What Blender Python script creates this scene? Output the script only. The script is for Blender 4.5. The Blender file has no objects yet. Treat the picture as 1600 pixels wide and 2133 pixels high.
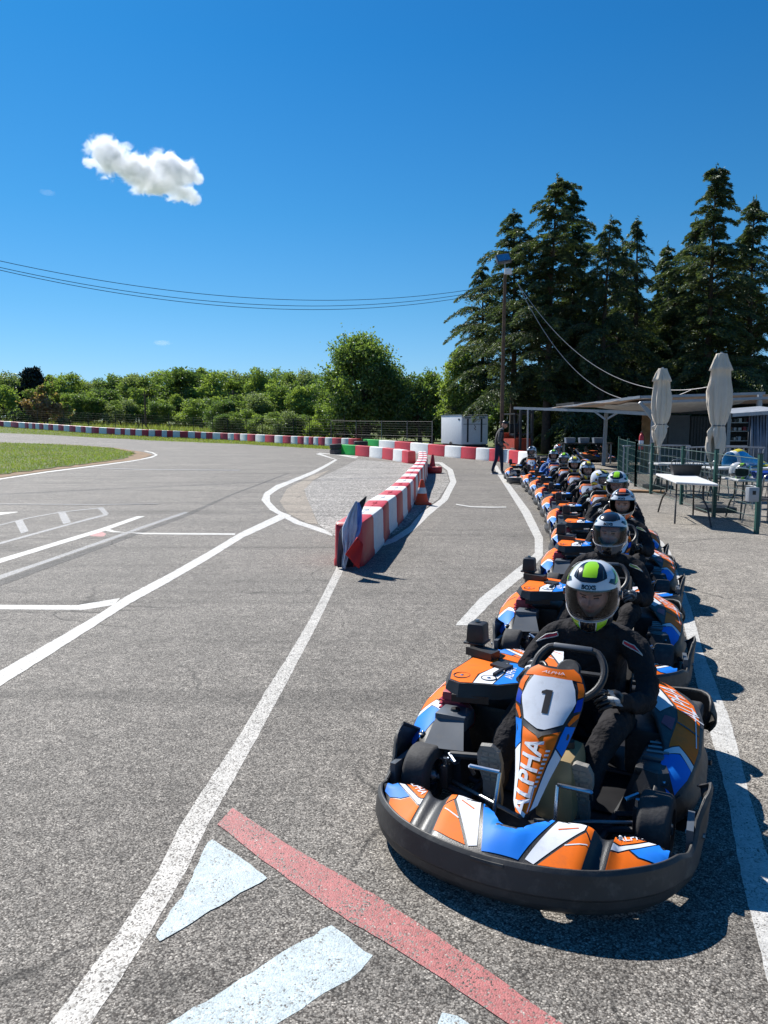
import bpy, bmesh, math, random
import numpy as np
from mathutils import Vector, Matrix, noise as mnoise
from mathutils.geometry import tessellate_polygon
random.seed(7)
C = bpy.context.scene.collection
scene = bpy.context.scene
PI = math.pi
def R(a): return math.radians(a)

# ---------------------------------------------------------------- camera
CAM_H = 1.70; F = 1600.0; CX = 800.0; CY = 1066.5; HZ = 883.0
PITCH = math.atan((CY - HZ) / F)
cam_d = bpy.data.cameras.new('camera'); cam = bpy.data.objects.new('camera', cam_d); C.objects.link(cam)
cam_d.sensor_fit = 'VERTICAL'; cam_d.sensor_height = 24.0; cam_d.lens = 24.0 * F / 2133.0
cam_d.clip_start = 0.05; cam_d.clip_end = 6000
cam.location = (0, 0, CAM_H); cam.rotation_euler = (PI / 2 - PITCH, 0, 0)
scene.camera = cam
# ---------------------------------------------------------------- light
SUN_EL = 45.0; SUN_AZ = 33.0            # degrees left of straight ahead
w = bpy.data.worlds.new("World"); scene.world = w; w.use_nodes = True
nt = w.node_tree; nt.nodes.clear()
out = nt.nodes.new('ShaderNodeOutputWorld'); bg = nt.nodes.new('ShaderNodeBackground')
sky = nt.nodes.new('ShaderNodeTexSky'); sky.sky_type = 'NISHITA'; sky.sun_disc = False
sky.sun_elevation = R(SUN_EL); sky.sun_rotation = R(-SUN_AZ); sky.altitude = 200
sky.air_density = 1.0; sky.dust_density = 0.25; sky.ozone_density = 4.0
hs = nt.nodes.new('ShaderNodeHueSaturation'); hs.inputs['Saturation'].default_value = 1.0; hs.inputs['Value'].default_value = 1.0
wt = nt.nodes.new('ShaderNodeTexCoord'); wsep = nt.nodes.new('ShaderNodeSeparateXYZ'); wr = nt.nodes.new('ShaderNodeValToRGB'); wm = nt.nodes.new('ShaderNodeMix')
wm.data_type = 'RGBA'; wm.blend_type = 'MULTIPLY'; wm.inputs[0].default_value = 1.0
nt.links.new(wt.outputs['Generated'], wsep.inputs[0]); nt.links.new(wsep.outputs[2], wr.inputs[0])
els = wr.color_ramp.elements; els[0].position = 0.0; els[0].color = (.38, .56, .83, 1); els[1].position = .6; els[1].color = (.085, .50, .80, 1)
for ps_, cc_ in ((.06, (.36, .56, .775)), (.14, (.265, .55, .72)), (.25, (.17, .54, .735)), (.42, (.095, .51, .77))):
    k_ = els.new(ps_); k_.color = (*cc_, 1)
nt.links.new(sky.outputs[0], hs.inputs['Color']); nt.links.new(hs.outputs[0], wm.inputs[6]); nt.links.new(wr.outputs[0], wm.inputs[7]); nt.links.new(wm.outputs[2], bg.inputs['Color'])
bg.inputs['Strength'].default_value = 0.084
nt.links.new(bg.outputs[0], out.inputs[0])
sun_d = bpy.data.lights.new('sun', 'SUN'); sun_d.energy = 4.4; sun_d.angle = R(0.53); sun_d.color = (1.0, 0.97, 0.915)
sun = bpy.data.objects.new('sun', sun_d); C.objects.link(sun)
sv = Vector((-math.sin(R(SUN_AZ)) * math.cos(R(SUN_EL)), math.cos(R(SUN_AZ)) * math.cos(R(SUN_EL)), math.sin(R(SUN_EL))))
sun.rotation_euler = sv.to_track_quat('Z', 'Y').to_euler(); sun.location = (-20, 30, 40)
scene.view_settings.view_transform = 'Standard'; scene.view_settings.look = 'None'
scene.view_settings.exposure = 0.74; scene.view_settings.gamma = 1.0; scene.view_settings.use_curve_mapping = False
scene.cycles.max_bounces = 8; scene.cycles.diffuse_bounces = 3; scene.cycles.glossy_bounces = 3
scene.cycles.transparent_max_bounces = 12; scene.cycles.volume_bounces = 2
scene.cycles.sample_clamp_indirect = 6.0

# ---------------------------------------------------------------- helpers
def gz(x, y):
    """height of the ground: level near by, rising gently far ahead and to the left"""
    a = min(90.0, max(0.0, y - 30.0)); z = 0.012 * a * a / (a + 6.0)
    e = min(60.0, max(0.0, -x - 12.0)); f = min(1.0, max(0.0, (y - 30.0) / 30.0))
    return z + 0.03 * e * f * min(1.0, e / 8.0)
def ray(u, v):
    a = (u - CX) / F; b = -(v - CY) / F
    return Vector((a, math.cos(PITCH) + b * math.sin(PITCH), -math.sin(PITCH) + b * math.cos(PITCH)))
def at(u, v, h=0.0):
    """the point of the ground plan seen at a place of the photograph, h above the ground"""
    d = ray(u, v); f = lambda t: CAM_H + d.z * t - h - gz(d.x * t, d.y * t)
    lo, t = 0.0, 1.0
    while f(t) > 0 and t < 200: lo = t; t += 1.0 if t < 60 else 4.0
    hi = t
    for _ in range(30):
        md = (lo + hi) / 2
        if f(md) > 0: lo = md
        else: hi = md
    t = lo
    return Vector((d.x * t, d.y * t, 0))
def ry(u, v, Y):
    d = ray(u, v); t = Y / d.y
    return Vector((d.x * t, Y, CAM_H + d.z * t))

def tagp(o, label=None, cat=None, group=None, kind=None):
    if label: o['label'] = label
    if cat: o['category'] = cat
    if group: o['group'] = group
    if kind: o['kind'] = kind
    return o
def empty(name, loc=(0, 0, 0), rz=0.0, label=None, cat=None, group=None):
    o = bpy.data.objects.new(name, None); o.empty_display_size = 0.2; C.objects.link(o)
    o.location = loc; o.rotation_euler = (0, 0, rz)
    return tagp(o, label, cat, group)
def kids(o): return [c for c in bpy.data.objects if c.parent == o]
_kid = {}
def copy_tree(o, parent=None):
    c = o.copy(); C.objects.link(c); c.parent = parent
    for ch in _kid.get(o.name, []):
        d = copy_tree(ch, c)
    return c
def reg(o, parent):
    if parent is not None:
        o.parent = parent; _kid.setdefault(parent.name, []).append(o)
    return o
# copies must know their own children as well
def copy_thing(o, parent=None):
    c = o.copy(); C.objects.link(c); c.parent = None
    if parent is not None: reg(c, parent)
    for ch in list(_kid.get(o.name, [])): copy_thing(ch, c)
    return c

class MB:
    """collects geometry for one mesh"""
    def __init__(s): s.v = []; s.f = []; s.m = []; s.mats = []; s.sm = []
    def mi(s, m):
        if m not in s.mats: s.mats.append(m)
        return s.mats.index(m)
    def add(s, vs, fs, m, smooth=False, xf=None):
        b = len(s.v); k = s.mi(m)
        for p in vs:
            p = Vector(p)
            s.v.append(tuple(xf @ p) if xf else tuple(p))
        for f in fs: s.f.append([b + i for i in f]); s.m.append(k); s.sm.append(smooth)
    def box(s, c, d, m, xf=None, bev=0.0, taper=1.0, rz=0.0):
        hx, hy, hz = d[0] / 2, d[1] / 2, d[2] / 2
        rot = Matrix.Rotation(rz, 3, 'Z')
        if bev <= 0:
            vs = []
            for z in (-hz, hz):
                k = taper if z > 0 else 1
                for x, y in ((-hx, -hy), (hx, -hy), (hx, hy), (-hx, hy)): vs.append(Vector(c) + rot @ Vector((x * k, y * k, z)))
            s.add(vs, [(0, 3, 2, 1), (4, 5, 6, 7), (0, 1, 5, 4), (1, 2, 6, 5), (2, 3, 7, 6), (3, 0, 4, 7)], m, False, xf)
        else:
            bm = bmesh.new(); bmesh.ops.create_cube(bm, size=1)
            for v in bm.verts:
                k = taper if v.co.z > 0 else 1
                v.co = Vector((v.co.x * d[0] * k, v.co.y * d[1] * k, v.co.z * d[2]))
            bmesh.ops.bevel(bm, geom=bm.edges[:], offset=bev, segments=2, affect='EDGES', profile=0.6)
            bm.verts.index_update()
            s.add([Vector(c) + rot @ v.co for v in bm.verts], [[v.index for v in f.verts] for f in bm.faces], m, True, xf); bm.free()
    def tube(s, pts, r, m, n=8, xf=None, cap=True, closed=False):
        pts = [Vector(p) for p in pts]; N = len(pts)
        rr = r if isinstance(r, (list, tuple)) else [r] * N
        vs = []; up = None
        for i, p in enumerate(pts):
            a = pts[i - 1] if (i > 0 or closed) else p; b = pts[(i + 1) % N] if (i < N - 1 or closed) else p
            t = (b - a).normalized() if (b - a).length > 1e-9 else Vector((0, 0, 1))
            if up is None: up = Vector((0, 0, 1)) if abs(t.z) < .9 else Vector((1, 0, 0))
            x = t.cross(up)
            if x.length < 1e-6: x = t.cross(Vector((0, 1, 0.01)))
            x.normalize(); y = x.cross(t).normalized(); up = y
            for k in range(n):
                a_ = 2 * PI * k / n; vs.append(p + (x * math.cos(a_) + y * math.sin(a_)) * rr[i])
        fs = []
        for i in range(N if closed else N - 1):
            j = (i + 1) % N
            for k in range(n): fs.append((i * n + k, i * n + (k + 1) % n, j * n + (k + 1) % n, j * n + k))
        if cap and not closed: fs.append(tuple(range(n - 1, -1, -1))); fs.append(tuple((N - 1) * n + k for k in range(n)))
        s.add(vs, fs, m, True, xf)
    def lathe(s, prof, m, n=24, xf=None, closed=False):
        """profile of (r,z) turned about z"""
        vs = []; P_ = len(prof)
        for k in range(n):
            a = 2 * PI * k / n
            for r, z in prof: vs.append((r * math.cos(a), r * math.sin(a), z))
        fs = []
        for k in range(n):
            j = (k + 1) % n
            for i in range(P_ if closed else P_ - 1):
                i2 = (i + 1) % P_
                fs.append((k * P_ + i, j * P_ + i, j * P_ + i2, k * P_ + i2))
        s.add(vs, fs, m, True, xf)
    def prism(s, poly, z0, z1, m, xf=None, top=None):
        """plan polygon extruded; top = optional second outline"""
        n = len(poly); tp = top or poly
        vs = [(x, y, z0) for x, y in poly] + [(x, y, z1) for x, y in tp]
        fs = [tuple(range(n - 1, -1, -1)), tuple(range(n, 2 * n))] + [(i, (i + 1) % n, n + (i + 1) % n, n + i) for i in range(n)]
        s.add(vs, fs, m, False, xf)
    def patch(s, fn, poly, cell, m, off=0.0, smooth=True, xf=None, flip=False):
        """a flat outline laid on a curved surface fn(u,v)"""
        us = [p[0] for p in poly]; vs_ = [p[1] for p in poly]
        cu, cv = cell if isinstance(cell, (tuple, list)) else (cell, cell)
        cache = {}; V = []; Fc = []
        def vert(u, v):
            k = (round(u, 6), round(v, 6))
            if k not in cache:
                p = Vector(fn(u, v))
                if off:
                    e = 1e-3
                    n = (Vector(fn(u + e, v)) - Vector(fn(u - e, v))).cross(Vector(fn(u, v + e)) - Vector(fn(u, v - e)))
                    if n.length > 0: n.normalize()
                    p = p + n * off
                cache[k] = len(V); V.append(p)
            return cache[k]
        i0 = math.floor(min(us) / cu + 1e-9); i1 = math.ceil(max(us) / cu - 1e-9); j0 = math.floor(min(vs_) / cv + 1e-9); j1 = math.ceil(max(vs_) / cv - 1e-9)
        for i in range(i0, max(i1, i0 + 1)):
            col = clip(clip(poly, 0, i * cu, 1), 0, (i + 1) * cu, -1)
            if len(col) < 3: continue
            for j in range(j0, max(j1, j0 + 1)):
                q = clip(clip(col, 1, j * cv, 1), 1, (j + 1) * cv, -1)
                if len(q) < 3 or abs(area(q)) < 1e-9: continue
                f = []
                for u, v in q:
                    k = vert(u, v)
                    if k not in f: f.append(k)
                if len(f) >= 3: Fc.append(f[::-1] if flip else f)
        s.add(V, Fc, m, smooth, xf)
    def text(s, txt, fn, size, m, origin=(0, 0), ang=0.0, shear=0.0, bold=0.0, off=0.003, align='CENTER', flip=False, xs=1.0, xf=None, cell=None):
        V, T = glyphs(txt, bold, shear, align)
        ca, sa = math.cos(ang), math.sin(ang); W_ = []
        for x, y in V:
            x *= size * xs; y *= size; W_.append((origin[0] + x * ca - y * sa, origin[1] + x * sa + y * ca))
        for t in T: s.patch(fn, [W_[i] for i in t], cell or size * .3, m, off * (-1 if flip else 1), smooth=False, xf=xf)
    def build(s, name, parent=None, sharp=35, loc=None):
        me = bpy.data.meshes.new(name); me.from_pydata(s.v, [], s.f)
        for m in s.mats: me.materials.append(m)
        me.polygons.foreach_set('material_index', s.m); me.polygons.foreach_set('use_smooth', s.sm)
        me.update()
        if sharp and any(s.sm): me.set_sharp_from_angle(angle=R(sharp))
        o = bpy.data.objects.new(name, me); C.objects.link(o)
        if loc is not None: o.location = loc
        return reg(o, parent)
def area(q):
    return 0.5 * sum(q[i - 1][0] * q[i][1] - q[i][0] * q[i - 1][1] for i in range(len(q)))
def clip(poly, ax, val, sgn):
    o = []; n = len(poly)
    if n < 3: return []
    for i in range(n):
        a = poly[i - 1]; b = poly[i]; da = (a[ax] - val) * sgn; db = (b[ax] - val) * sgn
        if (da >= 0) != (db >= 0):
            t = da / (da - db); o.append((a[0] + (b[0] - a[0]) * t, a[1] + (b[1] - a[1]) * t))
        if db >= 0: o.append(tuple(b[:2]))
    return o
_gl = {}
def glyphs(txt, bold, shear, align):
    k = (txt, bold, shear, align)
    if k not in _gl:
        cu = bpy.data.curves.new('lettering', 'FONT'); cu.body = txt; cu.size = 1; cu.offset = bold; cu.shear = shear
        cu.align_x = align; cu.align_y = 'CENTER'; cu.resolution_u = 3
        ob = bpy.data.objects.new('lettering', cu); C.objects.link(ob)
        dg = bpy.context.evaluated_depsgraph_get(); me = bpy.data.meshes.new_from_object(ob.evaluated_get(dg))
        _gl[k] = ([(v.co.x, v.co.y) for v in me.vertices], [tuple(p.vertices) for p in me.polygons])
        bpy.data.objects.remove(ob); bpy.data.meshes.remove(me); bpy.data.curves.remove(cu)
    return _gl[k]
def spline(pts, n=8, closed=False):
    P_ = [Vector(p) for p in pts]; N = len(P_); o = []
    for i in range(N if closed else N - 1):
        a = P_[(i - 1) % N] if (i > 0 or closed) else P_[0]; b = P_[i]; c = P_[(i + 1) % N]
        d = P_[(i + 2) % N] if (i + 2 < N or closed) else P_[-1]
        for k in range(n):
            t = k / n
            o.append(0.5 * ((2 * b) + (c - a) * t + (2 * a - 5 * b + 4 * c - d) * t * t + (3 * b - a - 3 * c + d) * t ** 3))
    if not closed: o.append(P_[-1])
    return o
def polyfn(pts):
    """parameter 0..1 along a polyline"""
    L = [0]
    for i in range(1, len(pts)): L.append(L[-1] + (Vector(pts[i]) - Vector(pts[i - 1])).length)
    T = L[-1]
    def f(s):
        s = min(1, max(0, s)) * T
        for i in range(1, len(L)):
            if s <= L[i] + 1e-9:
                k = (s - L[i - 1]) / max(1e-9, L[i] - L[i - 1]); return Vector(pts[i - 1]).lerp(Vector(pts[i]), k)
        return Vector(pts[-1])
    return f
def lerp(a, b, t): return a + (b - a) * t
def interp(x, xs, ys):
    if x <= xs[0]: return ys[0]
    for i in range(1, len(xs)):
        if x <= xs[i]: return lerp(ys[i - 1], ys[i], (x - xs[i - 1]) / (xs[i] - xs[i - 1]))
    return ys[-1]
def xf_axis(a, b):
    """matrix turning z axis into a->b, origin at a"""
    a = Vector(a); b = Vector(b); q = (b - a).to_track_quat('Z', 'Y')
    return Matrix.Translation(a) @ q.to_matrix().to_4x4()
def skin_mesh(vs, es, rs, sub=2, root=0):
    me = bpy.data.meshes.new('skin_src'); me.from_pydata(vs, es, []); ob = bpy.data.objects.new('skin_src', me); C.objects.link(ob)
    md = ob.modifiers.new('s', 'SKIN'); md.use_smooth_shade = True
    for i, r in enumerate(rs):
        sk = me.skin_vertices[0].data[i]; sk.radius = r if isinstance(r, tuple) else (r, r); sk.use_root = (i == root)
    sb = ob.modifiers.new('d', 'SUBSURF'); sb.levels = sub; sb.render_levels = sub
    dg = bpy.context.evaluated_depsgraph_get(); e = bpy.data.meshes.new_from_object(ob.evaluated_get(dg))
    V = [v.co.copy() for v in e.vertices]; Fs = [tuple(p.vertices) for p in e.polygons]
    bpy.data.objects.remove(ob); bpy.data.meshes.remove(me); bpy.data.meshes.remove(e)
    return V, Fs

def thicken(o, t, off=-1):
    md = o.modifiers.new('thick', 'SOLIDIFY'); md.thickness = t; md.offset = off; md.use_even_offset = False
    return o
# ---------------------------------------------------------------- materials
def newmat(name):
    m = bpy.data.materials.new(name); m.use_nodes = True; n = m.node_tree; b = n.nodes['Principled BSDF']
    return m, n, b
def mat(name, col, rough=0.5, metal=0.0, var=0.12, scale=6.0, bump=0.0, bscale=60.0, dirt=0.0, dcol=(.16, .14, .12), coat=0.0, spec=0.5):
    m, n, b = newmat(name)
    b.inputs['Roughness'].default_value = rough; b.inputs['Metallic'].default_value = metal
    b.inputs['Coat Weight'].default_value = coat; b.inputs['Specular IOR Level'].default_value = spec
    tc = n.nodes.new('ShaderNodeTexCoord'); nz = n.nodes.new('ShaderNodeTexNoise'); nz.inputs['Scale'].default_value = scale; nz.inputs['Detail'].default_value = 5
    n.links.new(tc.outputs['Object'], nz.inputs['Vector'])
    rp = n.nodes.new('ShaderNodeMapRange'); rp.inputs['From Min'].default_value = .3; rp.inputs['From Max'].default_value = .7
    rp.inputs['To Min'].default_value = 1 - var; rp.inputs['To Max'].default_value = 1 + var; n.links.new(nz.outputs['Fac'], rp.inputs['Value'])
    mx = n.nodes.new('ShaderNodeVectorMath'); mx.operation = 'SCALE'; mx.inputs[0].default_value = col[:3]; n.links.new(rp.outputs[0], mx.inputs['Scale'])
    last = mx.outputs[0]
    if dirt > 0:
        d = n.nodes.new('ShaderNodeTexNoise'); d.inputs['Scale'].default_value = scale * 3.1; d.inputs['Detail'].default_value = 8; d.inputs['Roughness'].default_value = .65
        n.links.new(tc.outputs['Object'], d.inputs['Vector'])
        r2 = n.nodes.new('ShaderNodeMapRange'); r2.inputs['From Min'].default_value = .52; r2.inputs['From Max'].default_value = .72; r2.inputs['To Max'].default_value = dirt
        n.links.new(d.outputs['Fac'], r2.inputs['Value'])
        mm = n.nodes.new('ShaderNodeMix'); mm.data_type = 'RGBA'; n.links.new(r2.outputs[0], mm.inputs[0]); n.links.new(last, mm.inputs[6]); mm.inputs[7].default_value = (*dcol, 1)
        last = mm.outputs[2]
    n.links.new(last, b.inputs['Base Color'])
    r3 = n.nodes.new('ShaderNodeMapRange'); r3.inputs['To Min'].default_value = max(0, rough - .08); r3.inputs['To Max'].default_value = min(1, rough + .12); n.links.new(nz.outputs['Fac'], r3.inputs['Value'])
    n.links.new(r3.outputs[0], b.inputs['Roughness'])
    if bump > 0:
        bd = .06 if bscale < 12 else .01
        bz = n.nodes.new('ShaderNodeTexNoise'); bz.inputs['Scale'].default_value = bscale; bz.inputs['Detail'].default_value = 4; n.links.new(tc.outputs['Object'], bz.inputs['Vector'])
        bp = n.nodes.new('ShaderNodeBump'); bp.inputs['Strength'].default_value = bump; bp.inputs['Distance'].default_value = bd
        n.links.new(bz.outputs['Fac'], bp.inputs['Height']); n.links.new(bp.outputs[0], b.inputs['Normal'])
    return m
def leafmat(name, col, trans=0.3, var=.35):
    m, n, b = newmat(name); n.nodes.remove(b)
    o = n.nodes['Material Output']
    geo = n.nodes.new('ShaderNodeNewGeometry'); tc = n.nodes.new('ShaderNodeTexCoord')
    nz = n.nodes.new('ShaderNodeTexNoise'); nz.inputs['Scale'].default_value = .55; nz.inputs['Detail'].default_value = 3; n.links.new(tc.outputs['Object'], nz.inputs['Vector'])
    wn = n.nodes.new('ShaderNodeMath'); wn.operation = 'ADD'; n.links.new(nz.outputs['Fac'], wn.inputs[0]); n.links.new(geo.outputs['Random Per Island'], wn.inputs[1])
    rp = n.nodes.new('ShaderNodeMapRange'); rp.inputs['From Min'].default_value = .3; rp.inputs['From Max'].default_value = 1.7; rp.inputs['To Min'].default_value = 1 - var; rp.inputs['To Max'].default_value = 1 + var
    n.links.new(wn.outputs[0], rp.inputs['Value'])
    sc = n.nodes.new('ShaderNodeVectorMath'); sc.operation = 'SCALE'; sc.inputs[0].default_value = col; n.links.new(rp.outputs[0], sc.inputs['Scale'])
    d = n.nodes.new('ShaderNodeBsdfDiffuse'); t = n.nodes.new('ShaderNodeBsdfTranslucent'); mx = n.nodes.new('ShaderNodeMixShader'); mx.inputs[0].default_value = trans
    n.links.new(sc.outputs[0], d.inputs['Color'])
    s2 = n.nodes.new('ShaderNodeVectorMath'); s2.operation = 'MULTIPLY'; s2.inputs[1].default_value = (1.25, 1.35, .6); n.links.new(sc.outputs[0], s2.inputs[0]); n.links.new(s2.outputs[0], t.inputs['Color'])
    g = n.nodes.new('ShaderNodeBsdfGlossy'); g.inputs['Roughness'].default_value = .45; g.inputs['Color'].default_value = (.8, .85, .8, 1)
    m2 = n.nodes.new('ShaderNodeMixShader'); m2.inputs[0].default_value = .04
    n.links.new(d.outputs[0], mx.inputs[1]); n.links.new(t.outputs[0], mx.inputs[2]); n.links.new(mx.outputs[0], m2.inputs[1]); n.links.new(g.outputs[0], m2.inputs[2]); n.links.new(m2.outputs[0], o.inputs['Surface'])
    return m
def asphalt(name, paint=None, wear=.5, scale=165.0, lo=(.055, .047, .040), mid=(.222, .203, .178), hi=(.52, .475, .41), bump=.45, broad=.16, streaks=True, grit=1.0):
    """aggregate of light and dark chips; paint = colour laid over the chips, worn away in the pits"""
    m, n, b = newmat(name); L = n.links.new
    tc = n.nodes.new('ShaderNodeTexCoord')
    vo = n.nodes.new('ShaderNodeTexVoronoi'); vo.inputs['Scale'].default_value = scale; vo.feature = 'F1'; L(tc.outputs['Object'], vo.inputs['Vector'])
    sp = n.nodes.new('ShaderNodeSeparateColor'); L(vo.outputs['Color'], sp.inputs[0])
    rp = n.nodes.new('ShaderNodeValToRGB'); e = rp.color_ramp.elements; e[0].position = 0.0; e[0].color = (*lo, 1); e[1].position = 1.0; e[1].color = (*hi, 1)
    k = e.new(.45); k.color = (*mid, 1); k = e.new(.22); k.color = (lo[0] * 1.9, lo[1] * 1.9, lo[2] * 1.85, 1); k = e.new(.86); k.color = (mid[0] * 1.35, mid[1] * 1.33, mid[2] * 1.3, 1)
    L(sp.outputs[0], rp.inputs[0])
    # dark binder between chips
    ds = n.nodes.new('ShaderNodeMapRange'); ds.inputs['From Min'].default_value = .45; ds.inputs['From Max'].default_value = .8; ds.inputs['To Min'].default_value = 1.0; ds.inputs['To Max'].default_value = .35
    L(vo.outputs['Distance'], ds.inputs['Value'])
    nb = n.nodes.new('ShaderNodeTexNoise'); nb.inputs['Scale'].default_value = .55; nb.inputs['Detail'].default_value = 6; nb.inputs['Roughness'].default_value = .6; L(tc.outputs['Object'], nb.inputs['Vector'])
    br = n.nodes.new('ShaderNodeMapRange'); br.inputs['From Min'].default_value = .3; br.inputs['From Max'].default_value = .7; br.inputs['To Min'].default_value = 1 - broad; br.inputs['To Max'].default_value = 1 + broad; L(nb.outputs['Fac'], br.inputs['Value'])
    ml = n.nodes.new('ShaderNodeMath'); ml.operation = 'MULTIPLY'; L(ds.outputs[0], ml.inputs[0]); L(br.outputs[0], ml.inputs[1])
    sc = n.nodes.new('ShaderNodeVectorMath'); sc.operation = 'SCALE'; L(rp.outputs[0], sc.inputs[0]); L(ml.outputs[0], sc.inputs['Scale'])
    last = sc.outputs[0]
    if streaks:
        # long faint tyre-dark streaks, oily spots and hairline cracks
        mp = n.nodes.new('ShaderNodeMapping'); mp.inputs['Rotation'].default_value = (0, 0, R(62)); mp.inputs['Scale'].default_value = (.12, 1.6, 1); L(tc.outputs['Object'], mp.inputs['Vector'])
        s1 = n.nodes.new('ShaderNodeTexNoise'); s1.inputs['Scale'].default_value = 1.3; s1.inputs['Detail'].default_value = 5; s1.inputs['Distortion'].default_value = .6; L(mp.outputs[0], s1.inputs['Vector'])
        r1 = n.nodes.new('ShaderNodeMapRange'); r1.inputs['From Min'].default_value = .52; r1.inputs['From Max'].default_value = .72; r1.inputs['To Min'].default_value = 1; r1.inputs['To Max'].default_value = .70; L(s1.outputs['Fac'], r1.inputs['Value'])
        nw2 = n.nodes.new('ShaderNodeTexNoise'); nw2.inputs['Scale'].default_value = 1.1; nw2.inputs['Detail'].default_value = 6; L(tc.outputs['Object'], nw2.inputs['Vector'])
        vm = n.nodes.new('ShaderNodeVectorMath'); vm.operation = 'MULTIPLY_ADD'; L(nw2.outputs['Color'], vm.inputs[0]); vm.inputs[1].default_value = (.9, .9, 0); L(tc.outputs['Object'], vm.inputs[2])
        cr = n.nodes.new('ShaderNodeTexVoronoi'); cr.feature = 'DISTANCE_TO_EDGE'; cr.inputs['Scale'].default_value = .21; L(vm.outputs[0], cr.inputs['Vector'])
        r2 = n.nodes.new('ShaderNodeMapRange'); r2.inputs['From Min'].default_value = .0008; r2.inputs['From Max'].default_value = .0035; r2.inputs['To Min'].default_value = .42; r2.inputs['To Max'].default_value = 1; L(cr.outputs['Distance'], r2.inputs['Value'])
        cm = n.nodes.new('ShaderNodeMapRange'); cm.inputs['From Min'].default_value = .48; cm.inputs['From Max'].default_value = .56; L(nb.outputs['Fac'], cm.inputs['Value'])
        cx = n.nodes.new('ShaderNodeMix'); cx.inputs[2].default_value = 1.0; L(cm.outputs[0], cx.inputs[0]); L(r2.outputs[0], cx.inputs[3])
        sp3 = n.nodes.new('ShaderNodeTexNoise'); sp3.inputs['Scale'].default_value = 3.7; sp3.inputs['Detail'].default_value = 3; L(tc.outputs['Object'], sp3.inputs['Vector'])
        r4 = n.nodes.new('ShaderNodeMapRange'); r4.inputs['From Min'].default_value = .68; r4.inputs['From Max'].default_value = .74; r4.inputs['To Min'].default_value = 1; r4.inputs['To Max'].default_value = .72; L(sp3.outputs['Fac'], r4.inputs['Value'])
        m4 = n.nodes.new('ShaderNodeMath'); m4.operation = 'MULTIPLY'; L(r1.outputs[0], m4.inputs[0]); L(cx.outputs[0], m4.inputs[1])
        m5 = n.nodes.new('ShaderNodeMath'); m5.operation = 'MULTIPLY'; L(m4.outputs[0], m5.inputs[0]); L(r4.outputs[0], m5.inputs[1])
        s5 = n.nodes.new('ShaderNodeVectorMath'); s5.operation = 'SCALE'; L(last, s5.inputs[0]); L(m5.outputs[0], s5.inputs['Scale']); last = s5.outputs[0]
    if paint:
        # paint lies on the chip tops; low cells and scuffed places show through
        nw = n.nodes.new('ShaderNodeTexNoise'); nw.inputs['Scale'].default_value = 7; nw.inputs['Detail'].default_value = 7; nw.inputs['Roughness'].default_value = .7; L(tc.outputs['Object'], nw.inputs['Vector'])
        a = n.nodes.new('ShaderNodeMath'); a.operation = 'ADD'; L(sp.outputs[1], a.inputs[0]); L(nw.outputs['Fac'], a.inputs[1])
        q = n.nodes.new('ShaderNodeMapRange'); q.inputs['From Min'].default_value = wear; q.inputs['From Max'].default_value = wear + .22; L(a.outputs[0], q.inputs['Value'])
        pv = n.nodes.new('ShaderNodeMapRange'); pv.inputs['To Min'].default_value = .82; pv.inputs['To Max'].default_value = 1.1; L(sp.outputs[2], pv.inputs['Value'])
        pc = n.nodes.new('ShaderNodeVectorMath'); pc.operation = 'SCALE'; pc.inputs[0].default_value = paint; L(pv.outputs[0], pc.inputs['Scale'])
        mm = n.nodes.new('ShaderNodeMix'); mm.data_type = 'RGBA'; L(q.outputs[0], mm.inputs[0]); L(last, mm.inputs[6]); L(pc.outputs[0], mm.inputs[7]); last = mm.outputs[2]
    # coarser grit so that the grain still reads farther off
    for gs, gr in ((52, .20), (19, .13), (7.5, .08)):
        v2 = n.nodes.new('ShaderNodeTexVoronoi'); v2.inputs['Scale'].default_value = gs * grit; L(tc.outputs['Object'], v2.inputs['Vector'])
        s2 = n.nodes.new('ShaderNodeSeparateColor'); L(v2.outputs['Color'], s2.inputs[0])
        g2 = n.nodes.new('ShaderNodeMapRange'); k2 = gr * (.45 if paint else 1); g2.inputs['To Min'].default_value = 1 - k2; g2.inputs['To Max'].default_value = 1 + k2; L(s2.outputs[0], g2.inputs['Value'])
        m2 = n.nodes.new('ShaderNodeVectorMath'); m2.operation = 'SCALE'; L(last, m2.inputs[0]); L(g2.outputs[0], m2.inputs['Scale']); last = m2.outputs[0]
    L(last, b.inputs['Base Color']); b.inputs['Roughness'].default_value = .82 if not paint else .6; b.inputs['Specular IOR Level'].default_value = .35
    bp = n.nodes.new('ShaderNodeBump'); bp.inputs['Strength'].default_value = bump; bp.inputs['Distance'].default_value = .003; bp.invert = True
    L(vo.outputs['Distance'], bp.inputs['Height']); L(bp.outputs[0], b.inputs['Normal'])
    return m
WHITE = (.78, .78, .76)
M = {}
M['asphalt'] = asphalt('asphalt')
M['asphalt_dark'] = asphalt('asphalt_dark', lo=(.03, .029, .028), mid=(.12, .11, .10), hi=(.3, .28, .25))
M['asphalt_pale'] = asphalt('asphalt_pale', lo=(.075, .064, .053), mid=(.31, .28, .24), hi=(.60, .56, .48))
M['paint_white'] = asphalt('paint_white', paint=(.56, .54, .50), wear=.50)
M['paint_white_worn'] = asphalt('paint_white_worn', paint=(.56, .53, .48), wear=.70)
M['paint_faint'] = asphalt('paint_faint', paint=(.25, .255, .27), wear=.92)
M['paint_blue'] = asphalt('paint_blue', paint=(.47, .54, .55), wear=.46)
M['paint_red'] = asphalt('paint_red', paint=(.42, .145, .135), wear=.60)
M['gravel'] = asphalt('gravel', scale=34, lo=(.13, .12, .11), mid=(.32, .3, .275), hi=(.62, .59, .54), bump=1.0)
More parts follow.
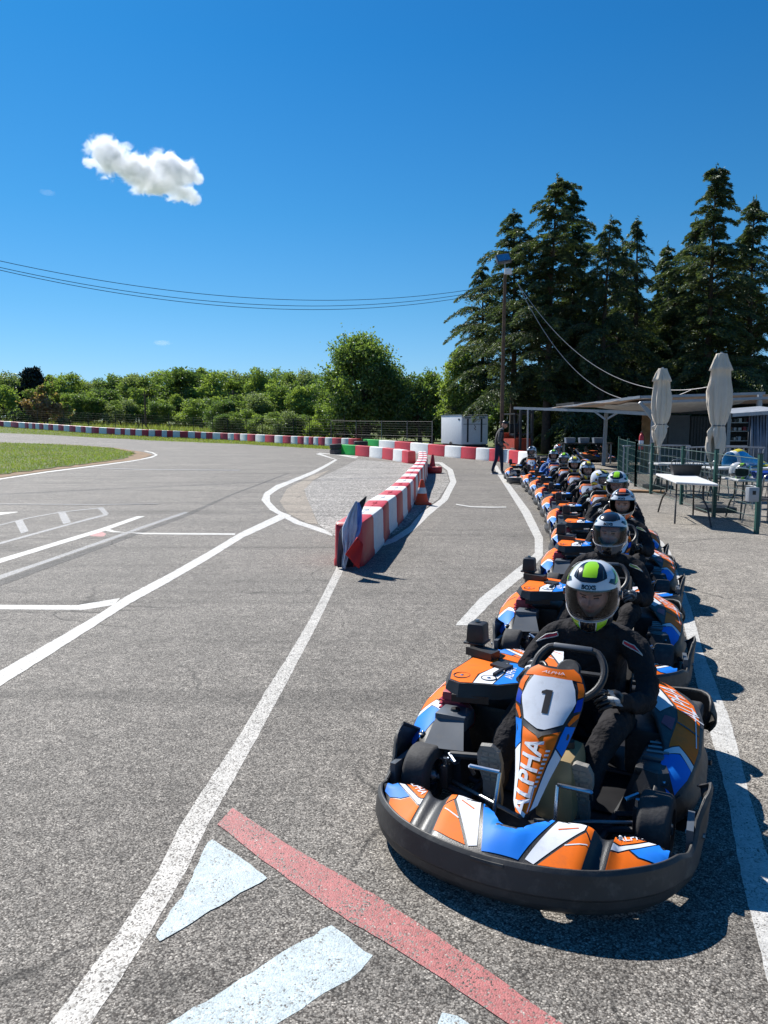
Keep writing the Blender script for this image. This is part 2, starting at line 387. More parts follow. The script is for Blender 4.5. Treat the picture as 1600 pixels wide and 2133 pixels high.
M['concrete'] = asphalt('concrete', scale=140, lo=(.2, .17, .14), mid=(.29, .25, .2), hi=(.36, .32, .27), bump=.2)
M['black_plastic'] = mat('black_plastic', (.018, .018, .020), .42, var=.2, bump=.12, bscale=220, dirt=.35, dcol=(.06, .056, .052))
M['bumper_plastic'] = mat('bumper_plastic', (.042, .040, .038), .52, var=.3, scale=5, bump=.15, bscale=40, dirt=.75, dcol=(.12, .11, .095))
M['grey_plastic'] = mat('grey_plastic', (.085, .1, .12), .4, dirt=.3)
M['orange'] = mat('orange', (.88, .165, .010), .55, var=.06, spec=.15, dirt=.3, dcol=(.3, .1, .04))
M['white_sticker'] = mat('white_sticker', (.72, .74, .78), .55, var=.05, spec=.15, dirt=.3, dcol=(.4, .38, .36))
M['blue'] = mat('blue', (.012, .20, .74), .5, var=.1, spec=.15, scale=3, dirt=.08)
M['deep_blue'] = mat('deep_blue', (.01, .05, .42), .3, var=.08)
M['ink'] = mat('ink', (.008, .008, .01), .4, var=.1)
M['rubber'] = mat('rubber', (.034, .033, .034), .75, var=.2, bump=.12, bscale=90, dirt=.5, dcol=(.10, .095, .09))
M['chrome'] = mat('chrome', (.55, .6, .68), .22, metal=1, var=.1)
M['steel'] = mat('steel', (.28, .29, .3), .38, metal=.9, dirt=.4)
M['dark_metal'] = mat('dark_metal', (.02, .021, .024), .5, dirt=.4)
M['red_metal'] = mat('red_metal', (.35, .02, .045), .4, dirt=.3)
M['tan_plastic'] = mat('tan_plastic', (.36, .26, .13), .4, var=.15)
M['suit'] = mat('suit', (.027, .0255, .027), .9, spec=.12, var=.3, scale=9, bump=1.0, bscale=9)
M['suit_grey'] = mat('suit_grey', (.12, .115, .12), .85, var=.2, bump=.9, bscale=18)
M['skin'] = mat('skin', (.45, .24, .17), .5, var=.1)
M['lip'] = mat('lip', (.4, .13, .11), .5)
M['eye'] = mat('eye', (.04, .03, .03), .2)
M['brow'] = mat('brow', (.06, .035, .02), .8)
M['glove_white'] = mat('glove_white', (.55, .55, .55), .7)
M['sole'] = mat('sole', (.26, .245, .22), .75, bump=.5, bscale=60, dirt=.5)
M['sole_light'] = mat('sole_light', (.55, .52, .46), .75)
M['piping'] = mat('piping', (.6, .58, .55), .6)
M['patch_red'] = mat('patch_red', (.62, .03, .05), .6)
M['patch_lime'] = mat('patch_lime', (.42, .5, .1), .6)
M['patch_blue'] = mat('patch_blue', (.02, .16, .5), .6)
M['helmet_white'] = mat('helmet_white', (.72, .74, .76), .15, var=.03, coat=.8)
M['helmet_black'] = mat('helmet_black', (.01, .011, .014), .15, var=.03, coat=.8)
M['helmet_green'] = mat('helmet_green', (.30, .66, .01), .2, var=.03, coat=.6)
M['helmet_yellow'] = mat('helmet_yellow', (.70, .60, .03), .2, var=.03, coat=.6)
M['helmet_orange'] = mat('helmet_orange', (.85, .14, .02), .2, var=.03, coat=.6)
M['lining'] = mat('lining', (.02, .02, .022), .9)
def visor_mat():
    m, n, b = newmat('visor'); n.nodes.remove(b); o = n.nodes['Material Output']
    t = n.nodes.new('ShaderNodeBsdfTransparent'); t.inputs['Color'].default_value = (.82, .83, .88, 1)
    g = n.nodes.new('ShaderNodeBsdfGlossy'); g.inputs['Roughness'].default_value = .05; g.inputs['Color'].default_value = (.9, .92, 1, 1)
    fr = n.nodes.new('ShaderNodeFresnel'); fr.inputs['IOR'].default_value = 1.42
    mx = n.nodes.new('ShaderNodeMixShader'); n.links.new(fr.outputs[0], mx.inputs[0]); n.links.new(t.outputs[0], mx.inputs[1]); n.links.new(g.outputs[0], mx.inputs[2]); n.links.new(mx.outputs[0], o.inputs['Surface'])
    return m
M['visor'] = visor_mat()
# ================================================================ THE SETTING
def grassmat():
    m, n, b = newmat('meadow'); L = n.links.new; tc = n.nodes.new('ShaderNodeTexCoord')
    a = n.nodes.new('ShaderNodeTexNoise'); a.inputs['Scale'].default_value = .35; a.inputs['Detail'].default_value = 8; a.inputs['Roughness'].default_value = .65
    c = n.nodes.new('ShaderNodeTexNoise'); c.inputs['Scale'].default_value = 22; c.inputs['Detail'].default_value = 4
    L(tc.outputs['Object'], a.inputs['Vector']); L(tc.outputs['Object'], c.inputs['Vector'])
    ad = n.nodes.new('ShaderNodeMath'); ad.operation = 'MULTIPLY_ADD'; L(c.outputs['Fac'], ad.inputs[0]); ad.inputs[1].default_value = .45; L(a.outputs['Fac'], ad.inputs[2])
    r = n.nodes.new('ShaderNodeValToRGB'); e = r.color_ramp.elements
    e[0].position = .5; e[0].color = (.035, .06, .008, 1); e[1].position = .95; e[1].color = (.16, .13, .05, 1)
    k = e.new(.66); k.color = (.09, .125, .016, 1); k = e.new(.8); k.color = (.13, .15, .03, 1)
    L(ad.outputs[0], r.inputs[0]); L(r.outputs[0], b.inputs['Base Color']); b.inputs['Roughness'].default_value = .95
    bp = n.nodes.new('ShaderNodeBump'); bp.inputs['Strength'].default_value = .6; bp.inputs['Distance'].default_value = .04; L(c.outputs['Fac'], bp.inputs['Height']); L(bp.outputs[0], b.inputs['Normal'])
    return m
M['meadow'] = grassmat()
M['dirt'] = mat('dirt', (.24, .155, .085), .95, var=.35, scale=3, bump=.8, bscale=25)
def struct(o): o['kind'] = 'structure'; return o
def sheet(name, poly, off, m, cell=2.0):
    mb = MB(); mb.patch(lambda x, y: (x, y, gz(x, y) + off), [tuple(p[:2]) for p in poly], cell, m)
    return struct(mb.build(name, sharp=0))
def px(l): return [at(u, v)[:2] for u, v in l]
# one ground sheet out to the horizon
def axis(lo, hi): return lo + hi
xs = [-2500, -1200, -600, -350, -220, -150, -110] + [i for i in range(-90, 61, 3)] + [80, 110, 150, 220, 350, 600, 1200, 2500]
ys = [-300, -120, -60, -30, -12] + [i * 2 for i in range(-3, 31)] + [i for i in range(64, 125, 4)] + [140, 180, 260, 400, 700, 1300, 2500, 4500]
mb = MB(); V = [(x, y, gz(x, y) - .035) for y in ys for x in xs]; nx = len(xs)
mb.add(V, [(j * nx + i, j * nx + i + 1, (j + 1) * nx + i + 1, (j + 1) * nx + i) for j in range(len(ys) - 1) for i in range(nx - 1)], M['meadow'])
struct(mb.build('ground', sharp=0))
D_base = [(-260, 876), (0, 888), (100, 895.5), (200, 903), (300, 908.5), (400, 912.8), (500, 918), (600, 924.5), (680, 929), (752, 933)]
verge = [(-260, 892), (0, 902), (100, 906), (200, 912), (300, 917), (400, 921), (500, 925), (600, 931), (692, 936.5)]
road = [(-40, -12), (40, -12), (40, 34), (12, 36), (6, 42), (2, 52), (-2, 52)] + [tuple(at(u, v)[:2]) for u, v in verge[::-1]] + [(-60, 60), (-40, 20)]
sheet('track_surface', road, 0.0, M['asphalt'], 2.0)
island = [(-260, 911), (0, 922.5), (100, 925), (170, 928), (240, 933), (300, 942), (318, 948), (292, 957), (200, 968.5), (100, 981), (0, 996), (-300, 1052)]
sheet('grass_island_soil', px(island), .012, M['dirt'], 1.0)
isl2 = [(-260, 912), (0, 923), (100, 926), (170, 929.5), (230, 934), (272, 942), (280, 947), (262, 955), (195, 965), (100, 977), (0, 990), (-300, 1040)]
_r = random.Random(5); _p = px(isl2); _q = []
for i in range(len(_p)):
    a, b = Vector(_p[i - 1]), Vector(_p[i]); k = max(1, int((b - a).length / .5))
    for j in range(k): v = a.lerp(b, j / k); _q.append((v.x + _r.uniform(-.2, .2), v.y + _r.uniform(-.25, .3)))
sheet('grass_island_turf', _q, .03, M['meadow'], 1.0)
pit = [(1397, 1150), (1410, 1190), (1450, 1290), (1475, 1390), (1497, 1440), (1521, 1500), (1562, 1676), (1600, 1800), (1700, 2200)]
sheet('forecourt_surface', [tuple(at(u, v)[:2]) for u, v in pit[::-1]] + [(3.6, 11), (4.6, 20), (5.6, 29), (7, 34), (30, 34), (30, 0), (3, 0.2)], .0005, M['asphalt_pale'])
sheet('gravel_bed', px([(634, 1020), (652, 1002), (700, 980), (745, 957), (860, 967), (905, 967), (930, 982), (936, 1005), (914, 1040), (874, 1069), (846, 1097), (800, 1126), (760, 1160), (690, 1112), (665, 1095), (650, 1062), (640, 1040)]), .008, M['gravel'])
sheet('concrete_apron', px([(583, 1045), (598, 1018), (652, 990), (690, 978), (652, 1001), (634, 1020), (640, 1040), (650, 1062), (662, 1092), (640, 1090), (600, 1070)]), .005, M['concrete'])
# painted markings: two edges each, read off the ground
_mk = [0]
def strip(name, a, b, m):
    _mk[0] += 1; off = .0009 + .0003 * (_mk[0] % 9) + (.006 if max(p_[1] for p_ in a) < 1060 else 0)
    pa = [at(*p) for p in a]; pb = [at(*p) for p in b]
    fa = polyfn([(p.x, p.y) for p in pa]); fb = polyfn([(p.x, p.y) for p in pb])
    L = max(sum((pa[i] - pa[i - 1]).length for i in range(1, len(pa))), 1); n = max(len(a) * 3, int(L / .4))
    rnd = random.Random(_mk[0]); mb = MB(); vs = []
    # keep every given corner: parametrise both edges by the same vertex index
    if len(pa) == len(pb):
        ed = []
        for i in range(len(pa) - 1):
            k = max(2, int((pa[i + 1] - pa[i]).length / (.05 if max(a[0][1], a[-1][1]) > 1300 else .25)))
            for j in range(k): ed.append((pa[i].lerp(pa[i + 1], j / k), pb[i].lerp(pb[i + 1], j / k)))
        ed.append((pa[-1], pb[-1]))
    else:
        ed = [(Vector(fa(i / n)).to_3d(), Vector(fb(i / n)).to_3d()) for i in range(n + 1)]
    for p, q in ed:
        w_ = (q - p) * .5; c_ = (p + q) * .5; j = 1 + rnd.uniform(-.03, .03)
        for s_ in (-1, 1):
            v = c_ + w_ * s_ * (j + rnd.uniform(-.035, .035)); vs.append((v.x, v.y, gz(v.x, v.y) + off))
    mb.add(vs, [(2 * i, 2 * i + 1, 2 * i + 3, 2 * i + 2) for i in range(len(ed) - 1)], m)
    return struct(mb.build(name, sharp=0))
def shape(name, pts, m):
    _mk[0] += 1
    poly = px(pts); P2 = []
    rnd = random.Random(_mk[0])
    for i in range(len(poly)):
        a = Vector(poly[i - 1]); b = Vector(poly[i]); k = max(1, int((b - a).length / .04))
        for j in range(k):
            q = a.lerp(b, j / k); P2.append((q.x + rnd.uniform(-.006, .006), q.y + rnd.uniform(-.006, .006)))
    return sheet(name, P2, .0009 + .0003 * (_mk[0] % 9), m, .5)
W, WW, FT = M['paint_white'], M['paint_white_worn'], M['paint_faint']
strip('lane_line', [(60, 2200), (103, 2133), (165, 2050), (240, 1950), (330, 1815), (375, 1720), (437, 1625), (500, 1530), (553, 1440), (595, 1375), (640, 1300), (672, 1240), (697, 1190), (706, 1170)],
      [(150, 2200), (190, 2133), (250, 2040), (315, 1940), (390, 1810), (430, 1725), (483, 1630), (540, 1530), (588, 1440), (622, 1375), (662, 1300), (690, 1240), (712, 1195), (722, 1172)], M['paint_white_worn'])
strip('pit_lane_line', [(1385, 1150), (1398, 1190), (1415, 1260), (1436, 1350), (1455, 1440), (1472, 1500), (1500, 1600), (1519, 1676), (1537, 1790), (1563, 1905), (1597, 2035), (1650, 2200)],
      [(1397, 1150), (1411, 1190), (1440, 1268), (1465, 1360), (1497, 1440), (1521, 1500), (1545, 1590), (1566, 1676), (1600, 1790), (1640, 1905), (1690, 2035), (1750, 2200)], W)
strip('pit_lane_line', [(1355, 1118), (1372, 1130), (1385, 1150)], [(1362, 1116), (1380, 1128), (1397, 1150)], W)
strip('merge_line', [(948, 1303), (1000, 1246), (1088, 1176), (1114, 1152), (1114, 1122), (1088, 1070), (1057, 1020), (1036, 988), (1028, 970)],
      [(977, 1303), (1030, 1250), (1108, 1186), (1131, 1158), (1131, 1120), (1104, 1065), (1069, 1018), (1045, 986), (1036, 970)], W)
strip('curved_line', [(790, 1130), (815, 1122), (852, 1098), (878, 1068), (918, 1040), (938, 1003), (932, 980), (915, 966), (898, 965)],
      [(800, 1137), (825, 1128), (862, 1105), (893, 1075), (932, 1042), (951, 1004), (943, 978), (921, 963), (900, 962)], W)
strip('short_mark', [(950, 1050), (981, 1055), (1020, 1056), (1055, 1056)], [(950, 1052.5), (981, 1057.5), (1020, 1058.5), (1055, 1058)], W)
strip('track_line', [(-80, 1450), (0, 1398), (100, 1341), (200, 1283), (262, 1243), (350, 1197), (430, 1152), (500, 1110), (590, 1068)],
      [(-80, 1480), (0, 1430), (100, 1367), (200, 1303), (270, 1258), (350, 1214), (430, 1168), (507, 1120), (607, 1074)], W)
strip('track_line', [(657.5, 945.5), (697.5, 957), (650, 982), (600, 1002), (575, 1011), (551, 1027), (545, 1042), (562, 1062), (612, 1090), (692, 1117)],
      [(667, 944.5), (703, 958), (655, 986.5), (606, 1007), (582, 1018), (562, 1032), (563, 1046), (580, 1063), (625, 1086), (696, 1109)], W)
strip('track_line', [(660, 944.5), (745, 952)], [(666, 943.3), (747, 950.5)], W)
strip('track_line', [(700, 948), (740, 955)], [(706, 947), (747, 953.8)], W)
strip('track_line', [(-60, 1260), (0, 1260), (160, 1261), (250, 1246)], [(-60, 1270), (0, 1269.5), (175, 1270.5), (238, 1260)], W)
strip('track_line', [(-60, 1182), (0, 1164), (100, 1134), (210, 1101), (285, 1075.5)], [(-60, 1192), (0, 1173), (100, 1142), (215, 1107), (303, 1075)], W)
strip('track_line', [(208, 1103), (235, 1109), (300, 1110), (490, 1111)], [(222, 1100), (240, 1106.5), (300, 1113), (490, 1114.5)], W)
strip('track_line', [(-40, 1074), (0, 1067.5), (35, 1066)], [(-40, 1080), (0, 1073), (38, 1067)], W)
strip('faded_line', [(0, 1130), (80, 1108), (150, 1089), (222, 1070)], [(0, 1134.5), (80, 1112), (152, 1092), (226, 1073)], FT)
strip('faded_line', [(0, 1093), (60, 1078), (125, 1066.5), (212, 1057)], [(0, 1095), (60, 1080), (125, 1068), (212, 1058.5)], FT)
strip('faded_line', [(31, 1086), (44, 1112)], [(47, 1083), (60, 1107)], FT)
strip('faded_line', [(120, 1066), (132, 1092)], [(136, 1065), (148, 1088)], FT)
strip('faded_line', [(203, 1058), (216, 1072)], [(215, 1057), (227, 1070)], FT)
strip('seam_line', [(-40, 1212), (0, 1198), (100, 1165), (200, 1130), (300, 1095), (385, 1066)], [(-40, 1222), (0, 1207), (100, 1171), (200, 1136), (300, 1100), (392, 1068)], FT)
strip('tar_seam', [(-40, 1224), (0, 1209), (100, 1173), (200, 1138), (300, 1102), (385, 1071), (480, 1030), (600, 985)], [(-40, 1238), (0, 1221), (110, 1180), (205, 1145), (300, 1109), (392, 1075), (482, 1032.5), (602, 986.5)], M['asphalt_dark'])
strip('edge_line', [(-200, 1031), (0, 997), (100, 982), (200, 969.5), (275, 959.5), (312, 952.5), (324, 948), (316, 943.5), (300, 940)],
      [(-200, 1034), (0, 999.5), (100, 984.3), (200, 971.7), (275, 961.5), (316, 954), (329, 948), (319, 942.5), (302, 939)], W)
strip('faded_line', [(190, 974), (300, 978), (500, 979.3)], [(190, 975), (300, 979.2), (500, 980.6)], FT)
strip('faded_line', [(0, 1050), (200, 1051), (330, 1050)], [(0, 1051.3), (200, 1052.3), (330, 1051)], FT)
strip('red_stripe', [(484, 1684), (600, 1760), (700, 1817), (800, 1877), (900, 1943), (1000, 2012), (1180, 2140), (1290, 2215)],
      [(453, 1718), (550, 1795), (650, 1868), (740, 1928), (810, 1968), (930, 2046), (1080, 2148), (1180, 2215)], M['paint_red'])
shape('blue_letter_mark', [(445, 1750), (559, 1831), (330, 1962), (325, 1951), (378, 1868), (415, 1800), (432, 1755)], M['paint_blue'])
shape('blue_letter_mark', [(692, 1927), (774, 1992), (750, 2022), (600, 2120), (510, 2180), (290, 2180), (350, 2133), (430, 2085), (525, 2025), (630, 1960)], M['paint_blue'])
shape('blue_letter_mark', [(905, 2150), (922, 2112), (955, 2114), (1010, 2150)], M['paint_blue'])
shape('red_smear', [(180, 1112), (210, 1107), (222, 1112), (215, 1118), (190, 1117)], M['paint_red'])

# ---------------------------------------------------------------- barriers of plastic blocks
M['block_red'] = mat('block_red', (.56, .028, .036), .42, var=.12, scale=4, bump=.1, bscale=20, dirt=.35, dcol=(.42, .18, .16))
M['block_white'] = mat('block_white', (.80, .79, .76), .45, var=.06, scale=4, bump=.1, bscale=20, dirt=.4, dcol=(.48, .43, .38))
M['block_green'] = mat('block_green', (.02, .42, .05), .45, var=.1, scale=4, dirt=.2)
def block(p0, p1, colour, label, group, wid=.38, h=.53, nose=False, name=None):
    p0 = Vector((p0[0], p0[1], 0)); p1 = Vector((p1[0], p1[1], 0)); L = (p1 - p0).length; c_ = (p0 + p1) / 2
    ang = math.atan2((p1 - p0).y, (p1 - p0).x); m = M['block_' + colour]; mb = MB(); z0 = gz(c_.x, c_.y)
    g = .006
    # long way along x; sides lean in slightly, ends interlock (a recessed waist)
    hw = wid / 2; l2 = L / 2 - g
    prof = [(-hw, .0), (-hw, .06), (-hw + .012, .09), (-hw + .02, h - .05), (-hw + .035, h - .012), (-hw + .06, h), (hw - .06, h), (hw - .035, h - .012), (hw - .02, h - .05), (hw - .012, .09), (hw, .06), (hw, .0)]
    xs_ = [-l2, -l2 + .02, l2 - .02, l2]; sc_ = [.955, 1, 1, .955]
    if nose: xs_ = [-l2, -l2 + .03, -l2 + .1, l2 - .02, l2]; sc_ = [.72, .9, 1, 1, .955]
    vs = []; n = len(prof)
    for x, k in zip(xs_, sc_):
        for y, z in prof: vs.append((x, y * k, max(0, min(z, h - (1 - k) * .25))))
    fs = []
    for i in range(len(xs_) - 1):
        for j in range(n - 1): fs.append((i * n + j, (i + 1) * n + j, (i + 1) * n + j + 1, i * n + j + 1))
    fs.append(tuple(range(n))); fs.append(tuple((len(xs_) - 1) * n + j for j in range(n - 1, -1, -1)))
    mb.add(vs, fs, m, True)
    # moulded seam and filler cap on top
    mb.box((0, 0, h + .002), (L * .8, .012, .006), m)
    mb.lathe([(.0, h + .012), (.035, h + .012), (.04, h + .001)], M['block_red'] if colour == 'red' else m, 10)
    if nose: mb.lathe([(.0, h + .004), (.05, h + .004), (.05, h + .014), (.06, h + .014), (.06, h)], M['ink'], 12, Matrix.Translation((-L * .2, 0.02, 0)))
    o = mb.build('barrier_block', sharp=40); o.location = (c_.x, c_.y, z0); o.rotation_euler = (0, 0, ang)
    sl = math.atan2(gz(p1.x, p1.y) - gz(p0.x, p0.y), max(L, .1)); o.rotation_euler = (0, -sl, ang)
    return tagp(o, label, 'barrier block', group)
ORD = ['first', 'second', 'third', 'fourth', 'fifth', 'sixth', 'seventh', 'eighth', 'ninth', 'tenth', 'eleventh', 'twelfth', 'thirteenth', 'fourteenth', 'fifteenth', 'sixteenth', 'seventeenth', 'eighteenth', 'nineteenth', 'twentieth']
TENS = ['', '', 'twenty', 'thirty', 'forty', 'fifty', 'sixty', 'seventy']
def ordn(i):
    if i < 20: return ORD[i]
    t, u = divmod(i + 1, 10)
    return (TENS[t].replace('y', 'ieth') if u == 0 else TENS[t] + '-' + ORD[u - 1])
# diagonal row A, right-hand base edge read off the photograph
A_px = [(757, 1181), (784, 1152), (803, 1130), (815, 1110), (832, 1094), (845, 1078), (856, 1062), (868, 1042), (877, 1022), (884, 1010), (889, 998), (892, 985), (891, 975), (889, 966)]
pa = [at(*p) for p in A_px]; ctr = []
for i, p in enumerate(pa):
    d = (pa[min(i + 1, len(pa) - 1)] - pa[max(i - 1, 0)]).normalized(); ctr.append(p + Vector((-d.y, d.x, 0)) * .19)
sp_ = spline(ctr, 6); fA = polyfn(sp_); LA = sum((sp_[i] - sp_[i - 1]).length for i in range(1, len(sp_))); nA = int(round(LA / .92))
for i in range(nA):
    colr = 'red' if i % 2 == 0 else 'white'
    lb = '%s plastic barrier block in the diagonal row, %s from the flags' % (colr, ordn(i))
    if i == 0: lb = 'red end block of the diagonal row with folded flags leaning on it'
    block(fA(i / nA), fA((i + 1) / nA), colr, lb, 'diagonal row of red and white blocks', nose=(i == 0))
A_front = fA(0); A_dir = (fA(1 / nA) - fA(0)).normalized()
# row B across the end of the gravel, read right to left
endA = fA(1); B0 = at(712, 946); nB = 6; colsB = ['green', 'red', 'white', 'red', 'white', 'red']
Bs = [at(712, 946), at(746, 949), at(776, 952), at(803, 955.5), at(826, 959), at(845, 962.5), at(858, 965.5)]
for i in range(6):
    n_ = {0: 'green end block of the cross barrier next to the tyres'}.get(i, '%s block of the cross barrier behind the gravel, %s from the tyres' % (colsB[i], ordn(i)))
    block(Bs[i], Bs[i + 1], colsB[i], n_, 'cross barrier behind the gravel')
# row C behind it, towards the karts
Cl = polyfn(spline([at(755, 932), at(830, 939), at(932, 951), at(1000, 957.5), at(1060, 963), at(1110, 972)], 8))
cpx = [762, 795, 828, 861, 898, 933, 967, 998, 1026, 1050, 1068, 1088, 1108]
def s_of(u):
    lo, hi = 0, 1
    for _ in range(30):
        md = (lo + hi) / 2; p = Cl(md); uu = CX + F * p.x / (p.y * math.cos(PITCH) + (CAM_H - gz(p.x, p.y)) * math.sin(PITCH))
        if uu < u: lo = md
        else: hi = md
    return lo
colsC = ['green', 'white', 'red', 'white', 'red', 'white', 'red', 'white', 'red', 'white', 'red', 'white']
for i in range(len(cpx) - 1):
    n_ = 'green first block of the barrier behind the pit exit' if i == 0 else '%s block of the barrier behind the standing man, %s from the green one' % (colsC[i], ordn(i - 1))
    block(Cl(s_of(cpx[i])), Cl(s_of(cpx[i + 1])), colsC[i], n_, 'barrier behind the pit exit', wid=.42, h=.56)
# far row D along the verge
dpx = [-30, -12, 12, 27, 43, 56, 64, 71, 78, 86, 95, 105, 115, 126, 137, 149, 162, 173, 183, 195, 210, 226, 243, 255, 264, 275, 286, 299, 311, 324, 337, 348, 361, 376, 394, 409, 422, 433, 447, 463, 479, 492, 505, 520, 537, 557, 577, 594, 611, 625, 638, 648, 658, 668, 682, 697, 716, 731, 748]
for i in range(len(dpx) - 1):
    a, b = dpx[i], dpx[i + 1]; xs2 = [p[0] for p in D_base]; ys2 = [p[1] for p in D_base]
    colr = 'red' if i % 2 == 1 else 'white'
    block(at(a, interp(a, xs2, ys2)), at(b, interp(b, xs2, ys2)), colr, '%s block of the long far barrier beyond the track, %s from its left end' % (colr, ordn(i)), 'long far barrier beyond the track', wid=.45, h=.58)

# tyre stacks at the barrier ends
def tyre_mb(r=.27, w_=.20, m=None):
    mb = MB(); m = m or M['rubber']
    mb.lathe([(r * .55, -w_ / 2 + .02), (r * .62, -w_ / 2), (r * .92, -w_ / 2 + .005), (r, -w_ / 2 + .04), (r, w_ / 2 - .04), (r * .92, w_ / 2 - .005), (r * .62, w_ / 2), (r * .55, w_ / 2 - .02)], m, 24)
    return mb
M['tyre_grey'] = mat('tyre_grey', (.11, .085, .08), .8, var=.3, dirt=.5, dcol=(.3, .2, .2))
for k, (u, v, lab) in enumerate([(703, 946, 'left of the green block of the cross barrier'), (752, 938, 'at the near end of the far barrier')]):
    p = at(u, v)
    for j in range(2):
        o = tyre_mb(.42, .27, M['tyre_grey'] if (j == 0 and k == 0) else None).build('tyre'); o.location = (p.x, p.y, gz(p.x, p.y) + .14 + .275 * j)
        tagp(o, ('faded lower tyre' if j == 0 and k == 0 else 'black %s tyre' % ['bottom', 'top'][j]) + ' of the stack ' + lab, 'tyre', 'tyres at the barrier ends')
# traffic cones
M['cone_orange'] = mat('cone_orange', (.80, .075, .012), .45, dirt=.3, dcol=(.35, .06, .03))
M['cone_red'] = mat('cone_red', (.45, .03, .03), .5, dirt=.3)
def cone(u, v, label, mm, h=.52):
    p = at(u, v); t = empty('traffic_cone', (p.x, p.y, gz(p.x, p.y) + .01), .2, label, 'traffic cone', 'traffic cones beside the diagonal barrier')
    b = MB(); b.box((0, 0, .02), (.34, .34, .04), mm, bev=.015); b.lathe([(.15, .04), (.14, .06), (.11, .17)], mm, 20); b.build('cone_base', t)
    k = MB(); k.lathe([(.115, .15), (.045, h - .03), (.03, h), (0, h)], mm, 20); k.build('cone_body', t)
    s_ = MB(); s_.lathe([(.100, .232), (.1005, .236), (.078, .352), (.076, .356)], M['block_white'], 20); s_.build('reflective_band', t)
    return t
cone(879, 1051, 'orange traffic cone with a white band nearest the flags', M['cone_orange'])
p = at(901, 985)
cone(901, 984, 'dull red and white cone farther along the diagonal barrier', M['cone_red'], .62)
o = tyre_mb(.30, .22, M['cone_red']).build('tyre'); o.location = (p.x + .02, p.y - .25, gz(p.x, p.y) + .12); tagp(o, 'red painted tyre lying at the foot of the dull red cone', 'tyre')

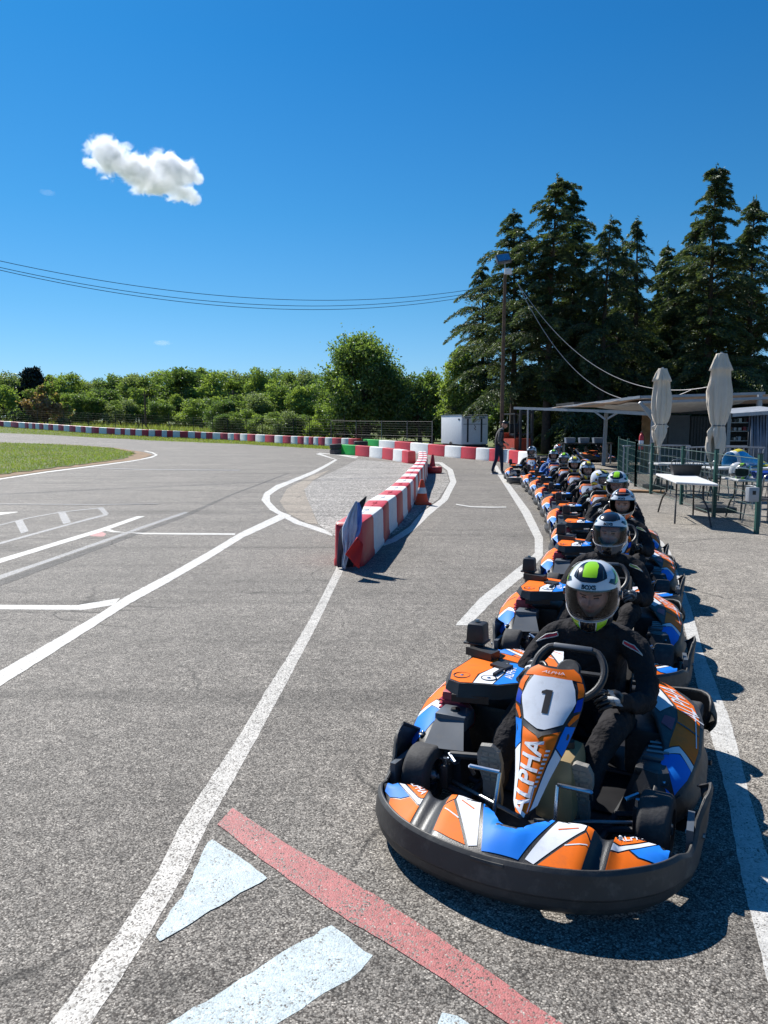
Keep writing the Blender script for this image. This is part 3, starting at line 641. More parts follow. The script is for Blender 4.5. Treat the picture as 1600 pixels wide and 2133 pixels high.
# folded flags leaning on the first block
def flags():
    P0 = Vector(at(733, 1190)); Z = 0
    cloth = {'white': mat('flag_white', (.42, .5, .62), .85, var=.2), 'blue': mat('flag_blue', (.12, .25, .6), .85, var=.2), 'grey': mat('flag_grey', (.10, .085, .11), .85, var=.2), 'red': mat('flag_red', (.5, .02, .02), .8, var=.1), 'black': mat('flag_black', (.03, .03, .035), .85)}
    def flag(name, foot, tip, colr, width, label, fold=.03, seed=0):
        t = empty(name, (foot.x, foot.y, 0), 0, label, 'flag', 'rolled marshal flags on the end block')
        a = Vector((0, 0, foot.z)); b = tip - Vector((foot.x, foot.y, 0))
        k = MB(); k.tube([a, b], .011, cloth['black'], 8); k.build('flag_pole', t)
        rnd = random.Random(seed); c_ = MB(); n = 18; nn = 9; vs = []
        for i in range(n + 1):
            s_ = i / n; q = a.lerp(b, .10 + .88 * s_); w_ = width * (math.sin(PI * min(1, s_ * .8 + .22)) ** .8) * (1 - .55 * s_)
            for j in range(nn + 1):
                r_ = j / nn
                off = Vector((r_ * w_, -.012 - fold * math.sin(r_ * 9 + seed + s_ * 2.2) * (.4 + r_), -.10 * r_ * (1 - s_)))
                vs.append(q + off)
        c_.add(vs, [(i * (nn + 1) + j, i * (nn + 1) + j + 1, (i + 1) * (nn + 1) + j + 1, (i + 1) * (nn + 1) + j) for i in range(n) for j in range(nn)], cloth[colr], True)
        cl = c_.build('flag_cloth', t, sharp=0); md = cl.modifiers.new('thick', 'SOLIDIFY'); md.thickness = .004
    def drape(name, poly, colr, Y, label, folds, depth, seed):
        """a cloth hanging in folds, outline given top to bottom as (u_left, u_right, v)"""
        c_ = MB(); nn = 26; vs = []; rnd = random.Random(seed); ph = rnd.uniform(0, 6)
        rows = 30
        for i in range(rows + 1):
            f = i / rows; vv = lerp(poly[0][2], poly[-1][2], f); ul = interp(vv, [q[2] for q in poly], [q[0] for q in poly]); ur = interp(vv, [q[2] for q in poly], [q[1] for q in poly])
            for j in range(nn + 1):
                r_ = j / nn; k = 2.2 * mnoise.noise(Vector((r_ * folds * 1.6, f * 2.2 + ph, seed))) + 1.3 * mnoise.noise(Vector((r_ * folds * 4, f * 7, seed + 9)))
                q = ry(lerp(ul, ur, r_), vv, Y - depth * (.6 + .5 * k) * (.35 + math.sin(min(1, f * 1.2) * PI * .5))); vs.append((q.x, q.y, max(q.z, .015)))
        c_.add(vs, [(i * (nn + 1) + j, i * (nn + 1) + j + 1, (i + 1) * (nn + 1) + j + 1, (i + 1) * (nn + 1) + j) for i in range(rows) for j in range(nn)], cloth[colr], True)
        o = c_.build(name, sharp=0); thicken(o, .004, 0); return tagp(o, label, 'flag', 'folded marshal flags on the end block')
    Yb = A_front.y - .06
    drape('signal_flag', [(728, 731, 1068), (716, 728, 1092), (706, 722, 1110), (702, 718, 1170), (704, 716, 1188)], 'grey', Yb - .05, 'dark grey folded flag at the left of the bundle on the end block', 2, .03, 1)
    drape('signal_flag', [(762, 764, 1034), (744, 760, 1050), (738, 754, 1064), (728, 744, 1100), (722, 738, 1160), (716, 734, 1192)], 'black', Yb - .02, 'black flag whose tip stands highest in the bundle', 3, .02, 2)
    drape('signal_flag', [(741, 744, 1044), (726, 744, 1070), (713, 744, 1100), (713, 738, 1125), (716, 730, 1145), (712, 722, 1172), (713, 718, 1190)], 'white', Yb - .13, 'pale blue and white folded flag hanging in front of the end block', 2.6, .045, 3)
    drape('signal_flag', [(744, 748, 1046), (740, 754, 1062), (732, 754, 1090), (724, 750, 1110), (718, 738, 1130), (716, 728, 1150)], 'blue', Yb - .10, 'deeper blue folded flag right of the pale one', 2.2, .035, 4)
    # red flag hanging against the block side
    t = MB(); nn = 10; vs = []
    L_, R_ = ry(719, 1150, 8.42), ry(757, 1140, 8.55)
    out_ = [(733, 1160), (757, 1120), (748, 1178), (722, 1172)]
    A_, B_, C_, D_ = ry(744, 1118, 8.50), ry(757, 1133, 8.52), ry(748, 1184, 8.48), ry(719, 1154, 8.42)
    for i in range(nn + 1):
        for j in range(nn + 1):
            s_, r_ = i / nn, j / nn; q = A_.lerp(B_, r_).lerp(D_.lerp(C_, r_), s_); q = q + Vector((0, -.02 * math.sin(r_ * 7 + s_ * 3) - .02, 0)); vs.append(q)
    t.add(vs, [(i * (nn + 1) + j, i * (nn + 1) + j + 1, (i + 1) * (nn + 1) + j + 1, (i + 1) * (nn + 1) + j) for i in range(nn) for j in range(nn)], cloth['red'], True)
    o = t.build('signal_flag', sharp=0); md = o.modifiers.new('thick', 'SOLIDIFY'); md.thickness = .004
    tagp(o, 'bright red flag cloth draped low on the right of the end block', 'flag', 'rolled marshal flags on the end block')
flags()
# ================================================================ THE KARTS
# local frame: front axle at the origin, nose towards -y, x = the driver's left
BH = [(.615, .20), (.635, .06), (.634, -.08), (.610, -.235), (.540, -.378), (.408, -.502), (.225, -.578), (0, -.606)]
BC = [(-x, y) for x, y in BH] + [(x, y) for x, y in BH[::-1][1:]]
BC = [tuple(p[:2]) for p in spline([(x, y, 0) for x, y in BC], 8)]
bf = polyfn(BC)
_cum = [0]
for i in range(1, len(BC)): _cum.append(_cum[-1] + math.dist(BC[i], BC[i - 1]))
def bsx(x):
    """front edge of the fairing at x"""
    pts = sorted([p for p in BC if p[1] < -.05]); return interp(x, [p[0] for p in pts], [p[1] for p in pts])
def bnorm(s):
    a = bf(s - .004); b = bf(s + .004); d = (b - a).normalized(); return Vector((d.y, -d.x))
def btop(s):
    q = abs(s - .5) * 2
    return interp(q, [0, .42, .60, .68, .74, .82, .90, 1.0], [.19, .195, .185, .15, .17, .29, .315, .24])
def bbot(s):
    q = abs(s - .5) * 2
    return interp(q, [0, .5, .72, .85, 1.0], [.028, .028, .04, .065, .11])
def fbump(s, t):
    p = bf(s); n = bnorm(s); zt, zb = btop(s), bbot(s)
    o_ = interp(t, [0, .10, .22, .40, .46, .80, .92, 1.0], [-.028, -.010, .002, .006, .012, .004, .002, -.010])
    q = abs(s - .5) * 2
    if q > .78: o_ += .035 * (t ** 2) * math.sin((q - .78) / .22 * PI)
    return (p[0] + n[0] * o_, p[1] + n[1] * o_, lerp(zb, zt, t))
def frear(x):
    a = abs(x)
    return interp(a, [0, .045, .075, .13, .17, .26, .30, .36, .385, .45, .52, .60], [-.455, -.445, -.39, -.33, -.322, -.312, -.305, -.295, -.245, -.225, -.245, -.28])
def fw(x): return .034 * (1 if abs(x) < .25 else max(0, 1 - (abs(x) - .25) / .2))
def ffair(x, y):
    yf = bsx(x) + .012; xd = x - fw(x); yr = frear(xd); t = max(0, min(1, (y - yf) / max(.02, yr - yf))); a = abs(xd)
    z = .182 + .066 * math.sin(t * PI / 2) - .045 * min(1, max(0, a - .33) / .06) - .05 * max(0, a - .36)
    z -= .045 * math.exp(-((a - .325) / .032) ** 2)
    if t > .9: z -= .03 * (t - .9) / .1
    return (x, y, z)
def fnass(u, v):
    """v 0 bottom..1 top, u -1..1 across"""
    w_ = interp(v, [0, .05, .2, .37, .55, .70, .84, .95, 1.0], [.028, .046, .068, .100, .124, .138, .138, .116, .075])
    y = lerp(-.405, .045, v) + .022 * math.sin(v * PI) + abs(u) ** 2.4 * interp(v, [0, .45, .7, 1], [.05, .075, .035, .03])
    z = lerp(.252, .69, v ** 1.0) + .012 * math.sin(v * PI)
    bulge = .006 * math.exp(-((v - .47) / .03) ** 2) * (abs(u) < .9)
    return (u * w_ + .05, y - bulge, z + bulge * .5)
def fpod(side):
    xo = lambda y: interp(y, [.05, .12, .25, .45, .70, .86, .98, 1.02], [.555, .615, .665, .685, .672, .635, .56, .50])
    xi = lambda y: interp(y, [.05, .15, .35, .55, .75, .92, 1.02], [.50, .50, .50, .44, .36, .31, .36]) if side > 0 else interp(y, [.05, .15, .35, .6, .8, .92, 1.02], [.50, .515, .535, .50, .42, .36, .40])
    zt = lambda y: interp(y, [.05, .15, .4, .7, .95, 1.02], [.235, .275, .335, .385, .42, .40])
    def f(y, t):
        a, b, c = xo(y), xi(y), zt(y)
        if side > 0: a -= .065; b -= .05
        else: a += .055; b += .03; c += .02 * min(1, y * 2)
        if t < .3: k = t / .3; x = a - .018 + .02 * math.sin(k * PI); z = lerp(.09, .2, k)
        elif t < .45: k = (t - .3) / .15; x = a - .018 * (1 - k) * 0 - .018 - .006 * k; z = lerp(.2, c - .075, k)
        else: k = (t - .45) / .55; x = lerp(a - .024, b, k); z = c - .075 * (1 - k) ** 1.6 - .012 * k * k
        return (side * x, y, z)
    return f
def build_kart():
    K = empty('go_kart', (0, 0, 0)); O_, Wt, Bl, Bk = M['orange'], M['white_sticker'], M['blue'], M['black_plastic']
    # --- front bumper
    b = MB(); b.patch(fbump, [(0, 0), (1, 0), (1, 1), (0, 1)], (.0125, .02), M['bumper_plastic'])
    bo = thicken(b.build('front_bumper', K, sharp=28), .007, 1)
    r = MB()      # moulded ribs, lip and the small step in the middle
    for sgn in (-1, 1):
        for s0, s1, t0, t1 in ((.20, .27, .18, .36), (.27, .31, .36, .62), (.145, .19, .22, .30), (.33, .36, .12, .2)):
            a0 = .5 + sgn * (.5 - s0); a1 = .5 + sgn * (.5 - s1)
            pts = [Vector(fbump(lerp(a0, a1, k / 6), lerp(t0, t1, k / 6))) for k in range(7)]
            r.tube(pts, .004, M['ink'], 6)
    for s0, s1, t_ in ((.475, .525, .90),):
        r.tube([Vector(fbump(lerp(s0, s1, k / 6), t_)) + Vector((0, -.004, 0)) for k in range(7)], .009, M['bumper_plastic'], 6)
    r.tube([Vector(fbump(lerp(.0, 1.0, k / 90), .99)) for k in range(91)], .004, M['bumper_plastic'], 6)
    for s_ in (.1, .9, .135, .865):
        q = Vector(fbump(s_, .45)); n_ = bnorm(s_); r.tube([q, q + Vector((n_[0], n_[1], 0)) * .006], .011, M['ink'], 10)
    r.build('bumper_trim', bo, sharp=60)
    # inner strap and bracket beside each wheel
    for sgn in (-1, 1):
        s2 = MB(); s2.prism([(sgn * .60, -.13), (sgn * .625, -.13), (sgn * .615, .03), (sgn * .59, .03)], .10, .21, M['grey_plastic']); s2.tube([(sgn * .59, -.05, .16), (sgn * .66, -.05, .16)], .012, M['steel'], 8)
        s2.build('bumper_bracket', K)
    # --- front fairing
    f = MB(); out = []
    xs_ = [i * .012 for i in range(-50, 51)]
    fr = [(x, bsx(x) + .012) for x in xs_ if abs(x) <= .588]; rr_ = [(x, frear(x - fw(x))) for x in xs_ if abs(x) <= .588]
    f.patch(ffair, fr + rr_[::-1], .012, Bk)
    fo = thicken(f.build('front_fairing', K, sharp=60), .008, -1)
    st = MB(); e = .0022
    def S(poly, m, o_=e, mir=True, cell=.02):
        wp = lambda l: [(x + .034 * (1 if abs(x) < .27 else max(0, 1 - (abs(x) - .27) / .12)), y) for x, y in l]
        st.patch(ffair, wp(poly), cell, m, o_)
        if mir: st.patch(ffair, wp([(-x, y) for x, y in poly][::-1]), cell, m, o_)
    def fy(x): return bsx(x + .034 * (abs(x) < .3)) + .022
    S([(-.128, -.334), (-.088, -.395), (-.05, -.45), (.05, -.45), (.088, -.395), (.128, -.334), (.148, -.332), (.085, -.515), (.066, fy(.066) + .004), (-.066, fy(-.066) + .004), (-.085, -.515), (-.148, -.332)], Bl, mir=False)
    S([(.158, -.332), (.252, -.318), (.247, -.37), (.12, fy(.12)), (.088, fy(.088) + .012)], Wt)
    S([(.255, -.378), (.278, -.41), (.272, fy(.272)), (.20, fy(.20)), (.133, fy(.133))], O_)
    S([(.255, -.318), (.276, -.314), (.278, -.398), (.254, -.366)], O_)
    S([(.16, -.40), (.225, -.365), (.228, -.368), (.162, -.405)], O_, e * 1.6)
    S([(.20, -.46), (.27, -.425), (.271, -.429), (.2, -.466)], Wt, e * 1.6)
    # corner piece: orange, white sweep, blue tip
    S([(.378, -.26), (.40, -.238), (.46, -.225), (.50, -.24), (.395, -.325), (.372, -.335)], O_)
    S([(.372, -.342), (.395, -.332), (.508, -.244), (.525, -.252), (.43, -.325), (.37, -.378)], Wt)
    S([(.435, -.327), (.53, -.254), (.562, -.275), (.558, -.305), (.52, -.335), (.468, -.342)], Bl)
    S([(.37, -.386), (.43, -.333), (.465, -.35), (.515, -.342), (.50, fy(.50) + .004), (.44, fy(.44)), (.37, fy(.37) + .004)], O_)
    for sg in (1, -1):
        ang = math.atan2(-.21 + .31, .10) * 1
        st.text('ALPHA', ffair, .042, Wt, (sg * .432, -.262), R(38) if sg > 0 else R(-38), .25, .015, e * 2)
    st.build('sticker', fo, sharp=0)
    # --- nassau panel with the number plate
    n = MB(); n.patch(fnass, [(-1, 0), (1, 0), (1, 1), (-1, 1)], (.125, .04), Bk)
    no = thicken(n.build('nassau_panel', K, sharp=70), .012, -1)
    ns = MB()
    ns.patch(fnass, [(-.60, .02), (.60, .02), (.56, .30), (.62, .53), (0, .49), (-.62, .53), (-.56, .30)], (.1, .03), O_, e)
    for sg in (-1, 1):
        ns.patch(fnass, [(sg * .97, .05), (sg * .66, .03), (sg * .62, .30), (sg * .66, .40), (sg * .97, .33)][::-sg], (.1, .03), Wt, e)
        ns.patch(fnass, [(sg * .97, .34), (sg * .66, .41), (sg * .70, .56), (sg * .97, .55)][::-sg], (.1, .03), Bl, e)
        ns.patch(fnass, [(sg * .74, .58), (sg * .80, .56), (sg * .97, .62), (sg * .97, .66), (sg * .84, .64)][::-sg], (.1, .03), O_, e)
        ns.patch(fnass, [(sg * .80, .665), (sg * .97, .68), (sg * .97, .78), (sg * .82, .76)][::-sg], (.1, .03), M['deep_blue'], e)
        ns.patch(fnass, [(sg * .82, .775), (sg * .97, .79), (sg * .95, .89), (sg * .78, .90)][::-sg], (.1, .03), O_, e)
    ns.patch(fnass, [(-.93, .90), (-.70, .915), (0, .925), (.70, .915), (.93, .90), (.93, .995), (-.93, .995)], (.1, .03), O_, e)
    ns.text('ALPHA', lambda x, y: fnass((x + .004) / interp(y / .58, [0, .2, .45], [.050, .068, .096]), y / .58), .088, Wt, (-.010, .132), PI / 2, .15, .024, e * 2.2, xs=.96)
    for k in range(9): ns.patch(fnass, [(.36, .17 + k * .027), (.50, .17 + k * .027), (.50, .182 + k * .027), (.36, .182 + k * .027)], (.2, .03), Wt, e * 2)
    ns.patch(fnass, [(.46, .03), (.52, .03), (.42, .17), (.36, .17)], (.1, .03), Wt, e * 2)
    ns.text('ALPHA', lambda x, y: fnass(x / .11, y), .030, Wt, (0, .96), 0, .25, 0.0, e * 2)
    ns.build('sticker', no, sharp=0)
    pl = MB(); pl.patch(fnass, [(-.64, .915), (-.80, .74), (-.62, .575), (-.12, .53), (.12, .53), (.62, .575), (.80, .74), (.64, .915), (0, .925)], (.1, .03), Wt, e * 1.5)
    for sg in (-1, 1): pl.patch(fnass, [(sg * .71, .60), (sg * .62, .562), (sg * .12, .518), (0, .505), (0, .465), (sg * .12, .485), (sg * .64, .525)][::-sg], (.1, .03), M['dark_metal'], .005)
    plate = pl.build('number_plate', K, sharp=0)
    # --- steering wheel and column
    sw = MB(); c_ = Vector((.075, .18, .645)); tl = R(48)
    ax = Matrix.Translation(c_) @ Matrix.Rotation(-tl + PI / 2 - R(90) + R(0), 4, 'X')
    ax = Matrix.Translation(c_) @ Matrix.Rotation(R(45), 4, 'X')
    ring = []
    for k in range(40):
        a = 2 * PI * k / 40; x, y = .150 * math.cos(a), .142 * math.sin(a)
        if y > .105: y = .105 + (y - .105) * .15
        if y < -.115: y = -.115 + (y + .115) * .3
        ring.append((x, y, 0))
    sw.tube(ring, .0155, M['black_plastic'], 10, ax, closed=True)
    sw.lathe([(0, .01), (.045, .01), (.055, 0), (.045, -.02), (0, -.02)], M['dark_metal'], 16, ax)
    for a in (R(0), R(180), R(270)): sw.tube([(0, 0, -.006), (.15 * math.cos(a), (.115 if abs(math.sin(a)) > .5 else .15) * math.sin(a), 0)], .011, M['dark_metal'], 6, ax)
    sw.box((0, .108, .008), (.17, .022, .02), M['grey_plastic'], ax, bev=.006)
    sw.build('steering_wheel', K)
    sc = MB(); sc.tube([(.075, .19, .615), (.02, -.12, .2)], .014, M['steel'], 8); sc.tube([(0, -.12, .2), (0, -.16, .12)], .02, M['dark_metal'], 8); sc.build('steering_column', K)
    # --- fuel tank between the legs
    tk = MB(); tk.box((.10, .03, .235), (.17, .30, .26), M['tan_plastic'], bev=.04, taper=.8); tk.lathe([(0, .39), (.03, .39), (.032, .36)], M['ink'], 12, Matrix.Translation((.11, .05, 0))); tk.build('fuel_tank', K)
    # --- floor, frame
    fl = MB(); fl.box((0, .2, .045), (.62, 1.15, .008), M['dark_metal']); fl.box((.02, .56, .056), (1.12, .80, .008), M['ink']); fl.box((.36, .72, .20), (.20, .42, .22), M['dark_metal'], bev=.03); fl.build('floor_tray', K)
    fm = MB()
    for sg in (-1, 1):
        fm.tube(spline([(sg * .10, -.40, .07), (sg * .22, -.36, .07), (sg * .27, -.2, .07), (sg * .30, .1, .07), (sg * .33, .6, .07), (sg * .36, 1.2, .07)], 5), .016, M['dark_metal'], 8)
        fm.tube([(sg * .28, -.02, .075), (sg * .43, 0, .10), (sg * .43, 0, .18)], .016, M['dark_metal'], 8)
        fm.tube([(sg * .30, .12, .08), (sg * .62, .2, .12)], .013, M['dark_metal'], 8); fm.tube([(sg * .33, .78, .08), (sg * .62, .74, .12)], .013, M['dark_metal'], 8)
        fm.tube([(sg * .43, 0, .13), (sg * .50, 0, .13)], .012, M['chrome'], 8)
        fm.tube([(sg * .40, .03, .11), (sg * .03, -.14, .11)], .008, M['steel'], 8)
        fm.box((sg * .41, 0, .145), (.035, .06, .11), M['dark_metal'], bev=.006)
        fm.lathe([(0, .03), (.012, .03), (.014, 0), (0, 0)], M['chrome'], 8, Matrix.Translation((sg * .41, -.01, .2)))
        fm.tube([(sg * .36, -.02, .22), (sg * .405, .02, .235)], .011, M['chrome'], 8)
    fm.tube([(-.27, -.2, .07), (.27, -.2, .07)], .014, M['dark_metal'], 8); fm.tube([(-.33, .55, .07), (.33, .55, .07)], .014, M['dark_metal'], 8)
    fm.tube([(-.55, 1.07, .14), (.55, 1.07, .14)], .02, M['steel'], 10)
    fm.tube([(-.40, .02, .235), (-.22, .05, .245)], .017, M['dark_metal'], 8)
    fm.build('chassis', K)
    # --- wheels
    def wheel(x, y, r, w_, nm):
        t = empty(nm, (x, y, r)); reg(t, K)
        X = Matrix.Rotation(PI / 2, 4, 'Y')
        a = MB(); h = w_ / 2
        a.lathe([(.075, -h + .012), (.08, -h), (r - .022, -h), (r - .010, -h + .004), (r - .002, -h + .013), (r, -h + .022), (r, h - .022), (r - .002, h - .013), (r - .010, h - .004), (r - .022, h), (.08, h), (.075, h - .012)], M['rubber'], 40, X); a.build('tyre', t)
        c = MB(); c.lathe([(.079, -h + .01), (.07, -h + .015), (.066, -.02), (.03, -.012), (.02, -h + .01), (0, -h + .01)], M['steel'], 20, X)
        c.lathe([(.079, h - .01), (.07, h - .015), (.066, .02), (.03, .012), (.028, h - .015), (.018, h), (0, h)], M['steel'], 20, X)
        for k in range(4): c.lathe([(0, h - .01), (.006, h - .01), (.006, .0)], M['chrome'], 6, X @ Matrix.Translation((.04 * math.cos(k * PI / 2), .04 * math.sin(k * PI / 2), 0)))
        c.build('rim', t)
    for sg in (-1, 1): wheel(sg * .498 - .02, 0, .131, .125, 'front_wheel'); wheel(sg * .49 - .03, 1.07, .142, .18, 'rear_wheel')
    # --- pedals
    for sg in (-1, 1):
        p = MB(); x0 = sg * .185 + .0
        p.tube([(x0 - .065, -.13, .275), (x0 + .065, -.13, .275)], .0095, M['chrome'], 8); p.tube([(x0 + sg * -.065, -.13, .275), (x0 + sg * -.06, -.19, .10)], .0085, M['chrome'], 8)
        p.tube([(x0 + sg * .065, -.13, .275), (x0 + sg * .06, -.10, .23)], .0085, M['chrome'], 8); p.build('pedal', K)
    # --- side pods
    for sg in (-1, 1):
        g = fpod(sg); p = MB(); fl_ = sg < 0
        p.patch(g, [(.055, 0), (1.015, 0), (1.015, 1), (.055, 1)], (.04, .05), M['bumper_plastic'], 0, flip=fl_)
        po = thicken(p.build('side_pod', K, sharp=60), .008, -1)
        q = MB(); o2 = e * (1 if sg > 0 else -1)
        def Q(poly, m, k=1, cell=(.04, .05)): q.patch(g, poly, cell, m, -o2 * k * (-1), flip=fl_)
        Q([(.10, .50), (.30, .50), (.345, .72), (.30, .95), (.24, .97), (.13, .8)], Bl)
        Q([(.30, .49), (.34, .49), (.395, .74), (.33, .97), (.30, .965), (.352, .72)], Wt)
        if sg < 0:
            Q([(.35, .49), (.62, .49), (.84, .52), (.90, .74), (.74, .97), (.60, .80), (.50, .97), (.345, .975), (.402, .74)], O_)
        else:
            Q([(.35, .49), (.66, .49), (.84, .51), (.98, .66), (.99, .84), (.90, .82), (.74, .70), (.62, .72), (.50, .80), (.36, .90), (.402, .74)], O_)
            Q([(.50, .825), (.62, .745), (.62, .86), (.54, .94)], M['red_metal'])
            Q([(.90, .84), (.99, .86), (.99, .99), (.72, .99), (.64, .90), (.74, .73)], Wt)
            Q([(.86, .86), (.93, .90), (.92, .97), (.76, .97)], Bk, 2)
            q.text('ALPHA', lambda a, b_: g(a, .5 + b_ / .28), .078, Wt, (.80, .035), R(-168) + PI, .2, 0.004, o2 * 2.2)
        Q([(.46, .515), (.80, .535), (.80, .545), (.46, .528)], Wt, 2)
        Q([(.56, .5), (.572, .5), (.60, .74), (.585, .74)], Bk, 2)
        for y_ in (.115,):
            c0 = Vector(g(.135, .78)); q.lathe([(0, .004), (.018, .004), (.022, 0)], M['ink'], 12, Matrix.Translation(c0)); q.lathe([(0, .012), (.008, .012), (.009, 0)], M['chrome'], 8, Matrix.Translation(c0))
        q.build('sticker', po, sharp=0)
        # dark inner cowl with its opening
        c = MB()
        yy = [.10, .22, .36, .52, .66]
        if sg > 0:
            c.prism([(.30, .15), (.50, .10), (.525, .30), (.46, .60), (.33, .62)], .07, .26, Bk, top=[(.36, .20), (.49, .16), (.51, .32), (.45, .56), (.37, .57)])
            c.box((.435, .36, .275), (.09, .20, .05), M['grey_plastic'], bev=.012, rz=-.15); c.box((.415, .20, .27), (.10, .09, .035), Bk, bev=.01)
            c.prism([(.36, .12), (.47, .08), (.53, .13), (.50, .26), (.38, .24)], .20, .285, Bk, top=[(.40, .15), (.46, .13), (.50, .16), (.48, .23), (.41, .22)])
            for k in range(3): c.tube([(.39, .30 + k * .05, .305), (.48, .31 + k * .05, .305)], .006, M['steel'], 6)
            c.build('inner_cowl', K)
    # --- engine side (driver's right)
    en = empty('engine', (-.415, .5, .1)); reg(en, K)
    def sub(mb_, nm): 
        for i in range(len(mb_.v)): x, y, z = mb_.v[i]; mb_.v[i] = (x + .44, y - .46, z - .1)
        return mb_.build(nm, en)
    blk = MB(); blk.box((-.42, .52, .22), (.26, .34, .24), M['dark_metal'], bev=.02)
    for k in range(6): blk.box((-.545, .33, .27 + .02 * k), (.11, .16, .006), M['red_metal'])
    blk.box((-.54, .33, .33), (.10, .15, .17), M['red_metal'], bev=.02)
    blk.lathe([(0, .02), (.04, .02), (.07, .0), (.075, -.04)], M['red_metal'], 20, Matrix.Translation((-.50, .25, .30)) @ Matrix.Rotation(R(80), 4, 'X'))
    blk.tube(spline([(-.58, .50, .32), (-.60, .7, .30), (-.50, .9, .27), (-.42, 1.15, .25)], 5), .022, M['steel'], 8)
    blk.tube(spline([(-.56, .30, .40), (-.57, .24, .33), (-.53, .2, .30)], 5), .006, M['ink'], 6)
    sub(blk, 'engine_block')
    zc = .487
    fc = lambda x, y: (x, y, zc + .012 * math.cos((x + .42) * 7) - .05 * max(0, .30 - y))
    ol = [(-.575, .33), (-.535, .215), (-.47, .185), (-.30, .235), (-.205, .33), (-.225, .50), (-.26, .66), (-.45, .72), (-.56, .60)]
    lo_ = [(-.60, .34), (-.545, .20), (-.47, .165), (-.29, .22), (-.19, .33), (-.21, .51), (-.25, .69), (-.46, .76), (-.59, .61)]
    ec = MB(); ec.patch(fc, ol, .04, Bk); nn = len(ol)
    ec.add([fc(*p_) for p_ in ol] + [(x, y, .43 if x > -.5 else .45) for x, y in lo_], [(i, (i + 1) % nn, nn + (i + 1) % nn, nn + i) for i in range(nn)][::1], Bk)
    ec.prism([(-.50, .165), (-.33, .205), (-.34, .225), (-.50, .19)], .405, .44, M['ink'])
    e2 = .002
    ec.patch(fc, [(-.565, .335), (-.53, .225), (-.47, .195), (-.415, .21), (-.43, .33), (-.40, .44), (-.42, .60), (-.50, .62), (-.55, .58)], .04, O_, e2)
    ec.patch(fc, [(-.41, .212), (-.325, .238), (-.325, .40), (-.36, .56), (-.395, .45), (-.42, .33)], .04, Wt, e2)
    ec.patch(fc, [(-.32, .24), (-.30, .245), (-.215, .335), (-.235, .50), (-.28, .58), (-.35, .57), (-.315, .40)], .04, Bl, e2)
    ec.patch(fc, [(-.28, .585), (-.24, .52), (-.265, .65), (-.44, .70), (-.42, .62)], .04, O_, e2)
    ec.text('ALPHA', lambda a, b_: fc(a, b_), .055, Wt, (-.295, .42), R(100), .2, .01, e2 * 2)
    for cx_, cy_, rr2 in ((-.495, .285, .038), (-.365, .30, .034)):
        X = Matrix.Translation((cx_, cy_, fc(cx_, cy_)[2]))
        ec.lathe([(0, -.012), (rr2 * .8, -.008), (rr2, .004), (rr2 * 1.12, .003)], M['ink'], 20, X); ec.lathe([(0, .006), (.009, .004), (.012, -.008)], M['chrome'], 10, X)
    for q_ in ([(-.42, .47), (-.33, .44), (-.31, .50), (-.40, .53)], [(-.36, .34), (-.345, .34), (-.335, .43), (-.35, .43)]): ec.prism(q_, zc + .01, zc + .026, Bk)
    sub(ec, 'engine_cover')
    af = MB(); af.box((-.572, .70, .595), (.10, .11, .115), Bk, bev=.018, taper=.9); af.box((-.575, .70, .548), (.112, .122, .012), Bk, bev=.006); af.tube([(-.565, .70, .45), (-.575, .70, .54)], .04, M['ink'], 10)
    af.lathe([(0, .01), (.012, .01), (.014, 0)], M['steel'], 8, Matrix.Translation((-.575, .70, .657))); af.prism([(-.60, .60), (-.44, .54), (-.42, .62), (-.52, .66)], .50, .54, Bk)
    sub(af, 'air_filter')
    bb = MB(); bb.prism([(-.60, .20), (-.55, .03), (-.36, .06), (-.33, .20), (-.39, .30), (-.54, .29)], .07, .29, Bk, top=[(-.53, .19), (-.515, .105), (-.40, .11), (-.38, .19), (-.42, .26), (-.52, .26)])
    bb.box((-.46, .215, .325), (.15, .13, .07), M['grey_plastic'], bev=.008); bb.prism([(-.545, .15), (-.375, .12), (-.36, .02), (-.53, .03)], .20, .205, M['grey_plastic']); bb.add([(-.53, .15, .335), (-.39, .15, .345), (-.345, .035, .255), (-.535, .02, .245)], [(0, 3, 2, 1)], M['grey_plastic'])
    bb.lathe([(0, .012), (.02, .01), (.024, 0)], M['ink'], 12, Matrix.Translation((-.46, .22, .361))); bb.build('battery_box', K)
    # --- seat
    def fs(u, v):
        a = (u - .5) * PI * .92; rw = interp(v, [0, .3, 1], [.17, .185, .175])
        return (.04 + rw * math.sin(a), lerp(.72, 1.02, v) + .0 + .12 * (math.cos(a) if v > .35 else .3 * math.cos(a)) * (v - .1), lerp(.10, .55, max(0, v - .25) / .75) + .10 * (1 - math.cos(a)) * (1 - v * .5))
    se = MB(); se.patch(fs, [(0, 0), (1, 0), (1, 1), (0, 1)], (.1, .1), Bk); thicken(se.build('seat', K, sharp=0), .01, 0)
    # --- rear bumper wrapping round the rear tyres
    rc = [tuple(p[:2]) for p in spline([(-.69, .94, 0), (-.71, 1.05, 0), (-.70, 1.16, 0), (-.63, 1.24, 0), (-.4, 1.27, 0), (0, 1.28, 0), (.35, 1.27, 0), (.48, 1.25, 0), (.545, 1.21, 0), (.575, 1.14, 0), (.58, 1.08, 0)], 5)]; rf = polyfn(rc)
    def frb(s, t):
        p = rf(s); a = rf(s - .01); b_ = rf(s + .01); d = (b_ - a).normalized(); n_ = Vector((-d.y, d.x)); q = abs(s - .5) * 2
        o_ = .03 * math.sin(t * PI); zt = interp(q, [0, .6, .8, .92, 1], [.28, .28, .30, .30, .25]); zb = interp(q, [0, .8, 1], [.09, .09, .14])
        return (p[0] + n_[0] * o_, p[1] + n_[1] * o_, lerp(zb, zt, t))
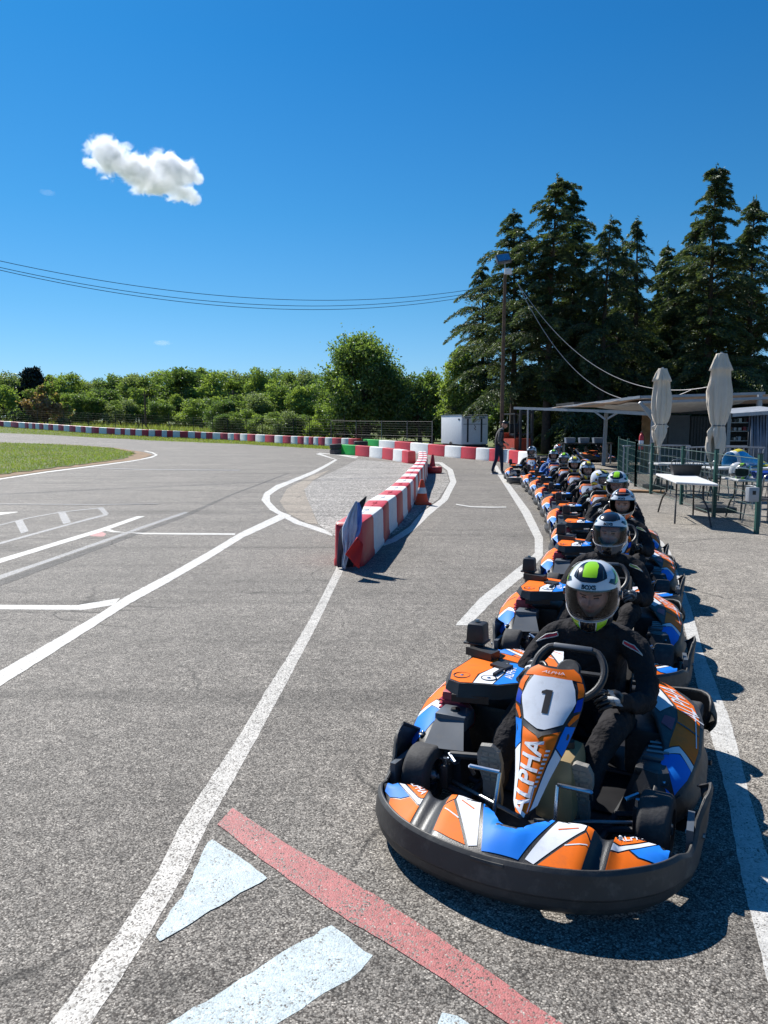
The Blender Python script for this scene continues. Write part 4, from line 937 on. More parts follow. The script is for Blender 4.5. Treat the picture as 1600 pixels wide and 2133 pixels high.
    rb = MB(); rb.patch(frb, [(0, 0), (1, 0), (1, 1), (0, 1)], (.025, .15), M['bumper_plastic'], flip=True)
    rb.box((-.05, 1.24, .2), (.9, .06, .12), Bk, bev=.02); thicken(rb.build('rear_bumper', K, sharp=60), .012, 0)
    return K, plate, no
KX, KY, KA = .6415, 3.070, R(-27.5)
kart0, plate0, nass0 = build_kart()
def number(parent, txt, col='ink'):
    mb = MB(); 
    if txt == 'kite':
        mb.patch(fnass, [(-.1, .80), (.12, .66), (.42, .60), (.46, .74), (.30, .88), (.16, .80)], (.1, .03), M['block_red'], .006)
    elif txt == '1':
        L = lambda pts: mb.patch(lambda x, y: fnass(x / .125, y / .6), pts, .03, M[col], .005)
        L([(-.011, .384), (.013, .384), (.013, .492), (-.011, .492)]); L([(-.011, .492), (-.011, .472), (-.026, .470), (-.026, .482)][::-1])
    else: mb.text(txt, lambda x, y: fnass(x / .118, y / .64), .15 if len(txt) == 1 else .10, M[col], (.0, .470), 0, 0, .028, .005, xs=.85)
    return mb.build('race_number', parent, sharp=0)
KARTS = []   # (x, y, yaw, number, label)
def place_kart(i, x, y, a, num, label):
    k = kart0 if i == 0 else copy_thing(kart0)
    k.location = (x, y, gz(x, y) + .004); k.rotation_euler = (0, 0, a); tagp(k, label, 'go-kart', 'orange and blue rental karts lined up in the pit lane')
    KARTS.append(k)
    return k
# ================================================================ PEOPLE
def helmfn(k=1.0):
    """full-face shell; az 0 looks forward (-y), el up; the chin comes forward and narrows"""
    def f(az, el):
        ca, sa, ce, se = math.cos(az), math.sin(az), math.cos(el), math.sin(el)
        p = 2.25
        d = (abs(ce * sa / .126) ** p + abs(ce * ca / .152) ** p + abs(se / .150) ** p) ** (-1 / p)
        x, y, z = sa * ce * d, -ca * ce * d, se * d
        front = max(0, ca) ** 1.5; low = max(0, -el - .15)
        y -= .040 * front * min(1, low * 1.9) ; x *= 1 - .16 * min(1, low * 1.2) * front
        z -= .030 * front * min(1, low * 1.8)
        if ca < 0: z -= .02 * (-ca) * max(0, -el); y += .008 * (-ca)
        return (x * k, y * k, z * k)
    return f
HF = helmfn()
PORT = dict(a=R(66), t=R(19), b=R(-23))
def helmet(accent, parent, c_, yaw=0, pitch=0, visor='down', chin=True, lettering=True, top=None):
    X = Matrix.Translation(c_) @ Matrix.Rotation(yaw, 4, 'Z') @ Matrix.Rotation(pitch, 4, 'X')
    Wh, Bk, Ac = M['helmet_white'], M['helmet_black'], M[accent] if accent else M['helmet_black']
    mb = MB(); A, T_, B_ = PORT['a'], PORT['t'], PORT['b']; lo = R(-56); hi = R(89.9)
    c = (R(6), R(6))
    def Pp(poly, m, o=0, cell=c): mb.patch(HF, poly, cell, m, o, xf=X)
    def off_dir(poly): return poly
    # base shell around the eye port
    Pp([(-PI, T_), (PI, T_), (PI, hi), (-PI, hi)], Wh); Pp([(-PI, lo), (PI, lo), (PI, B_), (-PI, B_)], Wh)
    Pp([(-PI, B_), (-A, B_), (-A, T_), (-PI, T_)], Wh); Pp([(A, B_), (PI, B_), (PI, T_), (A, T_)], Wh)
    e = .0013
    D = lambda l: [(R(a), R(b)) for a, b in l]
    def sym(l, m, o=e): Pp(D(l), m, o); Pp(D([(-a, b) for a, b in l][::-1]), m, o)
    # rubber round the port, dark lower band
    Pp(D([(-67, 19), (67, 19), (67, 21.5), (-67, 21.5)]), Bk, e); Pp(D([(-67, -25.5), (67, -25.5), (67, -23), (-67, -23)]), Bk, e)
    sym([(-69, -25.5), (-66, -25.5), (-66, 21.5), (-69, 21.5)], Bk)
    sym([(72, -20), (100, -12), (150, -20), (179.9, -24), (179.9, -40), (120, -38), (80, -34)], Bk)
    sym([(-70, 22), (-40, 29), (-18, 23.5), (-18, 22), (-50, 25)], Bk) if False else None
    # crown: black central panel with accent stripe, side sweeps
    Pp(D([(-42, 42), (-15, 35), (15, 35), (42, 42), (54, 62), (80, 78), (-80, 78), (-54, 62)]), Bk, e)
    Pp(D([(-80, 78), (80, 78), (100, 89.8), (-100, 89.8)]), Bk, e)
    sym([(165, 48), (179.9, 45), (179.9, 78), (150, 78)], Bk)
    sym([(42, 34), (62, 27), (84, 30), (100, 44), (86, 48), (68, 38), (52, 40)], Bk)
    if accent:
        Pp(D([(-16, 44), (16, 44), (25, 62), (50, 78), (-50, 78), (-25, 62)]), Ac, 2 * e)
        Pp(D([(-48, 78), (48, 78), (90, 86), (90, 89.6), (-90, 89.6), (-90, 86)]), Ac, 2 * e)
        sym([(60, 30), (84, 31), (98, 46), (96, 58), (84, 42), (70, 36)], Ac, 2 * e)
        sym([(74, -24), (98, -16), (140, -24), (170, -30), (120, -30), (84, -31)], Ac, 2 * e)
    # vent rim
    for l in ([(-30, 41), (-14, 37), (14, 37), (30, 41)], [(-30, 41), (-40, 58)], [(30, 41), (40, 58)]):
        pts = [Vector(HF(R(l[0][0]), R(l[0][1])))]
        for i in range(1, len(l)):
            for k in range(1, 5): pts.append(X @ Vector(HF(R(lerp(l[i - 1][0], l[i][0], k / 4)), R(lerp(l[i - 1][1], l[i][1], k / 4)))))
        pts[0] = X @ pts[0]; mb.tube(pts, .004, Bk, 6)
    # chin: dark central guard with accent flanks
    Pp(D([(-16, -27), (16, -27), (20, -55.5), (-20, -55.5)]), Bk, e)
    if chin:
        sym([(19, -28), (42, -27), (44, -53), (23, -55)], Ac if accent else Bk); sym([(44, -27.5), (60, -27), (54, -50), (46, -52)], Bk)
    else: sym([(17, -27), (60, -27), (60, -55), (20, -55)], M['suit_grey'] if not accent else Bk)
    if lettering:
        mb.text('BOXS', lambda u, v: HF(u, v), R(10), Bk, (0, R(26.5)), 0, 0, .05, e * 2, xs=1.05, xf=X)
    # lower rim and lining
    mb.tube([X @ Vector(HF(2 * PI * k / 40, lo)) for k in range(40)], .006, Bk, 6, closed=True)
    inn = helmfn(.955)
    mb.patch(inn, [(-PI, lo), (PI, lo), (PI, B_), (-PI, B_)], c, M['lining'], 0, xf=X); mb.patch(inn, [(-PI, T_), (PI, T_), (PI, hi), (-PI, hi)], c, M['lining'], 0, xf=X)
    mb.patch(inn, [(A, B_), (2 * PI - A, B_), (2 * PI - A, T_), (A, T_)], c, M['lining'], 0, xf=X)
    for (a0, e0, a1, e1) in ((-A, T_, A, T_), (A, B_, -A, B_)):
        n = 20; vs = []
        for k in range(n + 1):
            a = lerp(a0, a1, k / n); vs += [X @ Vector(HF(a, e0)), X @ Vector(inn(a, e0))]
        mb.add(vs, [(2 * k, 2 * k + 1, 2 * k + 3, 2 * k + 2) for k in range(n)], Bk)
    o = mb.build('helmet', parent, sharp=50)
    # pivots and visor
    vf = helmfn(1.022); v = MB()
    up = R(0) if visor == 'down' else R(34)
    AV = R(82)
    def vfn(az, el):
        k = abs(az) / AV; el2 = el if up == 0 else el + up * (1 - k ** 3)
        return vf(az, el2)
    if up: v.patch(vfn, [(-AV, R(-8)), (-R(70), R(10)), (-R(40), R(14)), (R(40), R(14)), (R(70), R(10)), (AV, R(-8)), (AV, R(8)), (R(72), R(19)), (R(40), R(22)), (-R(40), R(22)), (-R(72), R(19)), (-AV, R(8))], c, M['visor'], xf=X)
    else: v.patch(vfn, [(-AV, R(-8)), (-R(74), R(-24)), (-R(40), R(-27.5)), (R(40), R(-27.5)), (R(74), R(-24)), (AV, R(-8)), (AV, R(8)), (R(72), R(19)), (R(40), R(22)), (-R(40), R(22)), (-R(72), R(19)), (-AV, R(8))], c, M['visor'], xf=X)
    v.build('visor', o, sharp=0)
    r = MB(); r.tube([X @ Vector(vfn(R(a), R((-27.3 if abs(a) < 45 else lerp(-27.3, -23, (abs(a) - 45) / 30)) if not up else (14 if abs(a) < 40 else lerp(14, 4, (abs(a) - 40) / 36))))) for a in range(-76, 77, 4)], .0022, M['glove_white'], 6); 
    for sg in (-1, 1): r.lathe([(0, .01), (.018, .009), (.022, 0)], Bk, 14, X @ Matrix.Translation(vf(sg * R(84), 0)) @ Matrix.Rotation(sg * PI / 2, 4, 'Y'))
    r.build('visor_rim', o, sharp=60)
    return o
def head_mesh(c_, yaw=0, pitch=0, scale=1.0):
    """a face with brow, nose, lips and chin, as vertices and quads with material keys"""
    X = Matrix.Translation(c_) @ Matrix.Rotation(yaw, 4, 'Z') @ Matrix.Rotation(pitch, 4, 'X') @ Matrix.Scale(scale, 4)
    na, ne = 56, 44; V = []; Fs = []; mk = []
    for j in range(ne + 1):
        el = lerp(-PI / 2 + .12, PI / 2 - .01, j / ne)
        for i in range(na):
            az = 2 * PI * i / na - PI; ca, sa, ce, se = math.cos(az), math.sin(az), math.cos(el), math.sin(el)
            x = .075 * sa * ce; y = -.092 * ca * ce; z = .112 * se
            if z < 0: x *= 1 - .28 * (-z / .112) ** 1.3; y -= .01 * max(0, ca) * (-z / .11)
            g = lambda x0, z0, sx, sz: math.exp(-((x - x0) / sx) ** 2 - ((z - z0) / sz) ** 2) * (1 if ca > 0 else 0)
            y -= .022 * g(0, -.022, .011, .016) + .010 * g(0, .0, .007, .022) + .007 * g(0, .026, .05, .010) + .008 * g(0, -.052, .022, .010) + .012 * g(0, -.092, .022, .016)
            y += .012 * (g(.030, .008, .014, .010) + g(-.030, .008, .014, .010)) + .004 * g(0, -.074, .02, .007)
            y -= .005 * (g(.045, -.02, .018, .016) + g(-.045, -.02, .018, .016))
            V.append(X @ Vector((x, y, z)))
    for j in range(ne):
        for i in range(na):
            k = (i + 1) % na; Fs.append((j * na + i, j * na + k, (j + 1) * na + k, (j + 1) * na + i))
            az = 2 * PI * (i + .5) / na - PI; el = lerp(-PI / 2 + .12, PI / 2 - .01, (j + .5) / ne); x = .075 * math.sin(az) * math.cos(el); z = .112 * math.sin(el); fr = math.cos(az) > 0
            m = 'skin'
            if fr and abs(abs(x) - .030) < .0125 and abs(z - .008) < .0055: m = 'eye'
            elif fr and abs(abs(x) - .031) < .018 and abs(z - .025) < .0045: m = 'brow'
            elif fr and abs(x) < .022 and abs(z + .053) < .006: m = 'lip'
            mk.append(m)
    return V, Fs, mk
def hand(mb, w_, d, n_, m, m2, side, grip=True, s=1.0):
    """palm + four fingers + thumb; w_ wrist, d direction of the fingers, n_ back of the hand"""
    d = Vector(d).normalized(); n_ = Vector(n_); n_ = (n_ - d * n_.dot(d)).normalized(); x = d.cross(n_) * side; w_ = Vector(w_)
    P = lambda a, b, c_: w_ + d * a * s + x * b * s + n_ * c_ * s
    V, Fs = skin_mesh([P(-.03, 0, 0), P(.03, 0, 0), P(.075, 0, 0)], [(0, 1), (1, 2)], [(.026, .026), (.040, .017), (.042, .015)], 2); mb.add(V, Fs, m2, True)
    fl = [.066, .076, .071, .056]
    for i in range(4):
        b = lerp(.032, -.032, i / 3); L = fl[i]; r = .0092
        if grip: pts = [P(.07, b, 0), P(.095 + .004 * (i % 2), b, -.004), P(.112, b, -.028), P(.100, b, -.050), P(.082, b * .95, -.052)]
        else: pts = [P(.07, b, 0), P(.098, b * 1.08, -.003), P(.07 + L * .78, b * 1.15, -.014), P(.07 + L * 1.12, b * 1.18, -.030)]
        V, Fs = skin_mesh(pts, [(k, k + 1) for k in range(len(pts) - 1)], [r * 1.05, r, r * .95, r * .88] + ([r * .8] if grip else []), 1); mb.add(V, Fs, m2 if i < 0 else m, True)
    tp = [P(.015, .034, -.004), P(.042, .054, -.014), P(.066, .052, -.032), P(.082, .044, -.042)]
    V, Fs = skin_mesh(tp, [(0, 1), (1, 2), (2, 3)], [.014, .0115, .0105, .009], 1); mb.add(V, Fs, m, True)
    # light pads on the back
    for b0 in (-.024, .022):
        V = [P(-.012, b0 - .015, .0215), P(.072, b0 - .016, .0195), P(.072, b0 + .016, .0195), P(-.012, b0 + .015, .0215)]; mb.add(V, [(0, 1, 2, 3), (3, 2, 1, 0)], m2)
def build_driver(accent, patchm, hyaw=0, hpitch=0, visor='down', chin=True, detail=True, suit='suit', nohands=False, gl=('ink', 'glove_white')):
    """seated driver in the kart's own frame"""
    T = empty('person', (0, 0, 0)); X0 = .045
    hd = Vector((X0 + .02, .665, .895))
    sh = .172
    sk = dict(pel=(X0, .93, .20), sp1=(X0, .92, .33), ch=(X0, .84, .52), nb=(X0, .765, .70), nk=(X0, .735, .76), hb=(X0, .70, .84))
    names = list(sk); V = [Vector(sk[n]) for n in names]; E_ = [(i, i + 1) for i in range(len(V) - 1)]; Rr = [(.155, .12), (.150, .115), (.175, .12), (.10, .085), (.058, .06), (.055, .06)]
    def addc(parent, pts, rad):
        p = parent
        for q, r in zip(pts, rad): V.append(Vector(q)); Rr.append(r); E_.append((p, len(V) - 1)); p = len(V) - 1
        return p
    hands = []
    for s_ in (-1, 1):
        hx = .065 + s_ * .150
        wr = Vector((hx + s_ * .03, .30, .50)) if s_ > 0 else Vector((hx - .02, .27, .60))
        addc(2, [(X0 + s_ * .13, .80, .655), (X0 + s_ * (sh + .03), .79, .63), (X0 + s_ * .285, .66, .50), (X0 + s_ * .30, .55, .42), (X0 + s_ * .25, .43, .455), tuple(wr)], [(.078, .075), (.072, .072), (.056, .056), (.053, .053), (.048, .048), (.034, .034)])
        hands.append((wr, s_))
        kx = .0 + s_ * .20
        addc(0, [(X0 + s_ * .09, .86, .19), (X0 + s_ * .17, .62, .28), (X0 + s_ * .20, .40, .37), (X0 + s_ * .205, .30, .385), (s_ * .20, .18, .29), (s_ * .19, .03, .15), (s_ * .185, -.02, .115)], [(.10, .09), (.092, .085), (.075, .072), (.072, .070), (.062, .06), (.05, .048), (.042, .042)])
    V2, F2 = skin_mesh(V, E_, Rr, 2)
    # cloth folds
    for i, v in enumerate(V2):
        n = math.sin(v.x * 61 + v.z * 47) * math.sin(v.y * 53 - v.z * 31 + 1.3) + .6 * math.sin(v.z * 95 + v.x * 23 + v.y * 60)
        V2[i] = v + Vector((n * .005, n * .006, n * .006))
    b = MB(); b.add(V2, F2, M[suit], True)
    hv, hf, mk = head_mesh(hd + Vector((0, -.005, -.012)), hyaw, hpitch); base = {}
    for m in ('skin', 'eye', 'brow', 'lip'):
        fs = [f for f, k in zip(hf, mk) if k == m]; b.add(hv, fs, M[m], True)
    body = b.build('body', T, sharp=0)
    # shoes with treaded soles facing forward
    for s_ in (-1, 1):
        q = MB(); a = Vector((s_ * .185, -.015, .095)); toe = Vector((s_ * .19, -.065, .335)); heel = a
        dr = (toe - heel).normalized(); fw = Vector((0, -dr.z, dr.y)).normalized(); 
        fw = Vector((0, -1, -.2)).normalized(); fw = (fw - dr * fw.dot(dr)).normalized(); sd = Vector((1, 0, 0))
        Vs, Fs = skin_mesh([heel - fw * .05 + dr * .0, heel - fw * .045 + dr * .08, heel - fw * .035 + dr * .16, heel - fw * .03 + dr * .225], [(0, 1), (1, 2), (2, 3)], [(.040, .042), (.043, .045), (.048, .035), (.040, .025)], 2); q.add(Vs, Fs, M['suit_grey'], True)
        ol = [(-.030, -.035), (.030, -.035), (.036, .02), (.032, .09), (.047, .17), (.046, .22), (.030, .262), (-.012, .268), (-.040, .24), (-.047, .18), (-.034, .09), (-.037, .02)]
        ol = [(x * s_ * 1.18, y) for x, y in ol][::(1 if s_ > 0 else -1)]
        n = len(ol); top = [heel - fw * .012 + dr * y + sd * x for x, y in ol]; bot = [heel + fw * .012 + dr * y + sd * x * .96 for x, y in ol]
        q.add(top + bot, [tuple(range(n)), tuple(range(2 * n - 1, n - 1, -1))] + [(i, n + i, n + (i + 1) % n, (i + 1) % n) for i in range(n)], M['sole'], False)
        for k, (y0, y1, wd) in enumerate([(-.02, .005, .022), (.012, .03, .026), (.10, .112, .026), (.122, .134, .033), (.145, .158, .036), (.17, .184, .037), (.196, .21, .035), (.222, .238, .026)]):
            for g0, g1 in ((-1, -.12), (.12, 1)):
                pl_ = [heel + fw * .0145 + dr * y0 + sd * g0 * wd, heel + fw * .0145 + dr * y0 + sd * g1 * wd, heel + fw * .0145 + dr * (y1) + sd * g1 * wd, heel + fw * .0145 + dr * y1 + sd * g0 * wd]
                q.add(pl_, [(0, 1, 2, 3), (3, 2, 1, 0)], M['sole_light'])
        q.build('shoe', T, sharp=40)
    # gloves closed on the wheel
    for wr, s_ in hands:
        g = MB()
        if s_ > 0: hand(g, wr, (-.15, -.9, .35), (.8, .15, .6), M[gl[0]], M[gl[1]], 1)
        else: hand(g, wr, (.2, -.85, .30), (-.75, .15, .6), M[gl[0]], M[gl[1]], -1)
        g.tube([wr + Vector((0, .035, 0)), wr + Vector((0, .0, 0))], [.04, .036], M[gl[0]], 12)
        g.build('glove', T, sharp=0)
    # collar, shoulder panels with piping
    c = MB(); pts = [Vector((X0 + .085 * math.cos(a), .745 + .075 * math.sin(a), .745 + .012 * math.sin(a))) for a in [2 * PI * k / 24 for k in range(24)]]
    c.tube(pts, .018, M[suit], 8, closed=True); c.build('collar', T)
    from mathutils.bvhtree import BVHTree
    bv = BVHTree.FromPolygons(V2, F2)
    for s_ in (-1, 1):
        pn = MB()
        def shf(u, v):
            q = Vector((X0 + s_ * (.165 + u), .70 - v * .10 + .06, .70 - u * .75 - .05 * v)); o_ = q + Vector((s_ * .10, -.30, .25)); h = bv.ray_cast(o_, (Vector((X0 + s_ * (.10 + u * .9), .80, .60 - u * .55)) - o_).normalized())
            return h[0] if h[0] is not None else q
        if patchm:
            pl = [(.03, .15), (.075, .10), (.135, .50), (.12, 1.0), (.03, .75)]
            hit = [shf(u, v) for u, v in pl]
            pn.patch(shf, pl, (.012, .12), M[patchm], .004 * s_, flip=(s_ < 0)) if False else None
            vs = []; nn = 7; A_, B_, C_, D_ = pl[0], pl[1], pl[3], pl[4]
            for i in range(nn + 1):
                for j in range(nn + 1):
                    s1, r1 = i / nn, j / nn
                    u = lerp(lerp(A_[0], B_[0], r1), lerp(D_[0], C_[0], r1), s1); v = lerp(lerp(A_[1], B_[1], r1), lerp(D_[1], C_[1], r1), s1)
                    q = shf(u, v); vs.append(q + (q - Vector((X0 + s_ * .16, .80, .60))).normalized() * .006)
            fs = [(i * (nn + 1) + j, i * (nn + 1) + j + 1, (i + 1) * (nn + 1) + j + 1, (i + 1) * (nn + 1) + j) for i in range(nn) for j in range(nn)]
            pn.add(vs, fs, M[patchm], True)
            edge = [vs[j] for j in range(nn + 1)] + [vs[i * (nn + 1) + nn] for i in range(1, nn + 1)] + [vs[nn * (nn + 1) + j] for j in range(nn - 1, -1, -1)] + [vs[i * (nn + 1)] for i in range(nn - 1, 0, -1)]
            pn.tube(edge, .0028, M['piping'], 5, closed=True)
            pn.build('shoulder_panel', T, sharp=0)
    helmet(accent, T, hd, hyaw, hpitch, visor, chin)
    return T
drv = []   # accent, patch, yaw, pitch, visor, chin, suit, glove, label
DR = [('helmet_green', 'patch_red', R(4), R(9), 'down', True, 'suit', ('ink', 'glove_white'), 'driver of kart number 1 in a white helmet with green stripe and red shoulder patches'),
      (None, 'patch_lime', R(-4), R(-2), 'down', False, 'suit', ('grey_plastic', 'grey_plastic'), 'second driver, white helmet with a plain black crown and lime shoulder patches'),
      ('helmet_orange', 'patch_lime', R(-2), R(4), 'up', True, 'suit', ('ink', 'ink'), 'third driver, white helmet with orange stripe and orange chin, visor raised'),
      ('helmet_green', 'patch_blue', R(-6), R(12), 'down', False, 'suit_blue', ('ink', 'glove_white'), 'fourth driver with blue shoulder patches and a green-striped helmet, behind the orange-striped one'),
      ('helmet_yellow', 'patch_lime', R(52), R(0), 'down', True, 'suit', ('glove_white', 'glove_white'), 'driver with yellow and white helmet turned to look at the tables'),
      ('helmet_yellow', 'patch_red', R(14), R(6), 'up', True, 'suit', ('ink', 'glove_white'), 'driver of kart number 6, dark and yellow helmet with red sleeve patch'),
      ('helmet_yellow', None, R(2), R(10), 'up', True, 'suit', ('ink', 'glove_white'), 'driver of kart number 5 in a yellow-striped helmet'),
      ('helmet_green', 'patch_blue', R(-14), R(4), 'down', False, 'suit_blue', ('ink', 'glove_white'), 'driver with blue shoulder patches right behind kart number 5, helmet striped green'),
      ('helmet_green', 'patch_blue', R(-4), R(4), 'up', False, 'suit_blue', ('ink', 'glove_white'), 'driver of kart number 10 in blue with a green-striped helmet'),
      (None, None, R(-28), R(8), 'down', True, 'suit', ('ink', 'glove_white'), 'driver of kart number 12 looking down, helmet with navy crown'),
      ('helmet_orange', 'patch_blue', R(22), R(0), 'down', True, 'suit_blue', ('ink', 'glove_white'), 'rearmost driver in an orange and white helmet behind kart number 10')]
M['suit_blue'] = mat('suit_blue', (.015, .10, .34), .8, var=.25, scale=9, bump=1.0, bscale=16)
# ================================================================ PLACING THE KARTS AND DRIVERS
from_engine = [(.48, 3.64), (1.165, 5.62), (1.90, 7.70), (2.40, 9.52), (2.74, 11.40), (3.07, 13.40), (3.34, 15.4), (3.62, 17.45), (3.83, 19.5), (3.86, 22.6), (5.1, 24.6)]
yaws = [-26, -21, -20, -17, -14, -12, -11, -10, -9, -10, -8]
nums = ['1', None, None, '2', 'kite', '6', '5', None, '10', '12', None]
klab = ['orange and blue go-kart number 1 at the front of the line', 'go-kart directly behind kart number 1', 'third go-kart in the line, its plate hidden by a dark-striped helmet',
        'go-kart with number 2 on its front plate', 'go-kart with a red kite mark on its white plate', 'go-kart with number 6 on its front plate', 'go-kart with number 5 on its front plate',
        'go-kart between number 5 and number 10', 'go-kart with number 10 on its front plate', 'go-kart with number 12 on its plate beside the standing man', 'rearmost go-kart, mostly hidden behind number 10']
places = []
e0 = Vector((.48, 3.64)) - Vector((KX, KY)); c0, s0 = math.cos(-KA), math.sin(-KA); el = Vector((e0.x * c0 - e0.y * s0, e0.x * s0 + e0.y * c0))
for i, ((ex, ey), a) in enumerate(zip(from_engine, yaws)):
    a = R(a); ox = ex - (el.x * math.cos(a) - el.y * math.sin(a)); oy = ey - (el.x * math.sin(a) + el.y * math.cos(a))
    places.append((ox, oy, a))
for i in range(1, len(places)): place_kart(i, *places[i], nums[i], klab[i])
place_kart(0, KX, KY, KA, '1', klab[0]); KARTS = [kart0] + KARTS[:-1]
for i, (acc, pm, hy, hp, vis, ch, su, gl, lab) in enumerate(DR):
    t = build_driver(acc, pm, hy, hp, vis, ch, suit='suit' if i not in (8, 10) else 'suit_blue', gl=gl)
    k = KARTS[i]; t.location = k.location; t.rotation_euler = k.rotation_euler
    if i == 3: t.scale = (1.06,) * 3
    if i == 4: t.scale = (.97,) * 3
    tagp(t, lab, 'person', 'drivers seated in the line of karts')
# ================================================================ TREES
M['needle_dark'] = leafmat('needle_dark', (.058, .088, .045), .35, .5)
M['needle_olive'] = leafmat('needle_olive', (.13, .15, .055), .4, .4)
M['leaf_mid'] = leafmat('leaf_mid', (.17, .235, .07), .5, .4)
M['leaf_deep'] = leafmat('leaf_deep', (.10, .155, .058), .5, .45)
M['leaf_bright'] = leafmat('leaf_bright', (.26, .33, .09), .5, .35)
M['leaf_grey'] = leafmat('leaf_grey', (.23, .275, .14), .5, .35)
M['leaf_brown'] = leafmat('leaf_brown', (.32, .21, .13), .45, .4)
M['leaf_navy'] = leafmat('leaf_navy', (.016, .028, .030), .12, .4)
M['bark'] = mat('bark', (.07, .05, .038), .95, var=.4, scale=8, bump=1.0, bscale=14)
M['dry_grass'] = leafmat('dry_grass', (.27, .27, .10), .45, .4)
M['turf_blade'] = leafmat('turf_blade', (.21, .27, .04), .5, .4)
M['flower'] = mat('flower', (.6, .5, .02), .8)
def quadmesh(name, c, u, v, mats, mi=None, parent=None):
    """many small leaves at once; leaf = rhomb c +- u, +- v"""
    n = len(c); V = np.empty((n, 4, 3), np.float32); V[:, 0] = c - u; V[:, 1] = c + v * .9 - u * .1; V[:, 2] = c + u; V[:, 3] = c - v * .9 - u * .1
    me = bpy.data.meshes.new(name); me.vertices.add(4 * n); me.vertices.foreach_set('co', V.ravel())
    me.loops.add(4 * n); me.loops.foreach_set('vertex_index', np.arange(4 * n, dtype=np.int32))
    me.polygons.add(n); me.polygons.foreach_set('loop_start', np.arange(0, 4 * n, 4, dtype=np.int32)); me.polygons.foreach_set('loop_total', np.full(n, 4, np.int32))
    for m in mats: me.materials.append(m)
    if mi is not None: me.polygons.foreach_set('material_index', mi.astype(np.int32))
    me.update(); o = bpy.data.objects.new(name, me); C.objects.link(o); return reg(o, parent)
def unit(a): return a / np.maximum(1e-9, np.linalg.norm(a, axis=1, keepdims=True))
def conifer(H, Rm, seed, start=.06, dens=1.0, loose=0.0, mats=('needle_dark', 'needle_olive')):
    rg = np.random.default_rng(seed); t = empty('conifer_tree'); tr = MB()
    lean = rg.normal(0, .012, 2); nz = 16
    sp = [Vector((lean[0] * H * (k / nz) ** 2, lean[1] * H * (k / nz) ** 2, H * k / nz)) for k in range(nz + 1)]; tf = polyfn(sp)
    tr.tube(sp, [lerp(.2 + H * .006, .015, (k / nz) ** .8) for k in range(nz + 1)], M['bark'], 9)
    cs, us, vs = [], [], []
    z = start * H
    while z < H * .995:
        f = z / H; L0 = Rm * (1 - f) ** .62 * (.88 + .22 * math.sin(f * 17 + seed) + .12 * math.sin(f * 41 + seed * 2)) * (1 if f > .14 else .8 + f * 1.4) + .25; nb = int(4 + 3 * (1 - f))
        for b in range(nb):
            if rg.random() < .10 + loose * .25: continue
            a = rg.uniform(0, 2 * PI); L = L0 * rg.uniform(.35, 1.15) * (1 + .18 * math.sin(a * 2 + seed + f * 5)) * (1 + (rg.random() < .1) * .35); up = rg.uniform(.35, 1.15) * (1 if f > .35 else .6)
            d = np.array([math.cos(a), math.sin(a), 0.0]); base = np.array(tf(f)); ns = max(5, int(L / .22)); path = []
            for k in range(ns + 1):
                s = k / ns; path.append(base + d * L * s + np.array([0, 0, L * (up * s - (.50 + .25 * loose + .35 * up) * s ** 2.2)]))
            path = np.array(path)
            if L > .8: tr.tube([tuple(p_) for p_ in path[::2]], [max(.008, .035 * (1 - i / len(path[::2]))) for i in range(len(path[::2]))], M['bark'], 4, cap=False)
            m = int((40 + 175 * L) * dens)
            s = rg.uniform(.10, 1.0, m) ** .8; idx = s * ns; i0 = np.clip(idx.astype(int), 0, ns - 1); q = path[i0] + (path[i0 + 1] - path[i0]) * (idx - i0)[:, None]
            side = np.array([-d[1], d[0], 0]); wd = (.10 + .30 * L * (1 - s) ** .6 * np.minimum(1, s * 3)) * rg.uniform(-1, 1, m)
            q = q + side * wd[:, None] + np.array([0, 0, 1]) * (rg.normal(-.02, .045, m) - np.abs(wd) * (.32 + .3 * loose) * rg.uniform(.3, 1.2, m))[:, None]
            dirn = unit(d[None] * rg.uniform(.3, 1, m)[:, None] + side[None] * (np.sign(wd) * rg.uniform(.2, 1.0, m))[:, None] + np.array([0, 0, 1.]) * rg.uniform(-.75 - loose * .5, .12, m)[:, None])
            ln = rg.uniform(.055, .13, m); w_ = rg.uniform(.015, .032, m); rv = unit(np.cross(dirn, rg.normal(0, 1, (m, 3))))
            cs.append(q); us.append(dirn * ln[:, None]); vs.append(rv * w_[:, None])
        z += (.16 + .14 * (1 - f)) * rg.uniform(.5, 1.5)
    # leader
    m = 60; q = np.array(sp[-1]) + np.c_[rg.normal(0, .05, (m, 2)), rg.uniform(-.9, .25, m)]; dn = unit(np.c_[rg.normal(0, .5, (m, 2)), rg.uniform(.3, 1, m)]); cs.append(q); us.append(dn * .12); vs.append(unit(np.cross(dn, rg.normal(0, 1, (m, 3)))) * .03)
    tr.build('trunk', t, sharp=0); c = np.concatenate(cs); mi = (rg.random(len(c)) < .32).astype(int)
    quadmesh('crown', c, np.concatenate(us), np.concatenate(vs), [M[x] for x in mats], mi, t)
    return t
